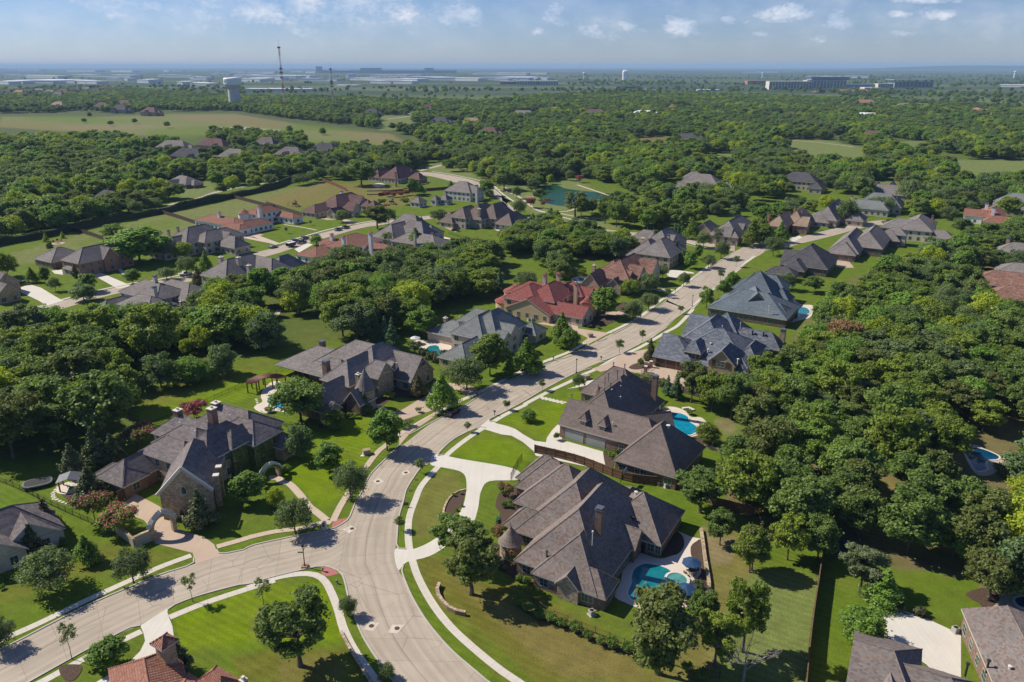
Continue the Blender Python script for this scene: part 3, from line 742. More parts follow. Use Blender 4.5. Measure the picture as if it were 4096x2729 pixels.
def leaf_cloud(name, pts, nrm, size, mat, parent=None, jit=.7, elong=1.3):
 """a mesh of leaf sprays: one small quad per point"""
 n = len(pts)
 d = nrm + RNG.normal(0, jit, (n, 3)); d /= np.linalg.norm(d, axis=1)[:, None] + 1e-9
 r = RNG.normal(0, 1, (n, 3)); a = np.cross(d, r); a /= np.linalg.norm(a, axis=1)[:, None] + 1e-9
 b = np.cross(d, a)
 s = size * RNG.uniform(.6, 1.35, (n, 1)) * .5
 a *= s * elong; b *= s
 V = np.stack([pts - a - b * .5, pts + a * .2 - b, pts + a + b * .4, pts - a * .3 + b], 1).reshape(-1, 3)
 F = np.arange(4 * n).reshape(n, 4)
 me = bpy.data.meshes.new(name); fast_mesh(me, V, F)
 at = me.attributes.new('leafv', 'FLOAT', 'POINT'); at.data.foreach_set('value', np.repeat(RNG.uniform(0, 1, n), 4).astype(np.float32))
 me.materials.append(mat)
 o = bpy.data.objects.new(name, me); COL.objects.link(o)
 if parent: o.parent = parent
 return o

def lobed(lobes, nleaf, sub=8, spread=.40):
 """leaf points on sub clumps of ellipsoid lobes; lobes = (centre, (rx,ry,rz))"""
 P, D = [], []
 vol = np.array([l[1][0] * l[1][2] for l in lobes]); vol = vol / vol.sum()
 ctr = np.mean([l[0] for l in lobes], 0)
 for (c, r), w in zip(lobes, vol):
  k = max(30, int(nleaf * w)); c = np.array(c); r = np.array(r)
  d = RNG.normal(0, 1, (sub * 3, 3)); d /= np.linalg.norm(d, axis=1)[:, None]; d[:, 2] = np.where(d[:, 2] < -.35, -d[:, 2], d[:, 2])
  cc = d * RNG.uniform(.55, .95, (len(d), 1))
  ci = RNG.integers(0, len(d), k)
  q = RNG.normal(0, 1, (k, 3)); q /= np.linalg.norm(q, axis=1)[:, None] + 1e-9
  q *= spread * RNG.uniform(.3, 1.0, (k, 1)) ** .5 * RNG.uniform(.7, 1.2, (k, 1))
  u = (cc[ci] + q) * np.where(RNG.uniform(0, 1, (k, 1)) < .14, RNG.uniform(1.0, 1.35, (k, 1)), 1.0)
  P.append(c + u * r); nn = q / (np.linalg.norm(q, axis=1)[:, None] + 1e-9) * .8 + u * .6 + np.array((0, 0, .35))
  D.append(nn)
 return np.concatenate(P), np.concatenate(D)

def trunk_mesh(mb, h, r, limbs, lean=(0, 0), seg=4):
 """tapered trunk up to h, then limbs to the given points"""
 prev = Vector((0, 0, -.15)); pr = r * 1.35
 for i in range(1, seg + 1):
  t = i / seg
  p = Vector((lean[0] * t * t + random.uniform(-.06, .06) * h * .3, lean[1] * t * t + random.uniform(-.06, .06) * h * .3, h * t))
  mb.bar(prev, p, pr, 0, 7, r * (1 - .35 * t)); prev = p; pr = r * (1 - .35 * t)
 for q in limbs:
  q = Vector(q); m = prev.lerp(q, .5) + Vector((random.uniform(-.3, .3), random.uniform(-.3, .3), random.uniform(0, .5)))
  r1 = pr * random.uniform(.4, .6)
  mb.bar(prev - Vector((0, 0, random.uniform(0, .15) * h)), m, r1, 0, 5, r1 * .65); mb.bar(m, q, r1 * .65, 0, 5, r1 * .2)

PROTO = {}
FIRST = {}
def proto(kind, D, H, crown_fn, mat, th, tr, cat='tree', name=None, nleaf=9000, size=.34, extra=None):
 PROTO[kind] = dict(D=D, H=H, fn=crown_fn, mat=mat, th=th, tr=tr, cat=cat, name=name or kind, n=nleaf, s=size, extra=extra)

def oak_lobes(D, H, base, n, seed, rl=(.2, .34), flat=.62, top=.9):
 r = random.Random(seed); L = []
 tries = 0
 while len(L) < n and tries < 400:
  tries += 1
  t = r.uniform(0, 2 * math.pi); e = r.uniform(0, 1)
  z = base + (H - base) * (.12 + .74 * e)
  prof = math.sin(math.pi * min(1, .18 + .72 * e)) ** .6 * top if e > .35 else .62 + .7 * e
  rad = D / 2 * min(1, prof) * r.uniform(.35, .8)
  k = D * r.uniform(*rl) * (.75 if e > .8 else 1)
  c = (rad * math.cos(t), rad * math.sin(t), z)
  if any(math.dist(c, q[0]) < .55 * (k + q[1][0]) * .75 for q in L): continue
  L.append((c, (k, k, k * flat)))
 return L
def fn_oak(seed, n=15, base=.28, rl=(.17, .29), flat=.62):
 return lambda D, H: oak_lobes(D, H, base * H, n, seed, rl, flat)
def fn_round(seed, n=11, base=.2):
 def f(D, H):
  r = random.Random(seed); L = [((0, 0, H * (base + 1) / 2), (D * .33, D * .33, H * .30))]
  for i in range(n):
   t = 2.4 * i + r.uniform(-.4, .4); e = (i + .5) / n
   rad = D * .30 * math.sin(math.pi * (.22 + .66 * e)) ; k = D * r.uniform(.17, .25)
   L.append(((rad * math.cos(t), rad * math.sin(t), H * (base + .1 + (1 - base - .2) * e)), (k, k, k * .85)))
  return L
 return f
def fn_cone(seed, n=14, base=.04, wob=.2):
 def f(D, H):
  r = random.Random(seed); L = []
  for i in range(n):
   e = i / (n - 1); k = D * (.34 * (1 - e) + .07); rad = D * .24 * (1 - e)
   t = 2.4 * i
   L.append(((rad * math.cos(t), rad * math.sin(t), H * (base + .06 + (.86 - base) * e)), (k * r.uniform(1 - wob, 1 + wob), k, max(k * .8, H * .06))))
  return L
 return f
def fn_col(seed):
 def f(D, H):
  return [((0, 0, H * e), (D * .42 * (1 - .5 * max(0, e - .6)), D * .42, H * .11)) for e in np.linspace(.1, .9, 8)]
 return f
def fn_ball(seed):
 def f(D, H):
  r = random.Random(seed); L = [((0, 0, H * .52), (D * .42, D * .42, H * .42))]
  for i in range(7):
   t = 2.4 * i; L.append(((D * .25 * math.cos(t), D * .25 * math.sin(t), H * r.uniform(.3, .7)), (D * .24, D * .24, H * .24)))
  return L
 return f
def fn_vase(seed, n=9):
 def f(D, H):
  r = random.Random(seed); L = []
  for i in range(n):
   t = 2.4 * i + r.uniform(-.3, .3); e = r.uniform(.35, .85); rad = D * .34 * (e + .1)
   k = D * r.uniform(.17, .24); L.append(((rad * math.cos(t), rad * math.sin(t), H * e), (k, k, k * .8)))
  L.append(((0, 0, H * .8), (D * .25, D * .25, H * .16)))
  return L
 return f

proto('oak_a', 10, 10.5, fn_oak(1, 28, .26, (.10, .21), .78), L_OAK, .30, .24, name='oak_tree', nleaf=13000, size=.33)
proto('oak_b', 10, 10, fn_oak(2, 25, .25, (.11, .23), .75), L_OAK, .28, .26, name='oak_tree', nleaf=13000, size=.33)
proto('oak_c', 9.5, 11.5, fn_oak(3, 30, .22, (.10, .2), .85), L_OAK, .30, .22, name='oak_tree', nleaf=12500, size=.33)
proto('oak_d', 11, 10, fn_oak(5, 30, .28, (.10, .2), .8), L_OAK, .3, .26, name='oak_tree', nleaf=13000, size=.33)
proto('oak_gap', 13, 15, fn_oak(9, 40, .24, (.065, .125), .85), L_OAK, .42, .36, name='oak_tree', nleaf=10500, size=.33)
proto('oak_gap2', 10, 15, fn_oak(12, 32, .2, (.085, .155), .85), L_OAK, .35, .30, name='oak_tree', nleaf=13000, size=.33)
proto('live_a', 7.5, 6.6, fn_round(1, 12, .2), L_LIVE, .25, .16, name='live_oak_tree', nleaf=8000, size=.20)
proto('live_b', 7.5, 6.2, fn_oak(8, 16, .2, (.18, .27), .7), L_LIVE, .25, .17, name='live_oak_tree', nleaf=8000, size=.21)
proto('maple_a', 5.5, 8.2, fn_round(4, 16, .14), L_MAPLE, .2, .12, name='maple_tree', nleaf=7500, size=.29)
proto('maple_b', 5.5, 7.6, fn_cone(6, 15, .14, .3), L_MAPLE, .2, .12, name='maple_tree', nleaf=7500, size=.29)
proto('sapling', 2.4, 4.4, fn_oak(6, 9, .4, (.12, .2), 1.3), L_DRYT, .6, .04, name='young_tree', nleaf=700, size=.14)
proto('young', 2.4, 3.8, fn_oak(4, 12, .34, (.16, .26), 1.1), L_LIVE, .5, .045, name='young_tree', nleaf=1500, size=.16)
proto('magnolia', 4.0, 6.6, fn_cone(3, 14, .02, .15), L_MAG, .3, .1, name='magnolia_tree', nleaf=6000, size=.24)
proto('crape', 5.5, 4.6, fn_vase(2), L_BOX, .3, .08, name='crape_myrtle', nleaf=5000, size=.2, extra='pink')
proto('conifer', 4.2, 9, fn_cone(7, 18, .03, .1), L_CONIF, .3, .14, name='conifer_tree', nleaf=7000, size=.22)
proto('cypress', 1.3, 6.5, fn_col(1), L_CONIF, .2, .08, name='cypress_tree', nleaf=2500, size=.18)
proto('lime', 8, 8.5, fn_round(14, 15, .15), L_LIME, .25, .18, name='yellow_green_tree', nleaf=8000, size=.28)
proto('bluegreen', 7, 8, fn_oak(21, 15, .12, (.17, .28), .8), L_BLUE, .25, .18, name='blue_green_tree', nleaf=8000, size=.27)
proto('greyleaf', 7.5, 7.5, fn_round(22, 14, .12), L_DRYT, .25, .18, name='grey_green_tree', nleaf=8000, size=.26)
proto('shrub', 1.5, 1.25, fn_ball(1), L_BOX, .2, .05, cat='shrub', name='round_shrub', nleaf=1200, size=.11)
proto('bush', 2.4, 1.6, fn_vase(5, 11), L_BOX, .2, .05, cat='shrub', name='loose_bush', nleaf=1500, size=.15)

def new_tree(kind, loc, label, group=None):
 p = PROTO[kind]
 root = thing(p['name'], loc, label, p['cat'], group)
 L = p['fn'](p['D'], p['H'])
 P, Dn = lobed(L, p['n'])
 cr = leaf_cloud('crown', P, Dn, p['s'], p['mat'], root)
 p['D'] = 2 * float(np.percentile(np.hypot(P[:, 0], P[:, 1]), 97)); h_ = p['H']; p['H'] = float(P[:, 2].max())
 if p['cat'] != 'shrub':
  mb = MB(); tips = sorted(L, key=lambda q: -q[1][0])[:16]
  trunk_mesh(mb, h_ * p['th'], p['tr'], [q[0] for q in tips])
  mb.build('trunk', M_BARK, root, True)
 if p['extra'] == 'pink':
  top = Dn[:, 2] > .55; sel = np.where(top & (RNG.uniform(0, 1, len(P)) < .27))[0]
  leaf_cloud('blossom', P[sel] + Dn[sel] * .12, Dn[sel], .2, L_PINK, root)
 return root

def tree(kind, loc, D, label, group=None, H=None, mat=None, rz=None):
 """D = crown width in metres; the first of a kind is built, the rest are copies with their parts"""
 p = PROTO[kind]; new = kind not in FIRST
 if new: FIRST[kind] = new_tree(kind, loc, label, group)
 s = D / p['D']; sz = (H / p['H']) if H else s * random.uniform(.92, 1.1)
 rz = random.uniform(0, 6.28) if rz is None else rz
 if new:
  r = FIRST[kind]
  if mat:
   c = [q for q in r.children if q.name.startswith('crown')][0]; c.material_slots[0].link = 'OBJECT'; c.material_slots[0].material = mat
  r.scale = (s, s, sz); r.rotation_euler = (0, 0, rz)
  return r
 return dup(FIRST[kind], loc, rz, (s, s, sz), label, group, {'crown': mat} if mat else None)

def depth_at(p): return p.y * math.cos(PITCH) + (CAMH - p.z) * math.sin(PITCH)
def tree_px(kind, t, x, y, w, label, group=None, hh=None, mat=None):
 """foot and crown width as surveyed on a tile; hh = height over width"""
 p = g(t, x, y); D = w / TILE[t][2] * depth_at(p) / FPX
 pr = PROTO[kind]
 return tree(kind, p, D, label, group, D * hh if hh else None, mat)
# ------------------------------------------------------------------ houses
TILE.update({'e5': (1980, 1060, 4.708), 'e12': (2320, 880, 4.9), 'e6': (1720, 1200, 2.924), 'e4': (2860, 1040, 2.924), 'eL': (340, 980, 1.4944), 'e0': (0, 940, 2.3577),
    'h': (1960, 1780, 2.24), 'h2': (2200, 1440, 2.8), 'h3': (2580, 1220, 3.9233), 'h7': (1160, 1340, 3.9233), 'h8': (380, 1580, 2.904)})
S_BROWN = shingle('weathered brown shingles', [(.115, .088, .076), (.15, .116, .10), (.175, .137, .12), (.13, .122, .118), (.155, .15, .147), (.13, .10, .086)], .42, .30, .14)
S_TAUPE = shingle('taupe shingles', [(.115, .092, .082), (.13, .105, .093), (.145, .118, .105)], .5, .32, .12)
S_GREY = shingle('grey shingles', [(.125, .112, .107), (.15, .133, .126), (.17, .153, .145)], .5, .32, .16)
S_SLATE = shingle('blue slate shingles', [(.075, .085, .105), (.095, .105, .125), (.14, .15, .165), (.085, .095, .115)], .75, .40, .2)
S_TEAL = shingle('teal grey shingles', [(.075, .095, .112), (.09, .11, .126), (.105, .125, .14)], .5, .32, .16)
S_GREEN = shingle('grey green shingles', [(.11, .118, .118), (.13, .138, .137), (.15, .158, .155)], .5, .32, .16)
S_DARK = shingle('charcoal shingles', [(.05, .05, .056), (.065, .063, .068), (.08, .077, .08)], .5, .32, .16)
S_RED = shingle('red brown shingles', [(.13, .072, .056), (.165, .093, .072), (.20, .118, .092)], .6, .36, .22)
S_BURG = shingle('burgundy shingles', [(.095, .056, .056), (.115, .07, .067), (.135, .085, .08)], .5, .32, .16)
S_TAN = shingle('tan shingles', [(.20, .145, .105), (.24, .175, .125), (.27, .20, .15)], .5, .32, .16)
S_COTT = shingle('brown purple shingles', [(.115, .10, .10), (.14, .118, .112), (.16, .14, .135), (.10, .09, .095)], .7, .4, .2)
T_RED = claytile('red barrel tiles', [(.36, .115, .095), (.41, .14, .12), (.46, .175, .15), (.32, .095, .082)])
T_TERRA = claytile('terracotta tiles', [(.38, .17, .115), (.42, .205, .14), (.46, .25, .18), (.33, .14, .10)])
B_BROWN = masonry('brown brick', [(.17, .10, .075), (.22, .135, .10), (.26, .17, .13), (.14, .085, .065)], (.28, .24, .2))
B_TAN = masonry('tan brick', [(.34, .26, .2), (.40, .31, .24), (.44, .35, .28), (.30, .22, .17)], (.45, .4, .34))
B_RED = masonry('red brick', [(.30, .12, .08), (.36, .16, .11), (.40, .20, .14)], (.4, .33, .27))
B_PINK = masonry('pink brick', [(.44, .28, .21), (.50, .33, .25), (.52, .36, .28)], (.5, .42, .36))
B_WHITE = masonry('white washed brick', [(.55, .52, .48), (.62, .59, .55), (.5, .46, .42)], (.62, .6, .57))
K_STONE = fieldstone('mixed fieldstone', [(.28, .19, .10), (.42, .32, .2), (.5, .42, .32), (.22, .16, .11), (.36, .24, .13)], (.42, .37, .3))
K_CUT = masonry('cut golden stone', [(.34, .22, .11), (.44, .33, .2), (.52, .43, .31), (.26, .17, .09), (.48, .36, .2)], (.42, .37, .3), .55, .3, gap=.02)
K_CREAM = masonry('cream stone', [(.48, .41, .33), (.55, .48, .39), (.42, .34, .26)], (.5, .45, .38), .5, .25, gap=.02)
W_STUCCO = plain('tan stucco', (.52, .37, .23), (.56, .41, .27), .6, .9)
W_CREAM = plain('cream stucco', (.58, .50, .40), (.62, .55, .45), .6, .9)
W_WHITE = plain('white stucco', (.74, .72, .69), (.78, .76, .73), .6, .9)
W_GREYS = plain('grey stucco', (.42, .40, .37), (.46, .44, .41), .6, .9)
W_BEIGE = plain('beige stucco', (.36, .27, .18), (.39, .30, .21), .6, .9)
M_TRIM = plain('painted trim', (.50, .44, .37), (.53, .47, .40), 2, .6)
M_TRIMW = plain('pale trim', (.66, .61, .54), (.69, .64, .57), 2, .6)
M_TRIMD = plain('dark trim', (.075, .055, .045), (.09, .065, .052), 2, .6)
M_GLASS = glassy('window glass', (.035, .075, .075)); M_GLASSB = glassy('dark glass', (.02, .028, .03))
M_FRAME = plain('window frame', (.42, .39, .34), (.45, .42, .37), 2, .5)
M_GARW = plain('brown garage door', (.085, .045, .03), (.10, .055, .038), 3, .6)
M_GARG = masonry('grey green garage panels', [(.27, .30, .27), (.29, .32, .29)], (.2, .22, .2), 1.0, .62, gap=.03)
M_PIPE = plain('white vent pipe', (.6, .58, .54), (.66, .64, .6), 3, .5); M_PIPED = plain('black roof vent', (.03, .03, .03), None, 3, .6)
M_METAL = plain('lead grey metal', (.16, .17, .19), (.2, .21, .23), 2, .45, .6)
M_WOOD = plain('stained timber', (.12, .06, .035), (.16, .085, .05), 3, .7)
M_COPING = plain('limestone coping', (.58, .53, .45), (.64, .59, .51), 2, .8)

def qmesh(me_cache={}):
 return me_cache
_WIN = {}
def win_mesh(w, h, far=False):
 k = (round(w, 2), round(h, 2))
 if k not in _WIN:
  mb = MB(); t = .09
  for a in ((-w / 2 - t, -w / 2, 0, h), (w / 2, w / 2 + t, 0, h), (-.025, .025, 0, h), (-w / 2 - t, w / 2 + t, -t, 0), (-w / 2 - t, w / 2 + t, h, h + t), (-w / 2, w / 2, h * .5 - .02, h * .5 + .02)):
   mb.box(a[0], a[1], -.06, .04, a[2], a[3])
  f = mb.build('window', M_FRAME); p = MB(); p.slope([(-w / 2, .012, 0), (w / 2, .012, 0), (w / 2, .012, h), (-w / 2, .012, h)][::-1])
  q = p.build('pane', M_GLASS)
  _WIN[k] = (f.data, q.data); bpy.data.objects.remove(f); bpy.data.objects.remove(q)
 return _WIN[k]

RECTS = []
class House:
 """blocks are given in house metres: u along the facade axis, v behind it. wall/roof solids of all blocks join into one wall and one roof."""
 def __init__(s, label, roof, wall, ang=-32, o=None, trim=None, group=None, name='house', cat='house', wins=True, simple=False):
  s.label, s.roof, s.wall, s.ang, s.trim = label, roof, wall, R(ang), trim or M_TRIM
  s.o = o; s.blocks = []; s.group = group; s.name, s.cat = name, cat; s.wins = wins; s.simple = simple
  s.extra = []; s.t = None
 def loc(s, p):
  if s.o is None: s.o = (p[0], p[1])
  dx, dy = p[0] - s.o[0], p[1] - s.o[1]; c, n = math.cos(s.ang), math.sin(s.ang)
  return Vector((dx * c + dy * n, -dx * n + dy * c, p[2] if len(p) > 2 else 0))
 def px(s, x, y, z=0, t=None): return s.loc(g(t or s.t, x, y, z))
 def B(s, u0, u1, v0, v1, ze=3.0, p=1.0, ends='hh', axis=None, zb=None, wall=None, rot=0, c=None, win=1, roof=None, ov=.42):
  """rectangle; ridge along the longer side unless axis is given; ends: h(ip) / g(able) at the low and high end"""
  axis = axis or ('u' if (u1 - u0) >= (v1 - v0) else 'v')
  L, w = ((u1 - u0), (v1 - v0) / 2) if axis == 'u' else ((v1 - v0), (u1 - u0) / 2)
  s.blocks.append(dict(c=Vector(c or ((u0 + u1) / 2, (v0 + v1) / 2, 0)).to_2d() if not c else Vector(c[:2]), a=(0 if axis == 'u' else math.pi / 2) + R(rot), L=L / 2, w=w, ze=ze, zr=ze + p * w, ends=ends, zb=zb, wall=wall, win=win, roof=roof, ov=ov))
  return s.blocks[-1]
 def R_(s, ax, ay, bx, by, zr, w, ze=3.0, ends='hh', zb=None, wall=None, snap=True, ext=None, win=1, t=None, ov=.42, roof=None):
  """ridge from A to B as surveyed at height zr"""
  A, Bp = s.px(ax, ay, zr, t), s.px(bx, by, zr, t)
  d = (Bp - A).to_2d(); m = ((A + Bp) / 2).to_2d(); l = d.length
  if l < .5: a = math.pi / 2; l = 0
  else:
   a = math.atan2(d.y, d.x)
   if snap:
    q = round(a / (math.pi / 2)) * math.pi / 2; l = max(0, l * math.cos(a - q)); a = q
  e0 = 0 if ends[0] == 'g' else (ext or w); e1 = 0 if ends[1] == 'g' else (ext or w)
  dv = Vector((math.cos(a), math.sin(a)))
  if ends[0] == 'g': m = A.to_2d() + dv * l / 2
  elif ends[1] == 'g': m = Bp.to_2d() - dv * l / 2
  m = m + dv * (e1 - e0) / 2
  s.blocks.append(dict(c=m, a=a, L=(l + e0 + e1) / 2, w=w, ze=ze, zr=zr, ends=ends, zb=zb, wall=wall, win=win, roof=roof, ov=ov, ext=ext))
  return s.blocks[-1]
 def chim(s, x, y, z, w=1.1, mat=None, zb=0, cap='metal', t=None, uv=None):
  p = s.px(x, y, z, t) if uv is None else Vector((*uv, z))
  s.extra.append(('chim', p, z, w, mat or s.wall, zb, cap))
 def pipe(s, x, y, z, h=.9, mat=None, t=None, r=.09):
  s.extra.append(('pipe', s.px(x, y, z, t), h, mat or M_PIPE, r))
 def turret(s, x, y, zr, r, ze, t=None, wall=None, roof=None, zb=-.2):
  s.extra.append(('turret', s.px(x, y, zr, t), zr, r, ze, wall or s.wall, roof or s.roof, zb))
 def door(s, u, v, w, h, face, name='garage_door', mat=None, z0=0):
  """face = direction the door looks: '-v','+u','-u','+v' or an angle"""
  s.extra.append(('door', u, v, w, h, face, name, mat or M_GARW, z0))
 def window(s, u, v, w, h, face, z0): s.extra.append(('win', u, v, w, h, face, z0))
 def finish(s):
  root = thing(s.name, (s.o[0], s.o[1], 0), s.label, s.cat, s.group, s.ang)
  s.root = root
  wallmats, roofmats = [s.wall], [s.roof, s.trim]
  wmb, rmb = MB(), MB()
  nwin = 0; wlist = []
  for i, b in enumerate(s.blocks):
   ji = .013 * (i % 9) + .003 * i
   M = Matrix.Translation((b['c'].x, b['c'].y, 0)) @ Matrix.Rotation(b['a'], 4, 'Z')
   L, w, ov = b['L'], b['w'], b['ov']; ze, zr = b['ze'] - ji, b['zr'] - ji
   p = (zr - ze) / w
   g0, g1 = b['ends'][0] == 'g', b['ends'][1] == 'g'
   e = b.get('ext') or min(w, L * (1 if (g0 or g1) else 1) * (2 if g0 or g1 else 1) / 1.0)
   e = min(e, L if not (g0 or g1) else 2 * L)
   rm = 0
   if b['roof']:
    if b['roof'] not in roofmats: roofmats.append(b['roof'])
    rm = roofmats.index(b['roof'])
   x0, x1 = -L, L
   gx0, gx1 = (x0 - .3, x1 + .3)
   ra = gx0 if g0 else x0 + e; rb = gx1 if g1 else x1 - e
   if ra > rb: ra = rb = (ra + rb) / 2
   c0, c1 = (gx0 if g0 else x0), (gx1 if g1 else x1)
   def pts(dz):
    return [M @ Vector(q) for q in ((c0, -w, ze + dz), (c1, -w, ze + dz), (c1, w, ze + dz), (c0, w, ze + dz), (ra, 0, zr + dz), (rb, 0, zr + dz))]
   T, U = pts(0), pts(-.24)
   rmb.slope((T[0], T[1], T[5], T[4]), rm); rmb.slope((T[2], T[3], T[4], T[5]), rm)
   if g0: rmb.slope((T[3], T[0], U[0], U[4], U[3], T[4])[:0] or (T[0], T[4], U[4], U[0]), 1); rmb.slope((T[4], T[3], U[3], U[4]), 1)
   else: rmb.slope((T[3], T[0], T[4]), rm)
   if g1: rmb.slope((T[5], T[1], U[1], U[5]), 1); rmb.slope((T[2], T[5], U[5], U[2]), 1)
   else: rmb.slope((T[1], T[2], T[5]), rm)
   rmb.slope((T[1], T[0], U[0], U[1]), 1); rmb.slope((T[3], T[2], U[2], U[3]), 1)
   if not g0: rmb.slope((T[0], T[3], U[3], U[0]), 1)
   if not g1: rmb.slope((T[2], T[1], U[1], U[2]), 1)
   rmb.slope((U[4], U[5], U[1], U[0]), 1); rmb.slope((U[5], U[4], U[3], U[2]), 1)
   if not g0: rmb.slope((U[4], U[0], U[3]), 1)
   if not g1: rmb.slope((U[5], U[2], U[1]), 1)
   # ridge and hip caps
   if not s.simple:
    for a_, b_ in [(T[4], T[5])] + ([] if g0 else [(T[4], T[0]), (T[4], T[3])]) + ([] if g1 else [(T[5], T[1]), (T[5], T[2])]):
     if (b_ - a_).length > .5: rmb.bar(a_, b_, .11, rm, 4)
   # walls
   wm = 0
   if b['wall']:
    if b['wall'] not in wallmats: wallmats.append(b['wall'])
    wm = wallmats.index(b['wall'])
   zb = -.2 if b['zb'] is None else b['zb']
   ww = w - ov - ji * .5; wx0 = x0 + (.05 if g0 else ov) + ji * .5; wx1 = x1 - (.05 if g1 else ov) - ji * .5
   zt = ze + p * ov - .26; zg = zr - .26 - p * .05
   def wall(a, c, tri=None):
    q = [M @ Vector((*a, zb)), M @ Vector((*c, zb)), M @ Vector((*c, zt)), M @ Vector((*a, zt))]
    if tri: q.insert(3, M @ Vector((*tri, zg)))
    wmb.slope(q, wm)
   wall((wx0, -ww), (wx1, -ww)); wall((wx1, ww), (wx0, ww))
   wall((wx1, -ww), (wx1, ww), (wx1, 0) if g1 else None); wall((wx0, ww), (wx0, -ww), (wx0, 0) if g0 else None)
   b.update(M=M, ww=ww, wx0=wx0, wx1=wx1, zt=zt, zb2=zb)
  Rz_ = Matrix.Translation((s.o[0], s.o[1], 0)) @ Matrix.Rotation(s.ang, 4, 'Z')
  for b in s.blocks: RECTS.append(((Rz_ @ b['M']).inverted(), b['L'], b['w']))
  for b in s.blocks:
   if not (s.wins and b['win']): continue
   for (ax, ay), (cx, cy_), n in (((b['wx0'], -b['ww']), (b['wx1'], -b['ww']), (0, -1)), ((b['wx1'], b['ww']), (b['wx0'], b['ww']), (0, 1)), ((b['wx1'], -b['ww']), (b['wx1'], b['ww']), (1, 0)), ((b['wx0'], b['ww']), (b['wx0'], -b['ww']), (-1, 0))):
    a = b['M'] @ Vector((ax, ay, 0)); c = b['M'] @ Vector((cx, cy_, 0)); nn = (b['M'].to_3x3() @ Vector((*n, 0))).normalized()
    l = (c - a).length
    rows = [(max(b['zb2'], 0) + .85, 1.5)] if b['zt'] - max(b['zb2'], 0) < 4.6 else [(max(b['zb2'], 0) + .8, 1.6), (b['zt'] - 2.2, 1.45)]
    if b['zt'] - max(b['zb2'], 0) < 2.0: rows = []
    k = int((l - 1.0) / 3.1)
    for q in range(k):
     f = (q + .5) / k
     pt = a.lerp(c, f)
     for z, h in rows:
      if s.hidden(pt + nn * .35, z + h * .5, b) or any(x[0] == 'door' and (Vector((x[1], x[2], 0)) - pt).length < x[3] * .5 + 1.1 and z < 3 for x in s.extra): continue
      wlist.append((pt, nn, 1.15 if (q + int(z)) % 3 else 1.6, h, z))
  rnd = random.Random(len(s.label)); rnd.shuffle(wlist)
  cap = 10 if s.simple else 40
  Rz = Matrix.Rotation(s.ang, 4, 'Z'); ow = Vector((s.o[0], s.o[1], 0))
  # the sides one can see from the air come first
  wlist.sort(key=lambda q: 0 if (Rz @ q[1]).dot(Vector((0, 0, 0)) - (ow + Rz @ q[0])) > 0 else 1)
  for pt, nn, w, h, z in wlist[:cap]: s.put_window(pt, nn, w, h, z)
  for x in s.extra:
   if x[0] == 'win': s.put_window(Vector((x[1], x[2], 0)), s.dirv(x[5]), x[3], x[4], x[6])
   elif x[0] == 'door':
    _, u, v, w, h, face, nm, mat, z0 = x; n = s.dirv(face)
    mb = MB(); mb.box(-w / 2, w / 2, -.05, .05, z0, z0 + h, 0); mb.box(-w / 2 - .12, w / 2 + .12, -.04, .035, z0 + h, z0 + h + .14, 1)
    if nm == 'garage_door':
     for zz in (.25, .5, .75): mb.box(-w / 2, w / 2, .05, .056, z0 + h * zz - .015, z0 + h * zz + .015, 1)
    o = mb.build(nm, [mat, M_TRIMD if mat is M_GARW else M_TRIM], root); o.location = (u + n.x * .03, v + n.y * .03, 0); o.rotation_euler = (0, 0, math.atan2(n.y, n.x) - math.pi / 2)
   elif x[0] == 'chim':
    _, p, z, w, mat, zb, cap_ = x; mb = MB()
    mb.box(-w / 2, w / 2, -w / 2, w / 2, zb, z - .35); 
    o = mb.build('chimney', mat, root); o.location = (p.x, p.y, 0)
    mb = MB()
    if cap_ == 'tile':
     q = w * .85; mb.box(-w * .4, w * .4, -w * .4, w * .4, z - .35, z + .3, 1)
     for k in range(4):
      a = k * math.pi / 2 + math.pi / 4; b2 = a + math.pi / 2
      mb.slope([(q * math.cos(a) * 1.2, q * math.sin(a) * 1.2, z + .3), (q * math.cos(b2) * 1.2, q * math.sin(b2) * 1.2, z + .3), (0, 0, z + 1.0)])
     cm = [s.roof, mat]
    elif cap_ == 'metal':
     mb.box(-w * .58, w * .58, -w * .58, w * .58, z - .35, z - .22); mb.box(-w * .42, w * .42, -w * .42, w * .42, z - .22, z); mb.box(-w * .52, w * .52, -w * .52, w * .52, z, z + .08)
     cm = M_METAL
    else:
     mb.box(-w * .58, w * .58, -w * .58, w * .58, z - .35, z - .2); mb.box(-.22, .22, -.22, .22, z - .2, z + .25); cm = M_COPING
    c = mb.build('chimney_cap', cm, o)
   elif x[0] == 'pipe':
    _, p, h, mat, r = x; mb = MB(); mb.lathe([(r, -1.6), (r, h * .75), (r * 1.9, h * .76), (r * 1.9, h), (0, h + .05)], 8)
    o = mb.build('vent_pipe', mat, root); o.location = (p.x, p.y, p.z - h * .5)
   elif x[0] == 'turret':
    _, p, zr, r, ze, wm, rm, zb = x; mb = MB()
    mb.lathe([(r - .3, zb), (r - .3, ze)], 20); o = mb.build('turret', wm, root); o.location = (p.x, p.y, 0)
    mb = MB(); mb.lathe([(r - .3, ze - .12), (r + .05, ze - .15), (r + .05, ze), (r * .8, ze + (zr - ze) * .17), (0, zr)], 20)
    mb.lathe([(.06, zr - .2), (.09, zr + .1), (.02, zr + .6), (0, zr + .65)], 8, 1)
    mb.build('turret_roof', [rm, M_METAL], o)
  wmb.build('wall', wallmats, root); rmb.build('roof', roofmats, root)
  return root
 def dirv(s, f):
  if isinstance(f, str): return Vector({'+u': (1, 0, 0), '-u': (-1, 0, 0), '+v': (0, 1, 0), '-v': (0, -1, 0)}[f])
  return Vector((math.cos(R(f)), math.sin(R(f)), 0))
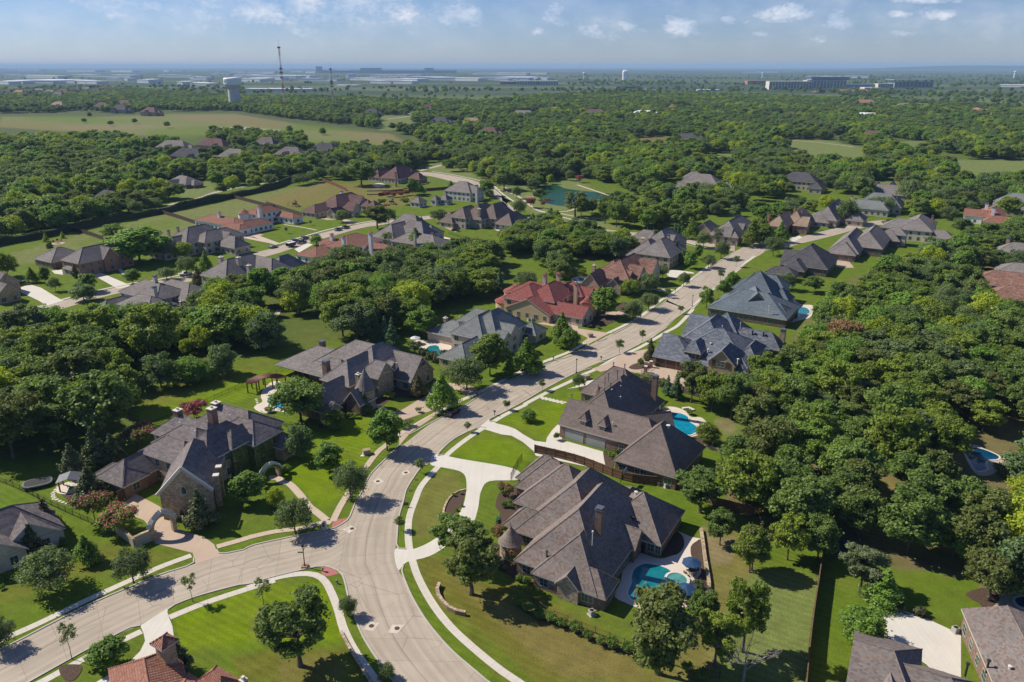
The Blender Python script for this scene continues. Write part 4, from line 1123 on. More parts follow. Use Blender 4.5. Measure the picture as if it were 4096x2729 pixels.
 def hidden(s, p, z, me=None):
  for b in s.blocks:
   if b is me: continue
   q = b['M'].inverted() @ Vector((p.x, p.y, 0))
   if b['wx0'] - .2 < q.x < b['wx1'] + .2 and abs(q.y) < b['ww'] + .2 and b['zb2'] < z < b['zt'] + .8: return True
   # below the eaves of a lower roof
   if -b['L'] < q.x < b['L'] and abs(q.y) < b['w'] and z > b['ze'] - .4 and z < b['zr'] - (b['zr'] - b['ze']) * abs(q.y) / b['w'] + .3: return True
  return False
 def put_window(s, pt, nn, w, h, z):
  f, q = win_mesh(w, h)
  rz = math.atan2(nn.y, nn.x) - math.pi / 2
  if s.simple:
   o = bpy.data.objects.new('window', q); COL.objects.link(o); o.parent = s.root
   o.location = (pt.x + nn.x * .02, pt.y + nn.y * .02, z); o.rotation_euler = (0, 0, rz); return
  o = bpy.data.objects.new('window', f); COL.objects.link(o); o.parent = s.root
  o.location = (pt.x + nn.x * .01, pt.y + nn.y * .01, z); o.rotation_euler = (0, 0, rz)
  c = bpy.data.objects.new('pane', q); COL.objects.link(c); c.parent = o
# ---- the brown house by the pool
h = House('large house with mottled brown shingle roof stepped in hips, beside the kidney pool', S_BROWN, B_BROWN, -30.16, g('d3', 240, 710, 3)[:2]); h.t = 'h'
h.B(0, 12.4, 0, 22, 3, 1, axis='v'); h.B(-4.4, 12.5, 1.7, 29, 3, 1, axis='v'); h.B(-8.9, 8.3, 9.5, 33, 3, 1, axis='v')
h.B(-11.8, 2, 10.2, 16.6, 3, 1); h.B(-14.2, 2, 18.2, 33.5, 3, .92); h.B(-17, -4, 23.7, 34.5, 3, 1); h.B(-18.6, -8, 27, 36, 3, 1)
h.B(4, 16.7, 18.9, 32.5, 3, .85, axis='u'); h.B(6, 14, 0, 5.9, 3, 1, axis='u'); h.B(7, 12.9, 15, 20.6, 3.05, 1, 'hg', axis='u', win=0)
h.B(4.8, 9.5, -.25, 6, 3.1, 1, 'gh', axis='v', wall=K_STONE, win=0)
h.B(3, 8, 27, 35, 3, .8, axis='v')
h.turret(185, 725, 6.2, 2.3, 3.0, wall=K_STONE)
h.chim(985, 560, 12.6, 1.25, B_BROWN, 4)
for x, y in ((895, 315), (880, 350), (920, 800)): h.pipe(x, y, 9.6, 1.3)
for x, y, z in ((800, 345, 10.6), (775, 380, 10.4), (750, 405, 10.2), (772, 632, 9.5), (1200, 470, 6.5), (1308, 425, 7.6)): h.pipe(x, y, z, .35, t='h', r=.2)
for x, y in ((1258, 648), (1272, 650), (1288, 654), (510, 960)): h.pipe(x, y, 5.6, .4, M_PIPED, r=.14)
h.window(1.6, .45, 1.0, .5, '-v', 1.9); h.window(4.0, .45, 1.0, .5, '-v', 1.9); h.window(10.6, .45, 1.9, 1.5, '-v', .9)
h.door(13.0, 19.35, 1.0, 2.3, '-v', 'door', M_GLASSB); h.window(14.6, 19.35, 1.3, 1.6, '-v', .8); h.window(16.0, 19.35, 1.0, 1.6, '-v', .8)
h.door(7.15, 0.1, 1.5, 2.0, '-v', 'shutter_panel', M_WOOD, 1.1)
h.finish()
# ---- the taupe house with the two grey green garage doors
h = House('sprawling house with smooth taupe roof, two dormers and two grey-green garage doors', S_TAUPE, B_BROWN, -33.5, g('h2', 100, 720, 3.6)[:2]); h.t = 'h2'
h.B(0, 26, 0, 10.6, 3.6, .92, 'gh', axis='u'); h.B(18.5, 33.5, -8.1, 9, 3.2, 1.02, axis='v'); h.B(0, 15.6, .3, 24, 3.25, 1.0, axis='v')
h.B(-1, 15.6, 9.5, 28, 3.2, 1.0, axis='v'); h.B(-6, 10.5, 21, 34.2, 3.2, 1.0, axis='u'); h.B(0, 12, -3, 3, 3.3, 1.05, 'hg', rot=48, c=(17.6, 11.6), axis='u')
h.turret(540, 285, 5.5, 1.8, 3.1)
h.B(4.75, 7.05, .7, 6.5, 6.0, 1.25, 'hh', axis='v', zb=4.3, wall=M_METAL, win=0, ov=.25); h.B(9.85, 12.15, .7, 6.5, 6.0, 1.25, 'hh', axis='v', zb=4.3, wall=M_METAL, win=0, ov=.25)
h.window(5.9, .97, 1.1, 1.25, '-v', 4.55); h.window(11.0, .97, 1.1, 1.25, '-v', 4.55)
h.door(4.1, .43, 4.9, 2.5, '-v', 'garage_door', M_GARG); h.door(9.85, .43, 4.9, 2.5, '-v', 'garage_door', M_GARG)
h.window(25.7, -7.66, 1.4, 1.6, '-v', .9)
h.chim(1183, 175, 11.2, 1.3, B_BROWN)
for x, y, z in ((790, 310, 9.8), (790, 430, 8.6), (700, 720, 6.2), (755, 740, 5.6)): h.pipe(x, y, z, 1.1)
for x, y, z in ((245, 400, 8.8), (610, 335, 11.4), (680, 270, 11.6), (825, 130, 12), (712, 45, 10.4), (838, 65, 10.4), (655, 165, 9), (757, 130, 10), (618, 215, 9)):
 h.pipe(x, y, z, .9, M_METAL, r=.12)
for x, y, z in ((818, 215, 10.5), (678, 335, 10.5), (1325, 740, 10)): h.pipe(x, y, z, .45, M_PIPE, r=.26)
h.finish()
# ---- blue slate house with three garages
h = House('slate-blue roofed house with three brown garage doors and two stone chimneys', S_SLATE, B_BROWN, -32, g('h3', 140, 805, 3.1)[:2], trim=M_TRIM); h.t = 'h3'
h.B(-.3, 12, 0, 16, 3.1, .62, 'gh', axis='u'); h.B(3.5, 27, 4, 26, 3.5, .62, axis='u'); h.B(1.5, 19, 10, 35, 3.6, .85, axis='v'); h.B(5, 19, 24, 38, 4.2, .92, axis='v')
h.B(.5, 14, 22.7, 38, 3.1, .72, 'gh', axis='u'); h.B(14, 31, 24.7, 32.6, 3.2, 1.05, axis='u'); h.B(20, 29.2, 8.5, 24, 3, .9, axis='v')
h.B(7.9, 13.5, 2.3, 12, 5.8, .9, 'hh', axis='v', wall=W_BEIGE, win=0); h.B(16, 24.5, .3, 12, 4.8, 1.0, 'gh', axis='v', wall=W_BEIGE, win=0)
h.B(12, 27.4, 1.2, 8, 3.0, .6, axis='u', win=0)
h.window(10.7, 2.72, 2.2, 1.5, '-v', 3.7); h.window(20.2, .32, 2.2, 1.6, '-v', 3.8)
for u in (2.0, 5.3, 8.6): h.door(u, .43, 2.75, 2.35, '-v')
for u, v, z in ((8.9, 2.70, 3.6), (12.5, 2.70, 3.6), (18.1, .32, 3.7), (22.2, .32, 3.7)): h.door(u, v, .9, 1.7, '-v', 'shutter', M_GARW, z)
h.chim(2175, 380, 8.2, 1.5, K_STONE); h.chim(1930, 690, 8.2, 1.5, K_STONE)
for x, y, z in ((1213, 350, 9), (1500, 300, 8), (1730, 690, 4.5)): h.pipe(x, y, z, 1.1)
for x, y, z in ((412, 488, 7.4), (582, 520, 7.4), (1690, 412, 7), (1860, 440, 7)): h.pipe(x, y, z, .4, M_PIPED, r=.22)
for x, y, z in ((910, 575, 7), (1030, 605, 7), (1370, 640, 8), (1460, 855, 6.5), (990, 700, 6)): h.pipe(x, y, z, .35, r=.2)
h.finish()
# ---- half timbered house
h = House('brick and stone house with half-timbered gables, taupe roof and round conical turret', S_GREY, B_BROWN, -31, trim=M_TRIMW); h.t = 'h7'
h.R_(435, 160, 745, 235, 8, 9, 3.2, 'hh', win=0, zb=2.55); h.R_(840, 155, 1030, 190, 9.6, 8, 4.0); h.R_(1035, 70, 1330, 150, 11, 8, 5.8)
h.R_(1290, 175, 1435, 100, 11.4, 6.5, 5.8); h.R_(1625, 235, 2065, 335, 9, 5.6, 3.2, 'hg', wall=K_STONE); h.R_(1340, 385, 1492, 425, 9.6, 3.6, 6, 'hg', wall=K_STONE, win=0)
h.R_(895, 390, 1205, 245, 10.4, 5.4, 5.6); h.R_(495, 790, 810, 630, 7.6, 5.0, 3.0); h.R_(955, 765, 962, 880, 6.6, 2.9, 3.2, 'hg', win=0)
h.R_(640, 1040, 690, 1052, 5.4, 2.6, 3.0, 'hg', wall=K_STONE); h.R_(690, 330, 760, 400, 8.2, 2.4, 6, 'hh')
h.R_(1545, 395, 1625, 412, 8.3, 1.3, 7.2, 'hg', zb=5, win=0)
h.turret(1160, 520, 11.3, 2.7, 5.8, wall=K_STONE)
h.chim(560, 405, 9.6, 1.6, B_BROWN); h.chim(1068, 600, 9.4, 1.1, K_STONE, cap='stone'); h.chim(503, 95, 9.4, 1.4, B_BROWN)
for x, y, z in ((1090, 215, 10.2),): h.pipe(x, y, z, 1.2)
for x, y, z in ((957, 288, 8), (1013, 300, 8), (1655, 445, 7.5)): h.pipe(x, y, z, .35, r=.22)
H7 = h
a = h.px(1495, 640, 5); r = h.finish()
def timber(h, x, y, z, w, ht, face='+u', t=None):
 """dark half timbering on a gable"""
 p = h.px(x, y, z, t); mb = MB()
 for q0, q1 in (((-w, -.0), (w, -.0)), ((0, 0), (0, ht)), ((0, .1), (-w * .55, ht * .45)), ((0, .1), (w * .55, ht * .45)), ((-w, 0), (0, ht)), ((w, 0), (0, ht))):
  d = Vector((q1[0] - q0[0], 0, q1[1] - q0[1])); mb.bar((q0[0], 0, q0[1]), (q1[0], 0, q1[1]), .10, 0, 4)
 o = mb.build('half_timbering', M_TRIMD, h.root); n = h.dirv(face); o.location = (p.x + n.x * .45, p.y + n.y * .45, z); o.rotation_euler = (0, 0, math.atan2(n.y, n.x) - math.pi / 2)
timber(h, 1495, 545, 7.0, 2.4, 2.1); timber(h, 2070, 465, 6.3, 2.6, 2.2); timber(h, 962, 965, 4.4, 1.8, 1.7)
mb = MB()
for i, (x, y) in enumerate(((100, 610), (222, 650), (350, 690))):
 p = h.px(x, y, 0); mb = MB(); mb.box(-.35, .35, -.35, .35, 0, 2.95); o = mb.build('porch_column', B_BROWN, h.root); o.location = (p.x, p.y, 0)
# ---- ivy covered stone house
h = House('castle-like golden stone house with ivy walls, mottled grey roof and stone gable', S_COTT, K_CUT, -28, trim=M_COPING); h.t = 'h8'
gb = h.R_(330, 740, 650, 605, 6.4, 4.3, 3.0, wall=B_BROWN); h.R_(230, 775, 320, 850, 5.4, 3.2, 3, 'hh', wall=B_BROWN); h.R_(835, 465, 1030, 540, 9, 4.4, 6); h.R_(1035, 335, 1170, 385, 9.4, 5.2, 6)
h.R_(975, 215, 1300, 320, 9.8, 4.6, 6); h.R_(1290, 405, 1530, 295, 11, 4.6, 6.5); h.R_(1510, 90, 1755, 185, 10, 5.5, 6); h.R_(1605, 285, 1900, 256, 9.6, 4.6, 6.3, wall=L_IVY)
b = h.R_(1000, 855, 1145, 500, 11, 5.2, 5.6, 'gh', snap=False, win=0)
h.R_(1590, 400, 1700, 335, 10, 2.7, 6.8, 'hg', snap=True, wall=L_IVY, win=0)
h.R_(2080, 400, 2150, 420, 6, 3, 3.5)
h.chim(955, 160, 11, 1.5, B_BROWN, cap='stone'); h.chim(1350, 140, 12.4, 1.6, B_BROWN, cap='stone'); h.chim(1400, 75, 10.6, 1.6, B_BROWN, cap='stone')
for x, y, z in ((985, 340, 9), (1160, 440, 9.6), (1570, 255, 10.6)): h.pipe(x, y, z, 1.0)
for x, y, z in ((1525, 130, 9), (1570, 143, 9), (1612, 155, 9), (1650, 190, 8.6)): h.pipe(x, y, z, .4, r=.24)
for x, y in ((455, 1250),):
 q = h.px(465, 1245, 0); h.door(gb['c'].x + gb['w'] - .4, q.y, 3.2, 2.3, '+u')
h.finish()
# coping along the stone gable and its buttresses
bx = b; M = b['M']
mb = MB()
zr, ze, w, x0 = b['zr'], b['ze'], b['w'], -b['L'] - .15
for sgn in (-1, 1): mb.bar(M @ Vector((x0, sgn * (w + .1), ze + .15)), M @ Vector((x0, 0, zr + .35)), .28, 0, 4)
mb.build('gable_coping', M_COPING, h.root)
for k in range(2):
 mb = MB(); q = M @ Vector((x0 + 3.5 + 3.6 * k, -(w + .25), 0)); mb.box(-.5, .5, -.5, .5, 0, 6.9, 0); mb.box(-.6, .6, -.6, .6, 6.9, 7.2, 1)
 o = mb.build('buttress', [K_CUT, M_COPING], h.root); o.location = (q.x, q.y, 0); o.rotation_euler = (0, 0, b['a'])
nn = (M.to_3x3() @ Vector((-1, 0, 0))).normalized()
def arched(h, p, nn, w, ht, z):
 mb = MB(); pts = [(-w / 2, 0), (w / 2, 0), (w / 2, ht * .6), (w * .28, ht * .85), (0, ht), (-w * .28, ht * .85), (-w / 2, ht * .6)]
 mb.slope([Vector((x, 0, y)) for x, y in pts][::-1]); o = mb.build('arched_window', M_GLASSB, h.root)
 for i in range(len(pts)):
  a_, b_ = pts[i], pts[(i + 1) % len(pts)]
 fr = MB(); [fr.bar((pts[i][0], 0, pts[i][1]), (pts[(i + 1) % 7][0], 0, pts[(i + 1) % 7][1]), .09, 0, 4) for i in range(7)]
 f = fr.build('frame', M_COPING, o); o.location = (p.x + nn.x * .05, p.y + nn.y * .05, z); o.rotation_euler = (0, 0, math.atan2(nn.y, nn.x) - math.pi / 2)
for dy, z, w_, t_ in ((.2, 5.2, 1.1, 1.9), (-1.2, .5, 1.0, 2.0), (1.2, .5, 1.0, 2.0)):
 arched(h, M @ Vector((-b['L'] - .0, dy, 0)), nn, w_, t_, z)

# ---- red tiled villa
h = House('tan stucco villa with many bright red barrel-tile roofs and tile-capped chimneys', T_RED, W_STUCCO, -32, trim=M_TRIM); h.t = 'e5'
h.R_(605, 640, 865, 522, 7.7, 9.4, 3.2, 'gh'); h.R_(1150, 660, 1755, 790, 6.2, 4.6, 3.2, 'hg', wall=K_CREAM); h.R_(665, 450, 666, 450, 9.3, 5, 6.2); h.R_(640, 362, 705, 332, 10.5, 7, 6.2)
h.R_(1015, 350, 1112, 285, 10.8, 6.5, 6.2); h.R_(1110, 475, 1111, 475, 8.3, 3.3, 6.0); h.R_(1200, 318, 1350, 332, 9.3, 4, 6, wall=K_CREAM); h.R_(1440, 320, 1560, 320, 9, 5, 5.5)
h.R_(1600, 390, 1845, 425, 8, 3.6, 5, 'hg'); h.R_(1850, 400, 1960, 420, 6.5, 4, 3.4); h.R_(640, 300, 880, 345, 8.5, 6, 5); h.R_(1600, 730, 1720, 712, 5.4, 3.6, 3.2)
h.turret(400, 350, 7, 5, 4.2); h.turret(230, 535, 6, 4.6, 3.3); h.turret(1760, 565, 6.4, 3.1, 3.3)
h.chim(940, 190, 12.6, 1.4, K_CREAM, cap='tile'); h.chim(1198, 175, 12.6, 1.4, W_STUCCO, cap='tile'); h.chim(1530, 365, 11, 1.3, W_STUCCO, cap='tile')
q = h.px(1440, 1060, 0); h.door(q.x, q.y, 4.8, 2.4, '-v')
h.finish()
# ---- grey green house with the umbrella by its pool
h = House('grey-green roofed stone house with a porch facing a pool with a white parasol', S_GREEN, K_CREAM, -32, trim=M_TRIMW); h.t = 'e6'
h.R_(560, 180, 690, 117, 11, 6.5, 5.8); h.R_(715, 130, 792, 88, 12, 7, 5.8); h.R_(540, 95, 680, 130, 9.5, 7, 4); h.R_(245, 235, 330, 252, 6.5, 6, 3.2, win=0)
h.R_(860, 215, 990, 290, 9, 3.5, 6, 'hg'); h.R_(815, 340, 905, 370, 8, 3.3, 5.5, 'hg'); h.R_(390, 510, 545, 410, 6.6, 5.5, 3); h.R_(1190, 250, 1191, 250, 6, 4, 3)
h.chim(180, 200, 7, 1.2, K_STONE, cap='stone')
for x, y, z in ((465, 240, 7), (345, 210, 7), (605, 130, 8.5)): h.pipe(x, y, z, .9)
h.finish()
for x, y in ((100, 460), (165, 440)):
 p = h.px(x, y, 0); mb = MB(); mb.box(-.35, .35, -.35, .35, 0, 2.95); o = mb.build('porch_column', K_STONE, h.root); o.location = (p.x, p.y, 0)
# ---- teal blue roof beyond
h = House('teal-blue roofed house with one tall steep peak and a pool beside its terrace', S_TEAL, B_BROWN, -32, trim=M_TRIM); h.t = 'e4'
h.R_(360, 330, 590, 400, 9, 10, 3.2); h.R_(525, 122, 526, 122, 13.2, 9.5, 4); h.R_(575, 165, 718, 178, 10, 5, 6, wall=W_GREYS); h.R_(350, 200, 440, 215, 7.6, 4.5, 3.2)
h.R_(230, 365, 350, 392, 7, 5, 3); h.R_(455, 148, 475, 146, 9.5, 3.6, 5.5, 'gh'); h.R_(590, 395, 640, 380, 8.2, 3.5, 4.5, 'hg'); h.R_(470, 300, 500, 385, 9.5, 3, 6.5, 'hg', snap=False, win=0); h.R_(680, 490, 755, 505, 6.5, 5, 3); h.R_(780, 330, 800, 325, 7, 4, 3)
for x, y, z in ((480, 235, 10), (632, 555, 6.5), (675, 590, 5.5)): h.pipe(x, y, z, 1.2)
h.finish()

def H(label, roof, wall, t, blocks, chims=(), turrets=(), ang=-32, trim=None, simple=False, group=None, pipes=()):
 h = House(label, roof, wall, ang, trim=trim, simple=simple, group=group); h.t = t
 for b in blocks: h.R_(*b[:7], **(b[7] if len(b) > 7 else {}))
 for c in chims: h.chim(*c[:3], **(c[3] if len(c) > 3 else {}))
 for c in turrets: h.turret(*c)
 for c in pipes: h.pipe(*c)
 h.finish(); return h
G_ = dict(ends='hg'); GA = dict(ends='gh')
H('red-brown shingled house with three pale stone gables facing the street', S_RED, K_CREAM, 'e12', [(800, 780, 1050, 645, 11.5, 8, 5.5), (985, 860, 1235, 900, 10, 4.2, 5.5, G_), (1190, 740, 1505, 780, 10.3, 5, 5, G_), (850, 990, 1015, 992, 8.5, 3.6, 5, G_),
 (660, 1150, 770, 1108, 6.5, 3.6, 3, dict(ends='gh', wall=B_TAN)), (205, 1050, 480, 960, 8.5, 4, 4, dict(ends='gh', wall=B_PINK)), (400, 920, 490, 935, 8, 4.5, 4), (640, 785, 760, 750, 9, 5, 5)], [(280, 875, 9, dict(w=1.2, mat=B_TAN, cap='stone'))], pipes=[(622, 840, 8.5), (757, 812, 9)])
H('grey roofed pink brick house with a round turret, next to the red-brown house', S_GREY, B_PINK, 'e12', [(1590, 375, 1660, 335, 11.5, 8, 5.5), (1640, 205, 1695, 135, 12.5, 7.5, 6), (1335, 390, 1400, 360, 10.5, 7.5, 4), (1240, 185, 1400, 205, 8, 6, 3), (1740, 280, 1865, 292, 10.5, 5, 6, G_), (1480, 560, 1600, 590, 7, 6, 3)],
 [(1740, 285, 12, dict(w=1.2)), (1235, 345, 7, dict(w=1.6, mat=W_CREAM, cap='stone'))], [(1452, 185, 9.5, 2.6, 5.4)])
H('charcoal roofed house standing at the edge of the wood by the street corner', S_DARK, B_BROWN, 'b4', [(520, 815, 556, 800, 11, 10, 3.5), (310, 850, 420, 866, 8, 7, 3.5, GA), (395, 940, 430, 927, 6.5, 5, 3), (240, 990, 330, 1005, 5.5, 4, 3)], pipes=[(500, 880, 7), (565, 940, 5)])
H('grey roofed house with conical turret and brown garage doors, half hidden by oaks', S_GREY, B_BROWN, 'b4', [(1010, 700, 1100, 645, 10, 8, 4), (830, 740, 935, 665, 9.5, 7, 3.3), (800, 765, 880, 800, 7.5, 6, 3.2), (1180, 680, 1220, 690, 7.5, 5, 3.2)], (), [(890, 690, 9.5, 2.6, 5.2)], pipes=[(1010, 670, 9), (1160, 735, 5.5)])
H('grey roofed house with red chimney and a cream bay, second behind the turret house', S_GREY, W_CREAM, 'b4', [(1280, 580, 1390, 600, 10, 7, 5.8), (1430, 580, 1500, 548, 11, 8, 5.8), (1240, 660, 1290, 670, 8.5, 4, 5.6), (1600, 680, 1680, 690, 6.5, 5, 3)], [(1575, 560, 11, dict(mat=B_RED))])
H('orange brick house with steep tan gables and brick chimneys', S_TAN, B_RED, 'b4', [(400, 520, 470, 488, 10.5, 5, 5), (250, 560, 335, 523, 10, 5, 5), (200, 600, 262, 580, 6.5, 3.6, 3, GA), (470, 560, 520, 575, 9, 4, 4.5, G_)], [(455, 500, 11.5, {}), (170, 540, 9, {}), (395, 482, 10.5, {})])
H('grey roofed stone house with two street gables, left of the orange brick house', S_GREY, K_CUT, 'b3', [(1940, 605, 2075, 556, 11, 8, 4.5), (1740, 625, 1860, 605, 8.5, 5.5, 3.5, GA), (1925, 652, 1995, 668, 8.5, 3.6, 4.6, G_), (2050, 620, 2095, 630, 9, 4, 5, G_)])
H('grey roofed house with stepped hips behind the orange brick house', S_GREY, K_CREAM, 'b4', [(640, 480, 800, 420, 10.5, 7, 4), (720, 470, 850, 490, 9, 6, 4), (590, 530, 640, 515, 7.5, 7, 3), (900, 520, 960, 540, 7, 5, 3.2)])
H('pale grey-green roofed house with tall cream chimney behind dark oaks', S_GREEN, W_CREAM, 'b4', [(1070, 358, 1210, 380, 11, 8, 4), (930, 425, 1130, 432, 8.5, 6, 4), (1250, 400, 1290, 410, 7, 4, 3.5)], [(915, 415, 10.5, dict(mat=W_CREAM)), (1155, 435, 9, {}), (885, 392, 9, {})])
H('long grey roofed house with two front gables at the wood edge', S_GREY, B_TAN, 'b4', [(1100, 290, 1500, 305, 9, 7, 3.2, dict(ends='gg')), (1095, 282, 1130, 272, 8.6, 4.5, 3.2, GA), (1225, 270, 1260, 262, 9.4, 4.5, 3.2, GA), (1335, 272, 1370, 262, 9.2, 4, 3.2, GA)])
H('white stucco house with brown-red tile roof and white chimneys by the cul-de-sac', T_TERRA, W_WHITE, 'b4', [(1990, 470, 2210, 520, 8, 6.5, 4.5), (1850, 500, 2030, 512, 7.5, 6, 4.5, GA), (2100, 560, 2240, 575, 6.5, 5, 3.4)], [(2040, 455, 10, dict(w=1.7)), (2098, 490, 10, dict(w=1.7))])
H('pale blue-grey roofed house at the right edge of the view', S_GREEN, K_CREAM, 'b4', [(2250, 365, 2420, 380, 11, 9, 4), (2190, 440, 2350, 450, 7.5, 6, 3.5)], [(2180, 410, 10, {})], [(2195, 395, 9, 2.4, 5)])
H('grand grey roofed peach house with turrets among the far trees', S_GREY, W_CREAM, 'b3', [(1680, 195, 1790, 215, 12, 8, 6), (1500, 300, 1680, 305, 8, 6, 3.5), (1870, 285, 1970, 292, 8.5, 7, 3.5), (1590, 235, 1640, 245, 9, 5, 4)], [(1945, 265, 10, {})], [(1790, 210, 11.5, 2.5, 7)])
H('dark hip roofed cream mansion standing alone among far trees', S_DARK, K_CREAM, 'b4', [(380, 182, 505, 195, 12, 8, 6), (440, 200, 470, 190, 11, 5, 6, GA), (560, 255, 625, 275, 8, 5, 4)])
H('grey roofed house with pink chimney cut by the right edge', S_GREY, B_TAN, 'b4', [(2260, 800, 2440, 795, 9, 7, 4), (2280, 960, 2450, 985, 7, 7, 3.4)], [(2225, 748, 10, dict(mat=B_PINK, w=1.4))])
H('brown ribbed-roof house cut by the right edge of the wood', S_RED, B_BROWN, 'b4', [(2110, 1030, 2420, 1060, 8, 8, 3.5), (2230, 1150, 2480, 1190, 7.5, 7, 3.2), (2330, 1260, 2480, 1290, 6.5, 5, 3)], pipes=[(2220, 1035, 7.5), (2245, 1135, 7)])
# left row
H('two-storey house with three tall stone chimneys and a deep rear porch', S_GREY, B_TAN, 'eL', [(880, 90, 960, 45, 12, 8, 6), (1000, 60, 1120, 78, 11, 7, 6), (1170, 68, 1205, 52, 10.5, 5, 6), (850, 135, 880, 122, 8, 5.5, 3.2), (925, 150, 950, 138, 7, 4, 3.2), (1010, 165, 1100, 180, 5.6, 5, 3.4, dict(win=0))],
 [(810, 68, 12.6, dict(mat=K_CREAM, w=1.5, cap='stone')), (915, 70, 12.8, dict(mat=K_CREAM, w=1.5, cap='stone')), (978, 118, 11.5, dict(mat=K_CREAM, w=1.5, cap='stone'))])
H('grey stucco house with carport arch and a pool behind it', S_GREY, W_GREYS, 'eL', [(350, 208, 455, 226, 10, 7, 6), (320, 292, 405, 304, 9, 6, 5.8), (500, 208, 640, 224, 9, 7, 5), (620, 250, 690, 262, 7, 4, 3.5, G_), (258, 382, 259, 382, 5.5, 4.5, 3.2), (140, 330, 215, 300, 6, 4, 3.3, dict(wall=B_TAN)), (490, 350, 540, 358, 5.4, 6, 3, dict(roof=S_COTT))],
 [(415, 182, 12.5, dict(w=1.3, mat=W_CREAM)), (412, 247, 12, dict(w=1.3, mat=W_CREAM)), (573, 332, 6.5, dict(mat=K_CREAM, cap='stone'))], trim=M_TRIMW)
H('low charcoal-grey roofed house above the dense left wood', S_DARK, B_BROWN, 'e0', [(180, 730, 290, 668, 7.5, 8, 3.2), (330, 690, 440, 722, 7, 7, 3.2), (60, 740, 110, 750, 6, 5, 3)], [(345, 712, 8.6, dict(mat=W_CREAM, cap='stone'))])
H('stone gabled house cut by the left edge beside a parked dark car', S_COTT, K_CUT, 'e0', [(-90, 330, 45, 356, 8.6, 5, 4, G_), (-90, 420, 60, 460, 7.5, 4.5, 3.5, G_)])
H('red brick two-storey house with hip-roofed garage and arched entry', S_GREY, B_RED, 'e0', [(545, 122, 572, 110, 7.6, 7.5, 3.1, dict(wall=B_BROWN)), (840, 130, 960, 60, 11, 7, 6), (880, 90, 1030, 118, 10.5, 3.6, 6, G_), (740, 155, 835, 168, 8.6, 3.4, 5.4, G_), (720, 240, 721, 240, 6, 4.5, 3, dict(wall=K_CREAM))])
H('stone house with conical turret and steep grey roofs, above the big maple', S_GREY, K_CREAM, 'b1', [(1640, 665, 1725, 628, 12, 8, 6), (1800, 700, 1900, 655, 10, 6, 6), (1500, 765, 1565, 700, 9, 7, 3.5), (1900, 690, 1965, 702, 9, 3.2, 6, G_), (1960, 730, 2010, 740, 8, 5, 3.6)], [(1440, 685, 8.5, dict(mat=K_STONE)), (1520, 658, 9, dict(mat=K_STONE))], [(1637, 700, 9.4, 2.6, 5)])
H('white stucco villa with round tower, terracotta roofs and arched garage doors', T_TERRA, W_WHITE, 'b1', [(1830, 550, 1990, 585, 6.6, 7, 4), (2100, 612, 2210, 580, 6.5, 5, 3.7), (2200, 490, 2300, 470, 9.5, 5, 6.5), (2400, 520, 2490, 545, 5.6, 4, 3.6), (1960, 620, 2060, 632, 5.8, 4, 3.7)], [(1875, 540, 8.4, dict(w=1.6, cap='tile')), (2215, 485, 11, dict(w=1.6, cap='tile'))], [(2085, 502, 9, 3.6, 6.4)])
H('white stucco house with broad terracotta roofs and white chimneys beside the street', T_TERRA, W_WHITE, 'b2', [(850, 735, 890, 708, 10, 9, 6), (800, 762, 855, 745, 9, 6, 6), (560, 828, 725, 790, 6.5, 7, 3.5), (1050, 780, 1150, 818, 6.5, 5, 4), (690, 742, 691, 742, 8, 4.5, 5.5), (1170, 850, 1171, 850, 5.5, 4, 3.2)], [(800, 748, 11.6, dict(w=1.5, cap='tile')), (1030, 715, 12, dict(w=1.6, cap='tile')), (700, 728, 10.4, dict(w=1.5, cap='tile'))])
H('steep grey roofed house with small turret and corner pool behind', S_GREY, K_CREAM, 'b2', [(1310, 545, 1420, 556, 13, 7, 6), (1240, 640, 1315, 598, 10, 8, 4), (1390, 600, 1455, 618, 11, 6, 5), (1370, 700, 1560, 730, 8, 7, 4), (1550, 640, 1551, 640, 8, 5, 4)], [(1410, 705, 10, {}), (1560, 712, 8, dict(mat=K_STONE))], [(1465, 565, 10.5, 2.5, 6)])
H('taupe roofed stone house with three hip peaks near the pond road', S_TAUPE, K_CREAM, 'b2', [(1830, 490, 1885, 470, 11, 6, 6), (1960, 468, 2015, 448, 12, 7, 5), (2090, 462, 2135, 443, 12, 6.5, 5), (2220, 540, 2275, 520, 8.5, 6, 3), (1720, 535, 1760, 522, 8, 5, 3.2)], [(1962, 500, 11, dict(mat=K_STONE, w=1.5, cap='stone'))])
H('white-washed brick house with tall hip roof and white chimney by the bend', S_GREY, B_WHITE, 'b2', [(1800, 265, 1855, 272, 12, 8, 6), (1870, 300, 1920, 305, 10, 5, 6)], [(1940, 300, 12, dict(w=1.6, mat=B_WHITE))])
for (x, y, zr, w), lb in zip(((1440, 398, 6.5, 4.2), (1590, 388, 6, 3), (1672, 377, 6.5, 3.6)), ('widest of three small white pavilions with grey pyramid roofs, farthest from the house', 'middle of three small white pavilions, with open arches and a white lantern', 'small white pavilion with grey pyramid roof, nearest the white brick house')):
 H(lb, S_GREY, B_WHITE, 'b2', [(x, y, x + 1, y, zr, w, 3.2)], [(1588, 390, 7, dict(w=.8))] if x == 1590 else ())
H('burgundy roofed house with half-timbered gables and a playset beside it', S_BURG, K_CREAM, 'b2', [(760, 388, 845, 358, 11, 8, 5), (890, 372, 965, 392, 10.5, 3.5, 6, G_), (850, 440, 908, 450, 8.5, 3.5, 4, G_), (560, 468, 690, 438, 7, 6, 3.1), (690, 500, 740, 480, 6.5, 4, 3, GA), (1060, 430, 1061, 430, 8.5, 4, 5), (1010, 425, 1011, 425, 8.5, 3.6, 5)], [(783, 352, 12, dict(w=1.4, mat=W_WHITE))])
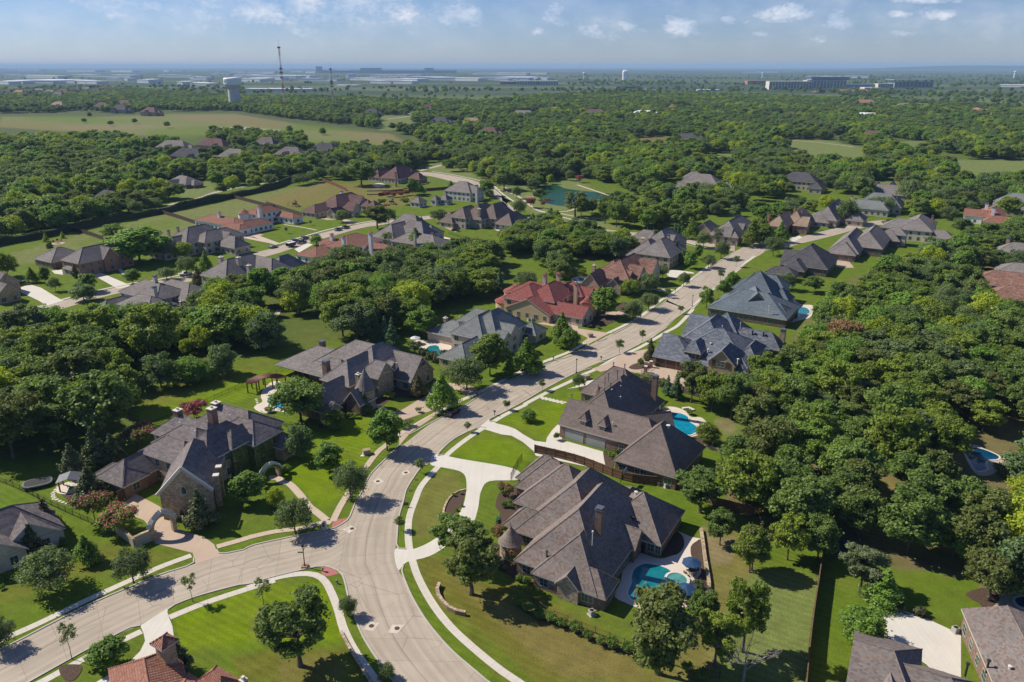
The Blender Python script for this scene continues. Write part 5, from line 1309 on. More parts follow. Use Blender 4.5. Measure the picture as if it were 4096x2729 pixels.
H('brown hip roofed house on the terraced slope by the hedge', S_BURG, K_CREAM, 'b2', [(1270, 142, 1315, 125, 12, 9, 4), (1100, 168, 1165, 155, 8.5, 6, 3.3), (1420, 192, 1440, 195, 7.5, 5, 3.2, dict(wall=B_RED))], [(1245, 188, 11, dict(mat=B_RED))], [(1385, 158, 9.5, 2.6, 5)])
# bottom edge houses
h = House('cream gabled cottage with brown-purple roof cut by the left edge', S_COTT, W_GREYS, -21, trim=M_TRIM); h.t = 'd1'
A_ = g('d1', 130, 600); B_ = g('d1', 425, 490); h.ang = math.atan2(B_.y - A_.y, B_.x - A_.x)
h.R_(220, 318, 150, 210, 6.8, 4.6, 3.2, 'gh', win=1); h.R_(75, 158, -60, 260, 8, 6.5, 3.2); h.R_(-40, 470, -120, 300, 6.4, 4.6, 3.0, 'gh', wall=K_CREAM)
h.finish()
h = House('terracotta tiled house with square stone tower at the lower edge', T_TERRA, K_CUT, -32, trim=M_TRIM); h.t = 'd1'
h.R_(1130, 1385, 1185, 1700, 6.6, 4.8, 3.2, snap=False); h.R_(1280, 1200, 1281, 1200, 8.8, 1.4, 7.7, win=0); h.R_(1650, 1487, 1745, 1510, 5, 2.2, 3.2); h.R_(1420, 1600, 1560, 1660, 4.8, 3, 3.2)
h.chim(1905, 1535, 4.5, .8, K_CUT, cap='stone')
h.finish()
h = House('house with pinkish mottled shingles behind the concrete court, lower right', S_BROWN, B_BROWN, -32); h.t = 'd4'
A_ = g('d4', 835, 1232, 3.2); B_ = g('d4', 780, 1568, 3.2); C_ = g('d4', 1590, 1545, 3.2)
h.ang = math.atan2(A_.y - B_.y, A_.x - B_.x) - math.pi / 2
h.R_(838, 1234, 1140, 1302, 7, 7.5, 3.2, 'gh', ext=4); h.R_(1215, 1410, 1580, 1545, 5.8, 4.5, 3.0); h.R_(1105, 1480, 1130, 1600, 5.6, 3, 3.2, 'gh', snap=False)
h.pipe(1570, 1555, 4, .6); h.finish()
h = House('house with speckled brown and grey shingles cut by the lower right corner', S_BROWN, B_BROWN, -32); h.t = 'd4'
h.ang = math.atan2(g('d4', 2070, 1062, 6).y - g('d4', 1670, 1000, 6).y, g('d4', 2070, 1062, 6).x - g('d4', 1670, 1000, 6).x)
p0 = h.px(1668, 1000, 4.0); p1 = h.px(2066, 1060, 5.6)
w_ = (p1 - p0).x
h.B(0, w_ * 2, -24, 0, 4.0, .3, 'hg', axis='v'); h.blocks[-1]['c'] = Vector((p0.x + w_, p0.y - 12))
for x, y, m_ in ((1880, 1410, M_PIPED), (2045, 1455, None), (1715, 1435, M_PIPED)): h.pipe(x, y, 5, .7, m_, r=.15)
h.finish()
# ---- farther houses in the wood
FAR = [('a1', 1430, 1198, 1560, 1204, 12, 9, 5, S_GREY, B_TAN, 'pale purple-grey roofed house, first of the row below the dry field'),
 ('a1', 1540, 1268, 1700, 1272, 12, 8, 5, S_DARK, B_RED, 'near-black roofed house with white chimneys in the row below the dry field'),
 ('a1', 1760, 1182, 1890, 1188, 13, 8, 6, S_BURG, B_PINK, 'mauve-brown roofed house with pink gables backing on yellow-green trees'),
 ('a1', 1960, 1272, 2060, 1276, 11, 9, 4, S_GREY, B_TAN, 'grey broad hip-roofed house with a small dormer below the gravel lot'),
 ('a2', 100, 1172, 180, 1176, 13, 7, 6, S_COTT, K_CREAM, 'tall tan house with steep purple-grey roofs beside the gravel lot'),
 ('a2', 310, 1254, 400, 1260, 11, 9, 4, S_COTT, B_TAN, 'brownish hip-roofed house with two brick chimneys among trees'),
 ('a2', 600, 1220, 690, 1225, 12, 9, 5, S_DARK, B_TAN, 'black hip-roofed house with brick chimney at the end of the row'),
 ('a1', 240, 1254, 345, 1260, 9, 8, 3.2, S_TAN, W_CREAM, 'pale tan roof showing alone in the far left trees'),
 ('b1', 1530, 218, 1610, 222, 8, 8, 3, S_GREY, B_RED, 'low grey ranch house with brick front by the hedge lane'),
 ('b1', 890, 340, 980, 352, 8, 6, 3, S_DARK, B_RED, 'brick house with blue-black roof hidden in trees above the hedge'),
 ('a2', 1020, 930, 1075, 932, 12, 8, 5, S_DARK, K_CREAM, 'dark roofed house by the pale looping drive'),
 ('a2', 1600, 1000, 1660, 1004, 11, 9, 4, S_DARK, W_CREAM, 'blue-grey roof above the white gabled barn'),
 ('a2', 1395, 1045, 1415, 1047, 8, 5, 3, S_GREY, W_WHITE, 'small white gabled barn among trees'),
 ('a2', 1870, 1006, 1940, 1010, 9, 7, 3, S_TAN, B_PINK, 'light tan roof half hidden behind round trees'),
 ('a2', 2020, 1085, 2080, 1090, 12, 8, 5, S_BURG, B_TAN, 'brown peaked roof with white porch posts in the wood'),
 ('a2', 1505, 895, 1545, 896, 12, 6, 4, S_BURG, B_RED, 'dark red roof tip above the far trees'),
 ('a3', 150, 942, 250, 946, 11, 10, 4, S_GREY, W_CREAM, 'wide pale grey hip roof in the far wood'),
 ('a3', 760, 935, 870, 938, 12, 9, 5, S_BURG, B_PINK, 'long dark red hip roof in the far wood'),
 ('a3', 1180, 944, 1290, 946, 9, 9, 5, W_WHITE, W_WHITE, 'bright white roofed hall with row of dormers in the far wood'),
 ('a3', 1560, 1140, 1650, 1145, 10, 11, 4, S_DARK, B_RED, 'dark blue-grey broad roof with verandah in the wood'),
 ('a3', 1470, 893, 1490, 894, 9, 6, 4, T_TERRA, B_RED, 'small orange-red roof tip in the far wood'),
 ('a3', 1640, 1470, 1690, 1474, 9, 6, 5, S_GREY, B_TAN, 'grey gabled roof tip poking from dense wood'),
 ('a3', 440, 915, 480, 916, 7, 6, 4, S_TAN, S_TAN, 'ochre roofed shed in the far wood'),
 ('a4', 800, 872, 890, 874, 9, 8, 4, T_TERRA, B_PINK, 'terracotta roofed house below the long white hotel'),
 ('a4', 950, 850, 1050, 854, 11, 11, 4, T_TERRA, W_CREAM, 'pink-red roofed house by the pale green fairway'),
 ('a4', 1310, 880, 1470, 884, 10, 12, 6, S_GREY, B_BROWN, 'long grey roofed clubhouse with brown walls by the fairway'),
 ('a4', 1900, 925, 2030, 920, 10, 10, 5, T_TERRA, W_CREAM, 'large orange tiled villa at right by the fairway pond'),
 ('a4', 1030, 1115, 1110, 1120, 9, 9, 3.5, S_BURG, B_TAN, 'mauve roofed house beside the pale drive in the right wood'),
 ('a4', 330, 955, 380, 957, 8, 7, 4, S_BURG, B_RED, 'dull red roof among the right far trees'),
 ('a4', 950, 962, 1090, 966, 7, 8, 4, W_WHITE, W_WHITE, 'long low white roofed building in the right wood'),
 ('a4', 560, 778, 600, 779, 8, 10, 4, T_TERRA, W_CREAM, 'small tan-pink roof just below the hotel'),
 ('a4', 1500, 955, 1560, 957, 9, 8, 4, S_BURG, B_RED, 'brown roofed house with chimneys near the clubhouse'),
 ('a2', 1520, 1222, 1560, 1224, 5, 5, 2.8, T_TERRA, M_WOOD, 'open red-roofed pavilion by the dirt mound'),
 ('a4', 780, 768, 930, 768, 10, 22, 5, T_TERRA, W_CREAM, 'cluster-like low terracotta roofed block before the grandstand hall'),
 ]
RIDGE = [(60, 775, S_DARK), (165, 782, T_TERRA), (250, 772, S_DARK), (340, 768, S_GREY), (430, 778, S_GREY), (500, 800, S_COTT), (545, 772, S_BURG), (650, 757, S_DARK), (735, 757, S_GREY), (822, 767, S_DARK)]
FAR += [('a1', x - 22, y - 12, x + 22, y - 11, 17, 10, 8, r_, B_TAN, 'steep roofed house in the row on the far wooded ridge at upper left') for x, y, r_ in RIDGE]
FAR += [('a1', x - 30, y - 12, x + 30, y - 11, 15, 10, 7, r_, B_TAN, lb) for x, y, r_, lb in ((500, 882, S_TAN, 'tan roof alone in the wood below the far ridge row'), (1070, 868, S_BURG, 'big mauve many-gabled house in the wood left of the water tower'), (1040, 912, S_DARK, 'blue-grey roof just below the big mauve house'), (1290, 930, S_BURG, 'brown gabled house at the wood edge above the dry field'), (880, 888, S_BURG, 'small brown roof left of the big mauve house'))]
for t, ax, ay, bx, by, zr, w, ze, rf, wl, lb in FAR:
 h = House(lb, rf, wl, -20 if t != 'b1' else -32, simple=True, group='houses of the far ridge row' if lb.startswith('steep roofed house in the row') else None); h.t = t
 b = h.R_(ax, ay, bx, by, zr, w, ze); L_ = b['L']
 c = b['c']; k = (len(lb) % 3 - 1)
 h.B(0, w * 1.2, 0, w * 1.5, ze * .8, .8, 'gh', axis='v', c=(c.x + k * L_ * .5, c.y - w * .75)); h.B(0, L_ * .8, 0, w * 1.1, ze * .8, .75, axis='u', c=(c.x + L_ * (.9 if k < 1 else -.9), c.y + w * .1))
 h.chim(0, 0, zr + .8, 1.2, wl, uv=(c.x - L_ * .35, c.y + w * .3)); h.finish()
# ------------------------------------------------------------------ water
def water(name, c, rough=.04, rip=1.2, sp_=.4):
 m, nt, b = nodes(name); b.inputs['Roughness'].default_value = rough; b.inputs['Specular IOR Level'].default_value = sp_
 f = ramp(nt, noise(nt, .5, 3), [(.3, .75), (.7, 1.2)]);  # noise in the water colour imitates the play of caustic light
 nt.links.new(mixc(nt, 1.0, c, f, 'MULTIPLY'), b.inputs['Base Color']); bump(nt, b, noise(nt, rip, 3), .12, .03); return m
WA_BLUE = water('pool water blue', (.005, .23, .36)); WA_TEAL = water('pool water teal', (.004, .17, .20)); WA_DARK = water('pool water dark', (.004, .055, .13)); WA_POND = water('pond water', (.012, .062, .024), .22, .35, .02); WA_SPA = water('spa water', (.08, .26, .24))
mb = MB(); mb.poly([Vector((p.x, p.y, .03)) for p in smooth(pl('b3:300,330 350,305 480,300 560,330 700,350 850,365 980,378 995,395 900,412 760,445 660,488 560,482 460,472 380,445 320,395'), 6, True)])
struct('pond', mb, WA_POND, 'green park pond with a curved shore')
mb = MB()
for s in ('a4:2020,1022 2080,1012 2135,1016 2120,1028 2060,1030', 'a4:1870,1060 1950,1052 2060,1050 2140,1050 2130,1062 2000,1064 1900,1068'): mb.poly([Vector((p.x, p.y, .05)) for p in smooth(pl(s), 5, True)])
struct('far_pond', mb, WA_BLUE, 'small fairway ponds at far right')
POOLS = [
 ('kidney-shaped blue pool with round spa beside the mottled brown roof', WA_TEAL, 'd3:1130,645 1200,650 1280,670 1335,700 1345,735 1320,765 1310,810 1290,850 1260,920 1190,950 1110,955 1030,920 1005,870 1030,800 1035,740 1060,680', 'd3:955,640 985,560 1090,555 1250,600 1340,580 1400,560 1442,505 1435,430 1395,385 1500,430 1570,445 1540,468 1495,510 1510,590 1575,690 1582,740 1520,800 1530,900 1440,990 1190,1010 1080,985 990,950 895,890 950,770'),
 ('bright blue freeform pool behind the taupe roofed house', WA_BLUE, 'h2:1345,610 1450,603 1540,640 1555,690 1640,750 1650,795 1580,842 1500,832 1400,770 1370,750', 'h2:1190,585 1290,530 1400,530 1510,570 1580,640 1700,650 1800,760 1830,870 1820,960 1720,960 1580,870 1400,790 1340,700 1330,600'),
 ('teal freeform pool with rocks by the teal-blue roofed house', WA_TEAL, 'e4:870,630 900,592 960,565 1050,560 1100,590 1105,620 1070,640 1000,652 960,690 880,685', 'e4:770,520 900,455 1000,520 1130,530 1150,570 1115,670 1000,705 860,730 810,600'),
 ('small blue pool beside the white parasol', WA_TEAL, 'c2:1380,395 1410,365 1470,362 1490,395 1512,410 1470,442 1435,430', 'c2:1265,345 1330,308 1430,325 1580,325 1610,400 1490,460 1350,385'),
 ('blue pool half hidden by the live oak, beside the curved pergola', WA_BLUE, 'c2:145,775 210,728 280,750 270,840 190,842 150,812', 'c2:30,845 95,800 85,760 105,700 180,640 260,650 320,700 310,870 200,872 110,892'),
 ('deep blue pool in a clearing of the right wood', WA_DARK, 'c4:1695,1190 1760,1162 1850,1180 1950,1225 1945,1252 1870,1260 1850,1290 1862,1330 1780,1342 1735,1270', 'c4:1680,1150 1780,1138 1900,1200 2040,1255 2050,1305 1960,1310 1930,1360 1830,1382 1765,1352 1700,1250'),
 ('dark pool by the tan flagstones at the lower right corner', WA_DARK, 'd4:2085,925 2120,905 2200,905 2220,980 2150,985 2105,965', 'd4:1880,1020 1960,890 2060,860 2260,860 2260,1110 2060,1062'),
 ('bright blue pool showing through trees behind the grey stucco house', WA_BLUE, 'b1:1690,1335 1760,1312 1830,1342 1920,1322 1930,1345 1830,1372 1750,1374', 'b1:1640,1330 1760,1290 1960,1305 1960,1360 1840,1400 1700,1390'),
 ('small turquoise pool behind the steep grey roofed house', WA_TEAL, 'b2:1605,778 1640,765 1705,780 1690,800 1630,806', 'b2:1575,752 1640,742 1730,768 1715,818 1620,826 1580,810'),
 ('small vivid blue pool by the pink brick house', WA_BLUE, 'b3:1030,852 1060,840 1115,850 1110,885 1050,886 1022,872', 'b3:995,830 1070,805 1150,815 1145,890 1050,915 1000,890'),
 ('dark lagoon pool behind the red-brown house', WA_TEAL, 'b3:628,1112 690,1098 740,1118 775,1150 740,1150 700,1138 650,1130', 'b3:610,1105 700,1082 800,1120 800,1165 720,1160 640,1145'),
 ('blue pool at the rear lawn of the house with three tall chimneys', WA_BLUE, 'b2:215,1160 280,1150 305,1168 240,1182', 'b2:190,1150 290,1130 330,1170 240,1200'),
 ('small pool by the three-hipped stone house', WA_TEAL, 'b2:2115,668 2160,660 2180,672 2140,682', 'b2:2080,665 2190,640 2250,660 2150,700'),
 ('small pool on the terraced slope below the brown hip roof', WA_BLUE, 'b2:1060,302 1100,294 1135,304 1090,314', 'b2:1045,300 1110,285 1160,302 1090,322'),
]
for i, (lb, wm, outl, deck) in enumerate(POOLS):
 P0 = smooth(pl(outl), 5, True); c = sum(P0, Vector()) / len(P0)
 flat('pool_deck', M_PATIO if i not in (5, 6) else M_STONEPATH, [(deck, 1)], 'pale deck round a pool', .05 + .003 * i)
 root = thing('swimming_pool', (c.x, c.y, 0), lb, 'pool')
 loc = [Vector((p.x - c.x, p.y - c.y, 0)) for p in P0]
 mb = MB(); mb.poly([Vector((p.x, p.y, .115)) for p in loc]); mb.build('water', wm, root)
 mb = MB(); n = len(loc)
 Q = [loc[k] + ((loc[(k + 1) % n] - loc[k - 1]).normalized().cross(Vector((0, 0, 1)))) * (.42 if sum((loc[j].x * loc[(j + 1) % n].y - loc[(j + 1) % n].x * loc[j].y) for j in range(n)) > 0 else -.42) for k in range(n)]
 for k in range(n):
  j = (k + 1) % n
  a, b, d, e = [Vector((q.x, q.y, .16)) for q in (loc[k], loc[j], Q[j], Q[k])]
  mb.slope((a, b, d, e) if (b - a).cross(e - a).z > 0 else (a, e, d, b)); dn = Vector((0, 0, -.14)); mb.slope((d, e, e + dn, d + dn)); mb.slope((a, b, b + dn * .4, a + dn * .4))
 mb.build('coping', M_COPING, root)
 if i == 0:
  s = g('d3', 1387, 780) - c; mb = MB(); mb.lathe([(2.2, 0), (2.2, .55), (1.75, .56), (1.7, .42)], 24, 0, Matrix.Translation((s.x, s.y, .05))); o = mb.build('spa', M_COPING, root)
  mb = MB(); mb.lathe([(1.72, .46), (0, .46)], 24, 0, Matrix.Translation((s.x, s.y, .05))); mb.build('spa_water', WA_SPA, o)
# ------------------------------------------------------------------ fences, walls, hedges
M_FWOOD = plain('brown fence boards', (.14, .075, .045), (.20, .115, .07), 2, .85); M_FGREY = plain('weathered fence boards', (.22, .17, .13), (.15, .115, .09), 2, .9); M_IRON = plain('black iron', (.02, .02, .02), None, 3, .5)
M_FRED = plain('red stained fence', (.20, .07, .05), (.15, .055, .04), 2, .85); M_FDARK = plain('dark stained fence', (.075, .05, .042), (.10, .066, .055), 2, .85)
def posts(o, P, o0):
 for i, p in enumerate(P[:100]):
  q = o if i == 0 else o.copy()
  if i: COL.objects.link(q)
  t = P[min(i + 1, len(P) - 1)] - P[max(i - 1, 0)]
  q.location = p - o0; q.rotation_euler = (0, 0, math.atan2(t.y, t.x))
def board_fence(s, label, mat, hgt=2.0, step=2.4, rails=True):
 P, L = resample(S(s, 4), step=step); o0 = P[len(P) // 2].copy()
 root = thing('board_fence', (o0.x, o0.y, 0), label, 'fence'); mb, pm = MB(), MB()
 for i in range(len(P) - 1):
  a, b = P[i] - o0, P[i + 1] - o0; d = (b - a); M = Matrix.Translation(a) @ Matrix.Rotation(math.atan2(d.y, d.x), 4, 'Z')
  mb.box(0, d.length, -.02, .02, .05, hgt, 0, M)
  if rails:
   for z in (.35, hgt * .5, hgt - .3): mb.box(0, d.length, -.07, -.02, z - .05, z + .05, 0, M)
   mb.box(0, d.length, -.08, .08, hgt, hgt + .05, 0, M)
 mb.build('boards', mat, root)
 pm.box(-.09, .09, -.1, .1, 0, hgt + .12); posts(pm.build('post', mat, root), P, o0)
def iron_fence(s, label, hgt=1.3, step=2.4, pick=.16):
 P, L = resample(S(s, 4), step=step); o0 = P[len(P) // 2].copy()
 root = thing('iron_fence', (o0.x, o0.y, 0), label, 'fence'); mb, pm = MB(), MB()
 for i in range(len(P) - 1):
  a, b = P[i] - o0, P[i + 1] - o0
  for z in (.15, hgt - .15): mb.bar(a + Vector((0, 0, z)), b + Vector((0, 0, z)), .028, 0, 4)
  n = int((b - a).length / pick)
  for k in range(1, n): q = a.lerp(b, k / n); mb.bar(q + Vector((0, 0, .05)), q + Vector((0, 0, hgt)), .013, 0, 3)
 mb.build('railing', M_IRON, root)
 pm.bar((0, 0, 0), (0, 0, hgt + .12), .05, 0, 4); posts(pm.build('post', M_IRON, root), P, o0)
def stone_wall(s, label, hgt=.7, w=.45, mat=None):
 P = resample(S(s, 6), step=.8)[0]; o0 = P[len(P) // 2].copy(); mb, cm = MB(), MB()
 root = thing('stone_wall', (o0.x, o0.y, 0), label, 'wall')
 path_strip(mb, [p - o0 for p in P], w, -.05, hgt); path_strip(cm, [p - o0 for p in P], w + .08, hgt - .04, .08)
 for f in range(len(mb.f)): pass
 mb.build('stonework', mat or K_STONE, root); cm.build('wall_cap', mat or K_STONE, root)
board_fence('c3:272,1200 620,1285 980,1420 1240,1455 1525,1510 d3:1660,182 1830,225 1990,262', 'long brown board fence between the mottled brown roof and the taupe roof', M_FWOOD, 2.1)
board_fence('c3:1115,648 1290,690 1450,735 1690,800 1850,840 2156,870 2300,880', 'weathered board fence behind the taupe house, seen through oak trunks', M_FGREY, 2.0)
board_fence('d4:585,520 575,600 550,740 530,880 510,1000 492,1130 476,1250 460,1400 445,1568 435,1680', 'straight board fence casting a wide shadow on the lower right lawn', M_FWOOD, 2.4)
board_fence('b1:2000,412 2354,505 b2:140,470 445,568', 'dark stepped fence behind the white villa', M_FDARK, 2.2, 4)
board_fence('b1:1395,548 1520,585 1670,635', 'dark stepped fence running from the hedge to the turret house', M_FDARK, 2.2, 4)
board_fence('b1:630,694 760,730 885,774', 'dark fence between the two left rear lawns', M_FDARK, 2.2, 4)
board_fence('b2:620,266 720,305 825,352', 'brown fence beside the burgundy roofed house, running up to the hedge', M_FRED, 2.2, 4)
board_fence('b2:1100,395 1250,372 1400,362 1700,338', 'red-brown fence along the foot of the terraced slope', M_FRED, 2.0, 4)
board_fence('b2:430,990 530,1010 635,1040', 'red-brown fence in front of the broad terracotta house', M_FRED, 2.0, 4)
board_fence('b2:1105,482 1175,512', 'short red fence between playset lawn and burgundy house', M_FRED, 1.9, 4)
board_fence('b1:1760,1185 1880,1225', 'short brown fence between the two left rear gardens with pools', M_FWOOD, 1.9, 3)
iron_fence('d3:200,880 365,1030 480,1075 590,1125 705,1170 820,1215 940,1265 1070,1315 1250,1390 1450,1470 1720,1545', 'black iron fence along the shrub row on the dry front lawn')
iron_fence('c1:-60,1410 10,1430 180,1500 330,1575 d1:300,135 450,205 600,275 690,312 800,370 910,440', 'black iron fence beside the trampoline lawn')
iron_fence('c1:1180,985 1300,945 1450,885 1625,805 1780,735 1950,660 c2:120,610 230,570 340,515', 'black iron fence crossing the long rear lawn')
iron_fence('c2:90,905 190,945 260,985 340,1020', 'black iron fence between ivy house and pool terrace')
iron_fence('c3:85,1418 120,1340 172,1262', 'tall black iron gate across the pale drive', 1.9)
iron_fence('c3:1105,590 1190,530', 'iron gate between brick pillars at the three-garage court', 1.5)
iron_fence('b2:1700,720 1780,745 1875,775', 'dark iron fence on the lawn slope behind the turquoise pool')
stone_wall('d2:1487,812 1468,850 1475,900 1520,965 1590,1020 1690,1045', 'short curved golden stone wall standing alone on the dry lawn', .75, .5)
stone_wall('d3:1575,380 1590,480 1605,600 1625,720 1638,850 1590,915 1500,985', 'straight pale stone wall edging the pool terrace', .6, .5, K_CUT)
stone_wall('c3:1600,1155 1720,1185 1810,1220 1850,1275 1835,1350 1790,1425', 'curved pale stone retaining wall on the lawn behind the taupe house', .6, .5, K_CUT)
stone_wall('d2:712,1180 760,1270 830,1390 900,1500 950,1580', 'low stone edging wall beside the sidewalk at the corner lawn', .35, .4)
stone_wall('d1:918,395 990,450 1062,512', 'golden stone side wall at the arched gateway, left stretch', 1.9, .5, K_CUT)
stone_wall('d1:1065,512 1130,480 1195,455', 'taller golden stone wall abutting the gateway arch', 2.3, .5, K_CUT)
stone_wall('b2:1000,355 1150,352 1300,340 1450,305 1530,290', 'curved upper terrace wall on the slope', .7, .5)
stone_wall('b2:1000,385 1180,380 1350,360', 'curved lower terrace wall on the slope', .7, .5)
stone_wall('b3:738,650 800,658 858,668', 'rustic brick sign wall by the pond road', 1.4, .5, B_RED)
stone_wall('d2:1515,275 1520,215 1560,130 1630,75 1690,60', 'low stone edge round the island flower bed', .2, .3, K_CUT)
stone_wall('c3:1430,855 1480,850 1520,870', 'small white rock ledge near the blue freeform pool', .3, .8, M_COPING)
# stone arch gateway
def arch(label, p0, p1, ht, th, mat, ivy=False, name='stone_archway'):
 c = (p0 + p1) / 2; d = p1 - p0; w = d.length; root = thing(name, (c.x, c.y, 0), label, 'archway', None, math.atan2(d.y, d.x))
 mb, cm = MB(), MB(); n = 14
 inn = [(-w / 2 + th * .75, 0)] + [((w / 2 - th * .75) * -math.cos(math.pi * k / n), ht * .42 + (ht * .42) * math.sin(math.pi * k / n)) for k in range(n + 1)] + [(w / 2 - th * .75, 0)]
 out = [(-w / 2, 0), (-w / 2, ht * .5)] + [(-w / 2 + w * k / n, ht * .55 + ht * .45 * (1 - abs(2 * k / n - 1) ** 1.6)) for k in range(1, n)] + [(w / 2, ht * .5), (w / 2, 0)]
 for y, s in ((-th / 2, 1), (th / 2, -1)):
  for k in range(len(inn) - 1):
   q = [Vector((*a, 0)) for a in (out[k], out[k + 1], inn[k + 1], inn[k])]; q = [Vector((a.x, y, a.y)) for a in q]
   mb.slope(q if s < 0 else q[::-1])
 for L_, s in ((inn, 1), (out, -1)):
  for k in range(len(L_) - 1):
   a, b = L_[k], L_[k + 1]; q = [Vector((a[0], -th / 2, a[1])), Vector((b[0], -th / 2, b[1])), Vector((b[0], th / 2, b[1])), Vector((a[0], th / 2, a[1]))]
   mb.slope(q if s > 0 else q[::-1])
 mb.build('arch_stonework', mat, root)
 for k in range(1, len(out) - 2):
  a, b = out[k], out[k + 1]; cm.bar((a[0], 0, a[1] + .06), (b[0], 0, b[1] + .06), th * .62, 0, 4)
 cm.build('arch_coping', M_COPING, root)
 if ivy:
  P = []; 
  for k in range(2200):
   t = RNG.uniform(0, len(out) - 1.001); i = int(t); f = t - i; j = RNG.uniform(0, 1) ** 2 * .5
   ax = out[i][0] * (1 - f) + out[i + 1][0] * f; az = out[i][1] * (1 - f) + out[i + 1][1] * f
   P.append((ax * (1 - j * .3), RNG.uniform(-th * .75, th * .75), az * (1 - j * .2) + .15))
  P = np.array(P); leaf_cloud('ivy', P, np.tile(np.array((0, 0, 1.0)), (len(P), 1)), .22, L_IVY, root)
 return root
arch('golden stone archway over the tan drive of the ivy house', g('d1', 1185, 455), g('d1', 1385, 372), 5.0, 1.0, K_CUT)
arch('small garden arch overgrown with ivy on the front walk', g('c2', 85, 1440), g('c2', 238, 1370), 3.6, 1.0, K_CUT, True)
# hedge
P = resample(S('b1:-80,835 0,815 300,765 640,692 960,622 1400,540 1700,474 2000,408 2354,330 b2:350,278 640,215 760,205 825,205'), step=.12)[0]
pts = []; nrm = []
for p in P:
 for k in range(16):
  a = RNG.uniform(0, math.pi); r = RNG.uniform(.75, 1.1); wv = 1 + .18 * math.sin(p.x * .21) + .12 * math.sin(p.x * .63 + 1)
  pts.append((p.x + RNG.normal(0, .1), p.y + 1.9 * r * math.cos(a), max(.1, 3.9 * wv * r * math.sin(a) ** .6))); nrm.append((0, math.cos(a), math.sin(a) + .3))
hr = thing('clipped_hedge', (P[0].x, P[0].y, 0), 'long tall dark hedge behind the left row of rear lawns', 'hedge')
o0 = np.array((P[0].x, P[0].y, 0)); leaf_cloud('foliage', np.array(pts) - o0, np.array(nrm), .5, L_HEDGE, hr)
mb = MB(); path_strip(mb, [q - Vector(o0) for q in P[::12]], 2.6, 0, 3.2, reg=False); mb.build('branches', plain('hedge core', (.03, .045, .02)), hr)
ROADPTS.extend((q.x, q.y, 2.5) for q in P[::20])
# ivy sheets on the castle-like house
hw = [o for o in bpy.data.objects if o.get('label', '').startswith('castle')][0]
def ivy_sheet(u0, u1, v, z1, n, face=(0, -1)):
 P = np.stack([RNG.uniform(u0, u1, n), v + RNG.uniform(-.18, .05, n), RNG.uniform(.1, z1, n)], 1)
 return P
_mw = hw.matrix_basis
wallo = [c for c in hw.children if c.name.startswith('wall')][0]
me = wallo.data; pts = []; nr = []
ivi = [i for i, m_ in enumerate(me.materials) if m_ == L_IVY]
for f in me.polygons:
 if f.material_index in ivi:
  v = [me.vertices[i].co for i in f.vertices]; n = max(60, int(f.area * 26))
  a, b, d = v[0], v[1] - v[0], v[-1] - v[0]
  for k in range(n):
   u, w = RNG.uniform(0, 1), RNG.uniform(0, 1) ** 1.05
   q = a + b * u + d * w + f.normal * RNG.uniform(.05, .28); pts.append(tuple(q)); nr.append(tuple(f.normal + Vector((0, 0, .4))))
if pts: leaf_cloud('ivy', np.array(pts), np.array(nr), .28, L_IVY, hw)
for i in ivi: me.materials[i] = K_CUT
# ------------------------------------------------------------------ street furniture
M_LAMP = glassy('lamp glass', (.6, .58, .5), .3); M_SIGN = plain('street sign green', (.01, .16, .08), None, 2, .4)
def lamp(p, label, group, sign=False):
 r = thing('street_lamp', p, label, 'lamp', group)
 mb = MB(); mb.lathe([(.22, 0), (.22, .35), (.10, .5), (.075, 3.6), (.11, 3.65), (.09, 3.8)], 8); mb.build('pole', M_IRON, r)
 mb = MB(); mb.lathe([(.12, 3.8), (.24, 4.35), (.0, 4.36)], 6); h_ = mb.build('lantern', M_LAMP, r); mb = MB(); mb.lathe([(.30, 4.35), (.06, 4.65), (0, 4.85)], 6); mb.build('lantern_cap', M_IRON, h_)
 mb = MB(); mb.box(-.55, .55, -.55, .55, 0, .35); mb.build('plinth', B_RED, r) if sign else None
 if sign:
  mb = MB(); mb.box(-1.0, -.08, -.02, .02, 3.0, 3.25); mb.box(-.02, .02, .08, .95, 3.28, 3.5); mb.build('sign_blade', M_SIGN, r)
 return r
lamp(g('d2', 430, 665), 'black street lamp with green street-name blades at the junction corner', None, True)
L0 = lamp(g('c3', 598, 575), 'black lantern lamp on the verge before the taupe roofed house', None)
for t, x, y, lb in (('b3', 1645, 1340, 'black lantern lamp on the verge up the main street'), ('b3', 650, 668, 'black lantern lamp by the sign wall at the pond road, left one'), ('b3', 760, 695, 'black lantern lamp on the near side of the pond road'), ('b4', 337, 850, 'black lantern lamp at the far street corner')):
 dup(L0, g(t, x, y), 0, None, lb)
M_MAILB = plain('black mailbox paint', (.02, .02, .02), None, 3, .4)
def mailbox(p, label):
 r = thing('mailbox', p, label, 'mailbox'); mb = MB(); mb.box(-.06, .06, -.06, .06, 0, 1.0); mb.build('post', M_MAILB, r)
 mb = MB(); mb.box(-.17, .17, -.28, .28, 1.0, 1.28); mb.lathe([(.17, -.28), (.17, .28)], 12, 0, Matrix.Translation((0, 0, 1.26)) @ Matrix.Rotation(math.pi / 2, 4, 'X')); mb.build('box', M_MAILB, r); return r
M0 = mailbox(g('c2', 1780, 762), 'black mailbox on the verge by the half-timbered house')
for t, x, y, lb in (('c2', 1918, 905, 'black mailbox by the apron of the twin-garage drive'), ('c3', 418, 475, 'black mailbox on the far verge opposite the lamp'), ('c3', 793, 475, 'black mailbox on the verge beside the tan court drive'), ('b3', 1500, 1215, 'black mailbox outside the red-brown house'), ('c3', 1097, 145, 'black mailbox outside the red tiled villa')):
 dup(M0, g(t, x, y), .9, None, lb)
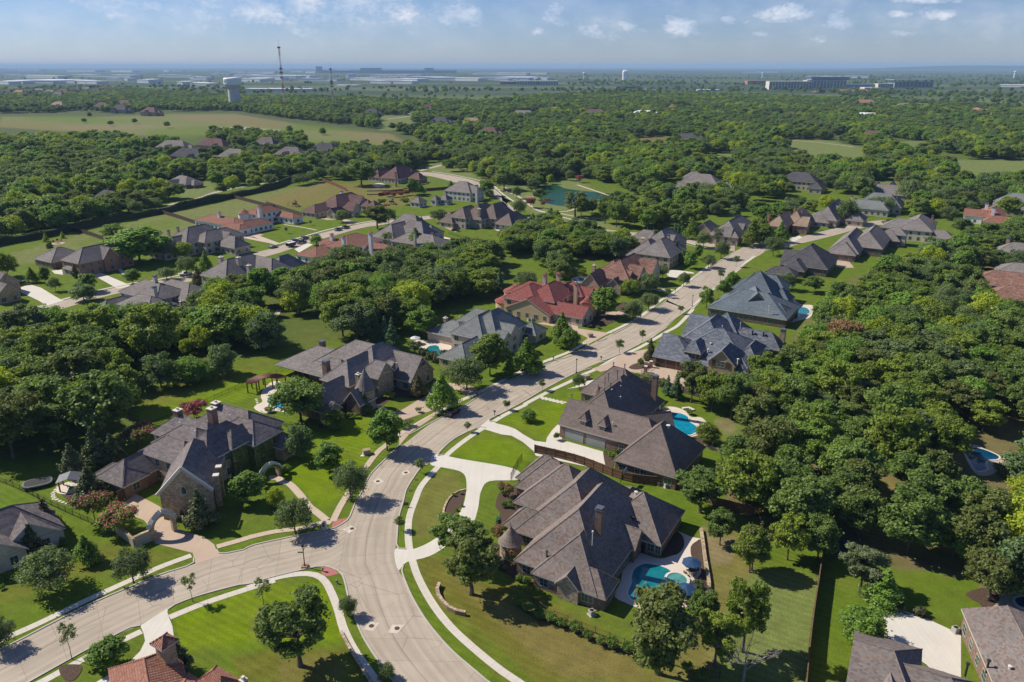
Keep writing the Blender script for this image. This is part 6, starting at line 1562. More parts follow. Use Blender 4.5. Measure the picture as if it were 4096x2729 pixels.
p = g('d2', 583, 372); r = thing('brick_mailbox', p, 'tall white rounded mailbox pillar on the corner verge', 'mailbox'); mb = MB(); mb.box(-.42, .42, -.38, .38, 0, 1.35); mb.lathe([(.42, -.38), (.42, .38)], 16, 0, Matrix.Translation((0, 0, 1.35)) @ Matrix.Rotation(math.pi / 2, 4, 'X')); mb.lathe([(.0, -.38), (.42, -.38)], 16, 0, Matrix.Translation((0, 0, 1.35)) @ Matrix.Rotation(math.pi / 2, 4, 'X')); mb.build('pillar', M_COPING, r); mb = MB(); mb.box(-.2, .2, -.40, -.36, .85, 1.3); mb.build('letter_slot', M_MAILB, r)
p = g('d2', 683, 795); r = thing('fire_hydrant', p, 'small silver fire hydrant on the corner verge', 'hydrant'); mb = MB(); mb.lathe([(.2, 0), (.2, .08), (.13, .1), (.13, .55), (.19, .56), (.19, .62), (.12, .75), (0, .82)], 12); mb.bar((-.26, 0, .45), (.26, 0, .45), .07, 0, 8); mb.build('body', M_METAL, r)
p = g('d2', 1225, 195); r = thing('yard_sign', p, 'small dark framed notice board on the verge', 'sign'); mb = MB(); mb.box(-.45, .45, -.02, .02, .35, 1.1); mb.build('panel', plain('sign back', (.12, .12, .11)), r); mb = MB(); mb.box(-.47, -.42, -.03, .03, 0, 1.15); mb.box(.42, .47, -.03, .03, 0, 1.15); mb.build('frame', M_IRON, r)
M_UTIL = plain('tan utility paint', (.30, .25, .16), (.34, .29, .2), 2, .6)
def util(p, label):
 r = thing('utility_box', p, label, 'utility box', None, .4); mb = MB(); mb.box(-.95, .95, -.8, .8, 0, .12); mb.build('pad', M_KERB, r); mb = MB(); mb.box(-.8, .8, -.65, .65, .12, 1.15); mb.box(-.83, .83, -.68, .68, 1.15, 1.22); mb.build('cabinet', M_UTIL, r); return r
U0 = util(g('c2', 915, 1208), 'tan utility cabinet on the lawn of the half-timbered house')
dup(U0, g('c3', 707, 290), .4, None, 'tan utility cabinet on the lawn opposite the garages'); dup(U0, g('c3', 680, 620), .5, None, 'tan utility cabinet behind the verge by the taupe house')
p = g('c2', 885, 1222); r = thing('meter_cover', p, 'flat white cover plate on the lawn beside the utility cabinet', 'cover'); mb = MB(); mb.box(-.5, .5, -.35, .35, 0, .06); mb.build('plate', M_TRIMW, r)
M_RUST = plain('rusty iron', (.12, .055, .03), (.07, .04, .03), 6, .7)
for t, x, y, lb in (('d2', 800, 365, 'rusty round manhole at the junction mouth'), ('d2', 952, 1128, 'rusty round manhole at the lower bend, kerb side'), ('d2', 1153, 1147, 'rusty round manhole at the lower bend, centre line'), ('c2', 1003, 1423, 'rusty round manhole in the left lane above the junction'), ('c2', 1222, 1355, 'rusty round manhole in the right lane above the junction'), ('c2', 1303, 1411, 'small red-brown lid on the pale slab beside the kerb, upper'), ('c2', 1258, 1495, 'small red-brown lid on the pale slab beside the kerb, lower')):
 p = g(t, x, y); r = thing('manhole_cover', p, lb, 'manhole'); mb = MB(); mb.lathe([(.42, 0), (.42, .055), (.36, .06), (0, .06)], 20); mb.build('lid', M_RUST, r)
def acunit(p, label):
 r = thing('air_conditioner', p, label, 'air conditioner', None, .5); mb = MB(); mb.box(-.6, .6, -.6, .6, 0, .1); mb.build('pad', M_KERB, r)
 mb = MB(); mb.box(-.43, .43, -.43, .43, .1, .95); mb.build('casing', plain('ac grey', (.42, .41, .38), None, 3, .6), r); mb = MB(); mb.lathe([(.36, .96), (.30, .99), (.1, .99), (0, 1.02)], 16); mb.build('fan_grille', M_IRON, r); return r
A0 = acunit(g('d3', 718, 1040), 'grey air conditioner on a pad below the mottled brown house')
for t, x, y, lb in (('h2', 1218, 1400, 'white air conditioner at the foot of the taupe wing, left one'), ('h2', 1300, 1425, 'white air conditioner at the foot of the taupe wing, right one'), ('e5', 410, 1005, 'grey air conditioner left of the villa side door'), ('e5', 640, 1050, 'grey air conditioner right of the villa side door'), ('e5', 705, 1055, 'grey air conditioner below the villa gable corner'), ('d4', 1615, 1175, 'grey pool equipment box at the court corner')):
 dup(A0, g(t, x, y), .3, None, lb)
def hoop(p, label, rz, hgt=3.0):
 r = thing('basketball_hoop', p, label, 'basketball hoop', None, rz); mb = MB(); mb.bar((0, .9, 0), (0, .5, hgt), .07, 0, 6); mb.bar((0, .5, hgt), (0, .08, hgt + .1), .05, 0, 6); mb.build('pole', M_IRON, r)
 mb = MB(); mb.box(-.85, .85, -.02, .02, hgt - .25, hgt + .8); mb.build('backboard', glassy('backboard', (.35, .42, .5), .2), r); mb = MB(); [mb.bar((.23 * math.cos(k * .7854), -.28 + .23 * math.sin(k * .7854), hgt), (.23 * math.cos((k + 1) * .7854), -.28 + .23 * math.sin((k + 1) * .7854), hgt), .02, 0, 4) for k in range(8)]; mb.build('rim', M_RED, r); return r
hoop(g('c3', 975, 1445), 'basketball hoop with clear board behind the board fence', 1.0); hoop(g('d3', 1075, 945), 'low poolside basketball hoop at the kidney pool edge', .4, 1.6)
# parasols, tables and chairs
M_NAVY = plain('navy canvas', (.018, .055, .13), (.025, .07, .16), 1, .8); M_CANV = plain('white canvas', (.62, .64, .66), None, 1, .8); M_PATF = plain('dark patio metal', (.06, .045, .035), None, 3, .5); M_TABL = plain('brown table top', (.16, .11, .08), None, 3, .6)
def parasol(p, label, mat, rad=1.75, rz=0):
 r = thing('patio_parasol', p, label, 'parasol', None, rz); mb = MB(); mb.bar((0, 0, 0), (0, 0, 2.75), .035, 0, 6); mb.lathe([(.28, 0), (.26, .1), (0, .11)], 12); mb.build('pole', M_PATF, r)
 mb = MB(); n = 8
 for k in range(n):
  a, b = 2 * math.pi * k / n, 2 * math.pi * (k + 1) / n; A, B = (rad * math.cos(a), rad * math.sin(a), 2.05), (rad * math.cos(b), rad * math.sin(b), 2.05)
  mb.slope((A, B, (0, 0, 2.75))); mb.slope((B, A, (0, 0, 2.70))); mb.slope((A, (A[0], A[1], 1.88), (B[0], B[1], 1.88), B)); mb.slope((B, (B[0], B[1], 1.88), (A[0], A[1], 1.88), A))
 mb.build('canopy', mat, r); return r
parasol(g('d3', 1497, 705), 'navy parasol over the table nearest the stone wall', M_NAVY); parasol(g('d3', 1452, 915), 'navy parasol just below the round spa', M_NAVY); parasol(g('c2', 1297, 345), 'white parasol beside the small blue pool', M_CANV, 1.7)
def table(p, label):
 r = thing('patio_table', p, label, 'table', None, .4); mb = MB(); mb.box(-.85, .85, -.55, .55, .68, .74); mb.build('table_top', M_TABL, r)
 for x in (-.7, .7):
  for y in (-.42, .42): mb = MB(); mb.bar((x, y, 0), (x, y, .68), .035, 0, 5); mb.build('leg', M_PATF, r)
 return r
def chair(p, label, rz, group, mat=None):
 r = thing('patio_chair', p, label, 'chair', group, rz); mb = MB(); mb.box(-.27, .27, -.27, .27, .40, .47); mb.build('seat', mat or M_TABL, r); mb = MB(); mb.box(-.27, .27, .22, .28, .47, .98); mb.build('backrest', mat or M_TABL, r)
 mb = MB(); [mb.bar((x, y, 0), (x, y, .4), .025, 0, 4) for x in (-.24, .24) for y in (-.24, .24)]; [mb.bar((x, -.24, .66), (x, .24, .66), .025, 0, 4) for x in (-.28, .28)]; mb.build('frame', mat or M_PATF, r); return r
C0 = None
for (t, x, y), nm in ((('d3', 1497, 712), 'by the stone wall'), (('d3', 1445, 930), 'below the spa')):
 p = g(t, x, y) + Vector((0, -.0, .05)); table(p + Vector((0, -.2, 0)), 'brown patio table under the navy parasol ' + nm)
 for k, (dx, dy, a, w_) in enumerate(((-1.25, 0, math.pi / 2, 'at the pool end'), (1.25, 0, -math.pi / 2, 'at the far end'), (-.4, -1.1, math.pi, 'on the near side'), (.45, .9, 0, 'on the far side'))):
  q = p + Vector((dx * math.cos(.4) - dy * math.sin(.4), dx * math.sin(.4) + dy * math.cos(.4) - .2, 0)); lb = 'dark patio chair ' + w_ + ' of the table ' + nm
  if C0 is None: C0 = chair(q, lb, a + .4, 'patio chairs by the kidney pool')
  else: dup(C0, q, a + .4, None, lb, 'patio chairs by the kidney pool')
M_TEALC = plain('teal paint', (.01, .22, .26), None, 3, .6); M_REDC = plain('red paint', (.28, .025, .03), None, 3, .6)
c1 = chair(g('c1', 540, 1475), 'teal garden chair under the metal-roofed pavilion, back one', 2.2, None, M_TEALC); dup(c1, g('c1', 562, 1490), 3.6, None, 'teal garden chair under the metal-roofed pavilion, front one'); 
c1 = chair(g('b1', 465, 800), 'red lawn chair left of the round fire pit', 1.2, None, M_REDC); dup(c1, g('b1', 490, 788), 0, None, 'red lawn chair behind the round fire pit'); dup(c1, g('b1', 520, 788), -.7, None, 'red lawn chair right of the round fire pit')
for q in [c1] + [o for o in bpy.data.objects if o.get('label', '').startswith('red lawn chair')]: q.scale = (1.8, 1.8, 1.7)
p = g('b1', 495, 800); r = thing('fire_pit', p, 'round stone fire pit among red lawn chairs', 'fire pit'); mb = MB(); mb.lathe([(3.2, 0), (3.2, .05), (0, .055)], 20); mb.build('paving', M_STONEPATH, r); mb = MB(); mb.lathe([(1.0, .05), (1.0, .45), (.65, .45), (.6, .1)], 16); mb.build('ring', K_CREAM, r)
# pavilion, pergola, trampolines, play sets
p = g('c1', 560, 1470); r = thing('garden_pavilion', p, 'small grey metal-roofed pavilion on timber posts beside the magnolias', 'pavilion', None, .3); mb = MB()
for sx in (-1, 1): mb.slope([(sx * 2.3, -1.9, 2.35), (sx * 2.3, 1.9, 2.35), (0, 1.9, 3.0), (0, -1.9, 3.0)][::sx]); mb.slope([(sx * 2.3, -1.9, 2.3), (sx * 2.3, 1.9, 2.3), (0, 1.9, 2.95), (0, -1.9, 2.95)][::-sx])
mb.build('roof', M_METAL, r)
for x in (-1.8, 1.8):
 for y in (-1.5, 1.5): mb = MB(); mb.box(x - .12, x + .12, y - .12, y + .12, 0, 2.4); mb.build('post', M_WOOD, r)
mb = MB(); mb.lathe([(2.9, 0), (2.9, .09), (0, .1)], 24); mb.build('paving', M_PATIO, r)
c = g('c2', 110, 690); r = thing('curved_pergola', c, 'curved dark red timber pergola by the pool and iron fence', 'pergola'); sl = MB()
a0, a1, ri, ro = R(35), R(200), 2.6, 5.6
cc = Vector((1.8, -2.2, 0))
for k in range(90):
 a = a0 + (a1 - a0) * k / 89; sl.bar(cc + Vector((ri * math.cos(a), ri * math.sin(a), 2.95)), cc + Vector((ro * math.cos(a), ro * math.sin(a), 2.95)), .075, 0, 4)
for rr in (ri + .3, (ri + ro) / 2, ro - .3):
 for k in range(20):
  a, b = a0 + (a1 - a0) * k / 20, a0 + (a1 - a0) * (k + 1) / 20; sl.bar(cc + Vector((rr * math.cos(a), rr * math.sin(a), 2.8)), cc + Vector((rr * math.cos(b), rr * math.sin(b), 2.8)), .11, 0, 4)
sl.build('slats', plain('oxblood timber', (.13, .045, .035), (.17, .065, .05), 2, .7), r)
for a in (40, 80, 120, 160, 195):
 for rr in (ri + .3, ro - .3): mb = MB(); q = cc + Vector((rr * math.cos(R(a)), rr * math.sin(R(a)), 0)); mb.box(q.x - .13, q.x + .13, q.y - .13, q.y + .13, 0, 2.75); mb.build('post', M_WOOD, r)
def tramp(p, label, rx, ry, pad, rz, net=False):
 r = thing('trampoline', p, label, 'trampoline', None, rz); n = 28
 E = lambda q, z: [Vector((q * rx * math.copysign(abs(math.cos(t)) ** .6, math.cos(t)), q * ry * math.copysign(abs(math.sin(t)) ** .6, math.sin(t)), z)) for t in [2 * math.pi * k / n for k in range(n)]]
 i, o = E(.86, .9), E(1, .88); mb = MB(); mb.poly(i); mb.build('mat', M_PIPED, r); mb = MB()
 for k in range(n): j = (k + 1) % n; mb.slope((i[k], o[k], o[j], i[j])); mb.slope((o[k], o[k] - Vector((0, 0, .3)), o[j] - Vector((0, 0, .3)), o[j]))
 mb.build('pad', pad, r); mb = MB()
 for k in range(0, n, 4): mb.bar(o[k] - Vector((0, 0, .9)), o[k] + Vector((0, 0, 1.9 if net else 0)), .04, 0, 5)
 mb.build('frame', M_IRON if not net else plain('blue tube', (.01, .1, .5)), r)
tramp(g('c1', 298, 1455), 'oval grey-rimmed trampoline on the lawn by the iron fence', 2.9, 1.9, M_METAL, .5); tramp(g('d4', 757, 545), 'round blue-rimmed trampoline under the oaks at lower right', 2.3, 2.3, plain('blue pad', (.008, .09, .45)), 0, True)
def playset(p, label, rf, slide, rz):
 r = thing('play_set', p, label, 'play set', None, rz); mb = MB()
 for x in (-1, 1):
  for y in (-1, 1): mb.box(x - .1, x + .1, y - .1, y + .1, 0, 3)
 mb.box(-1.1, 1.1, -1.1, 1.1, 1.4, 1.55); mb.box(-1.1, 1.1, -1.12, -1.04, 1.55, 2.2); mb.box(-1.1, 1.1, 1.04, 1.12, 1.55, 2.2); mb.build('tower', M_WOOD, r)
 mb = MB(); [mb.slope(q) for q in (((-1.4, -1.4, 3), (1.4, -1.4, 3), (0, 0, 4.2)), ((1.4, -1.4, 3), (1.4, 1.4, 3), (0, 0, 4.2)), ((1.4, 1.4, 3), (-1.4, 1.4, 3), (0, 0, 4.2)), ((-1.4, 1.4, 3), (-1.4, -1.4, 3), (0, 0, 4.2)))]; mb.build('roof', rf, r)
 mb = MB(); [mb.slope(q) for q in (((1.1, -.4, 1.5), (3.8, -.4, .2), (3.8, .4, .2), (1.1, .4, 1.5)), ((1.1, -.4, 1.75), (3.8, -.4, .45), (3.8, -.4, .2), (1.1, -.4, 1.5)), ((1.1, .4, 1.5), (3.8, .4, .2), (3.8, .4, .45), (1.1, .4, 1.75)))]; mb.build('slide', slide, r)
 mb = MB(); mb.bar((-1, 0, 2.8), (-4.6, 0, 2.8), .09); [mb.bar((-4.6, 0, 2.8), (-4.8, y, 0), .08) for y in (-1.1, 1.1)]; [mb.bar((x, 0, 2.8), (x, .05, .6), .02, 0, 3) for x in (-1.9, -2.4, -3.2, -3.7)]; mb.build('swing', M_WOOD, r)
playset(g('b2', 385, 485), 'timber play tower with teal slide and swings on the dry lawn', M_WOOD, M_TEALC, -.2); playset(g('b2', 1212, 465), 'small play tower with green canopy on the garden lawn', plain('green canvas', (.02, .22, .14)), M_SIGN, -.4)
for i, (x, y, m_, lb) in enumerate(((180, 960, M_PIPED, 'black wheeled bin against the garage wall'), (235, 945, plain('blue plastic', (.02, .10, .28), None, 3, .5), 'blue wheeled bin against the garage wall'))):
 r = thing('wheeled_bin', g('h3', x, y), lb, 'bin', None, -.5); mb = MB(); mb.box(-.32, .32, -.36, .36, .08, 1.0); mb.build('body', m_, r); mb = MB(); mb.box(-.35, .35, -.4, .4, 1.0, 1.1); mb.build('lid', m_, r)
for x, y, lb in ((118, 890, 'tall brick gate pillar next to the bins'), (92, 980, 'middle brick gate pillar of the three-garage court'), (8, 1060, 'near brick gate pillar of the three-garage court')):
 r = thing('gate_pillar', g('h3', x, y), lb, 'pillar', None, -.5); mb = MB(); mb.box(-.4, .4, -.4, .4, 0, 1.9); mb.build('brickwork', B_RED, r); mb = MB(); mb.box(-.48, .48, -.48, .48, 1.9, 2.05); mb.build('cap', M_COPING, r)
# ------------------------------------------------------------------ vehicles
M_TYRE = plain('tyre rubber', (.02, .02, .02), None, 4, .8); M_RIM = plain('alloy', (.45, .45, .46), None, 4, .35, .8); M_AUTOG = glassy('car glass', (.015, .02, .025), .05); M_HEADL = glassy('headlight', (.75, .75, .72), .1); M_TAIL = glassy('tail light', (.3, .01, .01), .15)
def paint(n, c): m, nt, b = nodes(n); b.inputs['Base Color'].default_value = (*c, 1); b.inputs['Roughness'].default_value = .22; b.inputs['Coat Weight'].default_value = .6; return m
PB, PN, PG, PW = paint('black car paint', (.012, .012, .014)), paint('navy car paint', (.02, .05, .11)), paint('grey car paint', (.12, .14, .16)), paint('white car paint', (.72, .73, .74))
def car(p, rz, label, mat, kind='suv', group=None):
 r = thing('parked_car' if kind != 'pickup' else 'pickup_truck', p, label, 'car' if kind != 'pickup' else 'pickup truck', group, rz)
 L, Wd = (4.75, .94); mb = MB()
 prof = {'suv': [(-2.35, .45), (-2.37, .95), (-2.2, 1.08), (-1.9, 1.62), (-1.4, 1.72), (.3, 1.70), (1.0, 1.12), (2.1, .98), (2.36, .75), (2.36, .42)],
   'sedan': [(-2.35, .42), (-2.37, .9), (-1.75, 1.0), (-1.1, 1.4), (.1, 1.42), (.95, .98), (2.1, .85), (2.36, .65), (2.36, .4)],
   'pickup': [(-2.9, .55), (-2.92, 1.1), (-1.1, 1.1), (-1.0, 1.8), (.5, 1.82), (1.2, 1.2), (2.4, 1.12), (2.7, .9), (2.7, .5)]}[kind]
 def sect(sc, zsc=1): return [(x, z) for x, z in prof]
 n = len(prof)
 def yy(z): return Wd * (1 if z < 1.12 else 1 - .22 * (z - 1.12) / .6)
 A = [Vector((x, -yy(z), z)) for x, z in prof]; B = [Vector((x, yy(z), z)) for x, z in prof]
 for k in range(n - 1): mb.slope((A[k], B[k], B[k + 1], A[k + 1]))
 mb.slope((A[-1], B[-1], B[0], A[0])); mb.face(A[::-1]); mb.face(B)
 mb.build('body', mat, r)
 top = max(z for x, z in prof); mb = MB()
 wn = [i for i in range(n - 1) if (prof[i][1] + prof[i + 1][1]) / 2 > 1.05 and abs(prof[i][1] - prof[i + 1][1]) > .3]
 for i in wn:
  a, b = A[i].lerp(A[i + 1], .1), A[i].lerp(A[i + 1], .9); c_, d = B[i].lerp(B[i + 1], .9), B[i].lerp(B[i + 1], .1); nn = (d - a).cross(b - a).normalized() * .012
  q = [v + nn for v in (a, d, c_, b)]; mb.slope([Vector((v.x, v.y * .9, v.z)) for v in q])
 zl, zh = min(1.1, top - .45), top - .12
 xs = {'suv': (-1.85, .55), 'sedan': (-1.2, .45), 'pickup': (-.92, .75)}[kind]
 for s_ in (-1, 1):
  q = [Vector((xs[0] - .0, s_ * (yy(zl) + .012), zl + .02)), Vector((xs[1] + .12, s_ * (yy(zl) + .012), zl + .02)), Vector((xs[1] - .42, s_ * (yy(zh) + .012), zh)), Vector((xs[0] + .25, s_ * (yy(zh) + .012), zh))]
  mb.slope(q if s_ < 0 else q[::-1])
 mb.build('windows', M_AUTOG, r)
 xe = prof[0][0], prof[-1][0]
 for xw in (xe[0] + .85, xe[1] - .9):
  for s_ in (-1, 1):
   Mx = Matrix.Translation((xw, s_ * (Wd - .1), .36)) @ Matrix.Rotation(math.pi / 2, 4, 'X'); mb = MB(); mb.lathe([(0, -.12), (.36, -.12), (.36, .12), (0, .12)], 14, 0, Mx); w = mb.build('wheel', M_TYRE, r); mb = MB(); mb.lathe([(0, -.13), (.22, -.13), (.22, .13), (0, .13)], 10, 0, Mx); mb.build('rim', M_RIM, w)
 for s_ in (-1, 1):
  mb = MB(); mb.box(xe[1] - .12, xe[1] + .02, s_ * .62 - .2, s_ * .62 + .2, .62, .8); mb.build('headlight', M_HEADL, r); mb = MB(); mb.box(xe[0] - .03, xe[0] + .08, s_ * .72 - .14, s_ * .72 + .14, .78, 1.02); mb.build('tail_light', M_TAIL, r)
 return r
car(g('c2', 1592, 898), R(60), 'black sport utility car parked under the maple on the main street', PB)
for t, x, y, a, m_, k, lb in (('b2', 757, 690, 57, PN, 'suv', 'dark blue car at the kerb, upper left of the parked row'), ('b2', 822, 672, 57, PB, 'suv', 'black car at the head of the kerbside row'), ('b2', 560, 742, 57, PB, 'sedan', 'black low car midway along the kerbside row'), ('b2', 472, 764, 57, PB, 'suv', 'black tall car ahead of the utility trailer'),
 ('b2', 385, 788, 57, PN, 'suv', 'blue car beside the utility trailer'), ('b2', 200, 838, 57, PG, 'sedan', 'pale grey-green car at the tail of the kerbside row'), ('b2', 445, 800, 57, PB, 'pickup', 'black pickup truck pulling the trailer'), ('b1', 205, 1155, 20, PB, 'suv', 'black car on the drive of the stone gabled house'),
 ('b1', 2085, 715, 20, PB, 'sedan', 'black low car on the white villa drive'), ('b1', 2120, 700, 20, PG, 'suv', 'grey tall car on the white villa drive'), ('b2', 1762, 695, -20, PB, 'sedan', 'dark car beside the three-hipped stone house'), ('b1', 1590, 1072, 40, PW, 'pickup', 'white pickup truck half hidden behind trees on the left street'), ('b2', 1175, 128, 0, PW, 'suv', 'white van-like car on the lane above the hedge'), ('b4', 1975, 470, 40, PN, 'suv', 'dark car near the pale blue-grey roofed house'), ('a2', 1390, 978, 0, PW, 'suv', 'white vehicle at the end of the looping drive')):
 car(g(t, x, y), R(a), lb, m_, k)
p = g('b2', 352, 828); r = thing('utility_trailer', p, 'high-sided dark trailer with pale top parked at the kerb', 'trailer', None, R(57)); mb = MB(); mb.box(-2.4, 2.4, -1.1, 1.1, .6, .75); [mb.box(x0, x1, y0, y1, .75, 2.1) for x0, x1, y0, y1 in ((-2.4, 2.4, -1.1, -1.04), (-2.4, 2.4, 1.04, 1.1), (2.34, 2.4, -1.04, 1.04))]; mb.build('body', M_FDARK, r); mb = MB(); mb.box(-2.3, 2.3, -1.15, 1.15, 2.1, 2.25); mb.build('canopy', M_CANV, r)
for xw in (-.5, .5):
 for s_ in (-1, 1): mb = MB(); mb.lathe([(0, -.12), (.38, -.12), (.38, .12), (0, .12)], 12, 0, Matrix.Translation((xw, s_ * 1.2, .38)) @ Matrix.Rotation(math.pi / 2, 4, 'X')); mb.build('wheel', M_TYRE, r)
# utility poles
M_POLE = plain('weathered pole', (.20, .17, .14), None, 3, .9)
def upole(p, label, h=11):
 r = thing('utility_pole', p, label, 'utility pole', None, .5); mb = MB(); mb.bar((0, 0, 0), (0, 0, h), .19, 0, 8, .13); mb.build('mast', M_POLE, r); mb = MB(); mb.box(-1.3, 1.3, -.08, .08, h - .9, h - .7); mb.build('crossarm', M_POLE, r); mb = MB(); mb.lathe([(.28, h - 2.4), (.28, h - 1.5), (0, h - 1.45)], 10, 0, Matrix.Translation((.45, 0, 0))); mb.build('transformer', M_METAL, r); return r
P0 = upole(g('b2', 1172, 118), 'tall utility pole behind the brown hip roofed house')
for t, x, y, lb in (('b2', 392, 118, 'utility pole in trees at left of the hedge lane'), ('b2', 850, 85, 'utility pole at the end of the long hedge'), ('a2', 1488, 1372, 'utility pole near the red-roofed pavilion'), ('b1', 1945, 305, 'utility pole on the dry patch by the low ranch house')): dup(P0, g(t, x, y), .4, None, lb)
# ------------------------------------------------------------------ towers, masts and buildings on the plain
rw0 = random.Random(4)
M_TOWW = plain('water tower white', (.86, .87, .87), (.88, .89, .89), .05, .6); M_TOWC = plain('water tower concrete', (.58, .54, .49), (.64, .60, .55), .15, .9); M_MRED = plain('mast red', (.42, .06, .04), None, 1, .6); M_MWH = plain('mast white', (.6, .6, .6), None, 1, .6)
M_WHR = plain('warehouse roof', (.90, .91, .92), (.84, .85, .86), .01, .7); M_WHW = plain('warehouse wall', (.82, .82, .81), (.74, .74, .73), .02, .8); M_BEIG = plain('beige concrete', (.62, .55, .46), (.66, .59, .50), .05, .8); M_DKG = glassy('blue facade glass', (.10, .14, .18), .15); M_STAND = plain('grandstand blue grey', (.26, .29, .34), (.30, .33, .38), .02, .7)
def wtower(p, label, H_, rb, rt, hb, flat=True):
 r = thing('water_tower', p, label, 'water tower'); k = hb
 mb = MB(); mb.lathe([(rb * 1.1, 0), (rb, H_ * .08), (rb * .95, H_ - k)], 28); mb.build('shaft', M_TOWC if flat else M_TOWW, r)
 mb = MB()
 if flat:
  mb.lathe([(rb * .95, H_ - k * 1.05), (rt * .93, H_ - k * .68)], 32, 1); mb.lathe([(rt * .93, H_ - k * .68), (rt, H_ - k * .6), (rt, H_ - k * .12), (rt * .92, H_ - k * .04), (0, H_)], 32, 0)
 else: mb.lathe([(rb * .95, H_ - k), (rt * .8, H_ - k * .75), (rt, H_ - k * .45), (rt * .8, H_ - k * .15), (0, H_)], 24, 0)
 tk = mb.build('tank', [M_TOWW, M_TOWC], r)
 if flat:
  mb = MB()
  for i in range(7):
   a = R(218 + i * 3.4); b_ = R(218 + (i + 1) * 3.4); z0, z1 = H_ - k * .5, H_ - k * .22
   mb.slope([(rt * 1.004 * math.cos(a), rt * 1.004 * math.sin(a), z0), (rt * 1.004 * math.cos(b_), rt * 1.004 * math.sin(b_), z0), (rt * 1.004 * math.cos(b_), rt * 1.004 * math.sin(b_), z1), (rt * 1.004 * math.cos(a), rt * 1.004 * math.sin(a), z1)]) if i in (0, 2, 3, 5) else None
  mb.build('emblem', plain('green emblem', (.16, .30, .28), None, 1, .6), tk)
 return r
wtower(g('a1', 2015, 910), 'big white water tower on a thick concrete shaft above the woods', 62, 13.2, 19.5, 24)
wtower(g('a3', 723, 684), 'distant white water tower with blue mark near the horizon', 48, 6, 12, 15); wtower(g('a4', 112, 668), 'distant thin white water tower left of the hotel', 42, 3, 7, 11, False); wtower(g('a4', 2268, 668), 'distant white water tower at the right edge', 52, 5, 8.5, 14, False)
for x, y, h_, w_, lb in ((1063, 684, 30, 6, 'white silo tank near the horizon, left of two'), (1077, 684, 30, 6, 'white silo tank near the horizon, right of two')):
 p = g('a3', x, y); r = thing('storage_silo', p, lb, 'silo'); mb = MB(); mb.lathe([(14, 0), (14, 52), (9, 60), (0, 63)], 20); mb.build('drum', M_TOWW, r); mb = MB(); mb.lathe([(14.2, 30), (14.2, 33)], 20); mb.build('band', M_TOWC, r)
def mast(p, label, H_, wd, guys):
 r = thing('radio_mast', p, label, 'radio mast'); n = 7; sh_ = []
 for i in range(n):
  mb = MB(); z0, z1 = H_ * i / n, H_ * (i + 1) / n
  for k in range(3):
   a, b_ = 2.09 * k, 2.09 * (k + 1); A = Vector((wd * math.cos(a), wd * math.sin(a), 0)); Bv = Vector((wd * math.cos(b_), wd * math.sin(b_), 0))
   mb.bar(A + Vector((0, 0, z0)), A + Vector((0, 0, z1)), .28, 0, 4)
   m_ = 6
   for q in range(m_): za, zb_ = z0 + (z1 - z0) * q / m_, z0 + (z1 - z0) * (q + 1) / m_; mb.bar(A + Vector((0, 0, za)), Bv + Vector((0, 0, zb_)), .2, 0, 3)
  mb.build('section', M_MRED if i % 2 == 0 else M_MWH, r)
 mb = MB(); mb.bar((0, 0, H_), (0, 0, H_ + 14), .18, 0, 4)
 for z in (.52, .60, .66, .99): 
  for k in range(6): a = k * 1.047; mb.box(2.6 * math.cos(a) - .5, 2.6 * math.cos(a) + .5, 2.6 * math.sin(a) - .5, 2.6 * math.sin(a) + .5, H_ * z - 1.6, H_ * z + 1.6)
 mb.build('antenna', M_METAL, r); mb = MB()
 for a in guys:
  for z in (.45, .95): mb.bar((0, 0, H_ * z), (75 * math.cos(a), 75 * math.sin(a), 0), .09, 0, 3)
 mb.build('guy_wire', M_METAL, r)
mast(g('a2', 298, 945), 'tall red and white radio mast beside the big water tower', 122, 1.5, (.2, 2.3, 4.4)); mast(g('a2', 712, 900), 'shorter red and white radio mast right of the tall one', 80, 1.1, (.4, 2.5, 4.6))
# hotel, stands
def block(p, w, d, h, name, label, mat, rmat, cat, bands=0, rz=0, grid=None):
 r = thing(name, p, label, cat, None, rz); mb = MB(); mb.box(-w / 2, w / 2, -d / 2, d / 2, -.5, h, 0, top=False); mb.build('wall', mat, r)
 mb = MB(); mb.box(-w / 2 - .6, w / 2 + .6, -d / 2 - .6, d / 2 + .6, h, h + 1.2); mb.build('roof', rmat, r)
 if grid:
  nx, nz = grid
  for i in range(nx):
   mb = MB(); x0 = -w / 2 + w * (i + .18) / nx; x1 = -w / 2 + w * (i + .82) / nx; mb.box(x0, x1, -d / 2 - .3, -d / 2 - .1, h * .12, h * .92)
   for k in range(nz): mb.box(x0, x1, -d / 2 - .5, -d / 2 - .3, h * (.12 + .8 * k / nz), h * (.12 + .8 * k / nz) + .7, 1)
   mb.build('window', [M_DKG, mat], r)
 return r
block(g('a4', 335, 768), 165, 45, 30, 'parking_garage', 'long beige multi-level parking building by the hotel', M_BEIG, M_BEIG, 'building', grid=(14, 4))
hb = block(g('a4', 640, 765), 155, 45, 34, 'hotel', 'wide glass-fronted hotel with an oversailing dark roof', M_BEIG, M_STAND, 'hotel', grid=(12, 5))
mb = MB(); mb.box(-60, 90, -18, 35, 35.5, 45); mb.box(-66, 98, -24, 38, 45, 46.5); mb.build('upper_storey', M_STAND, hb)
s1 = block(g('a4', 1378, 748), 165, 60, 22, 'grandstand_hall', 'blue-grey hall with a long overhanging roof right of the hotel', M_STAND, M_STAND, 'building', grid=(10, 2)); mb = MB(); mb.box(-95, 95, -45, 40, 31, 33); [mb.box(x - 2, x + 2, -28, -24, 23, 31) for x in range(-80, 90, 32)]; mb.build('canopy', M_STAND, s1)
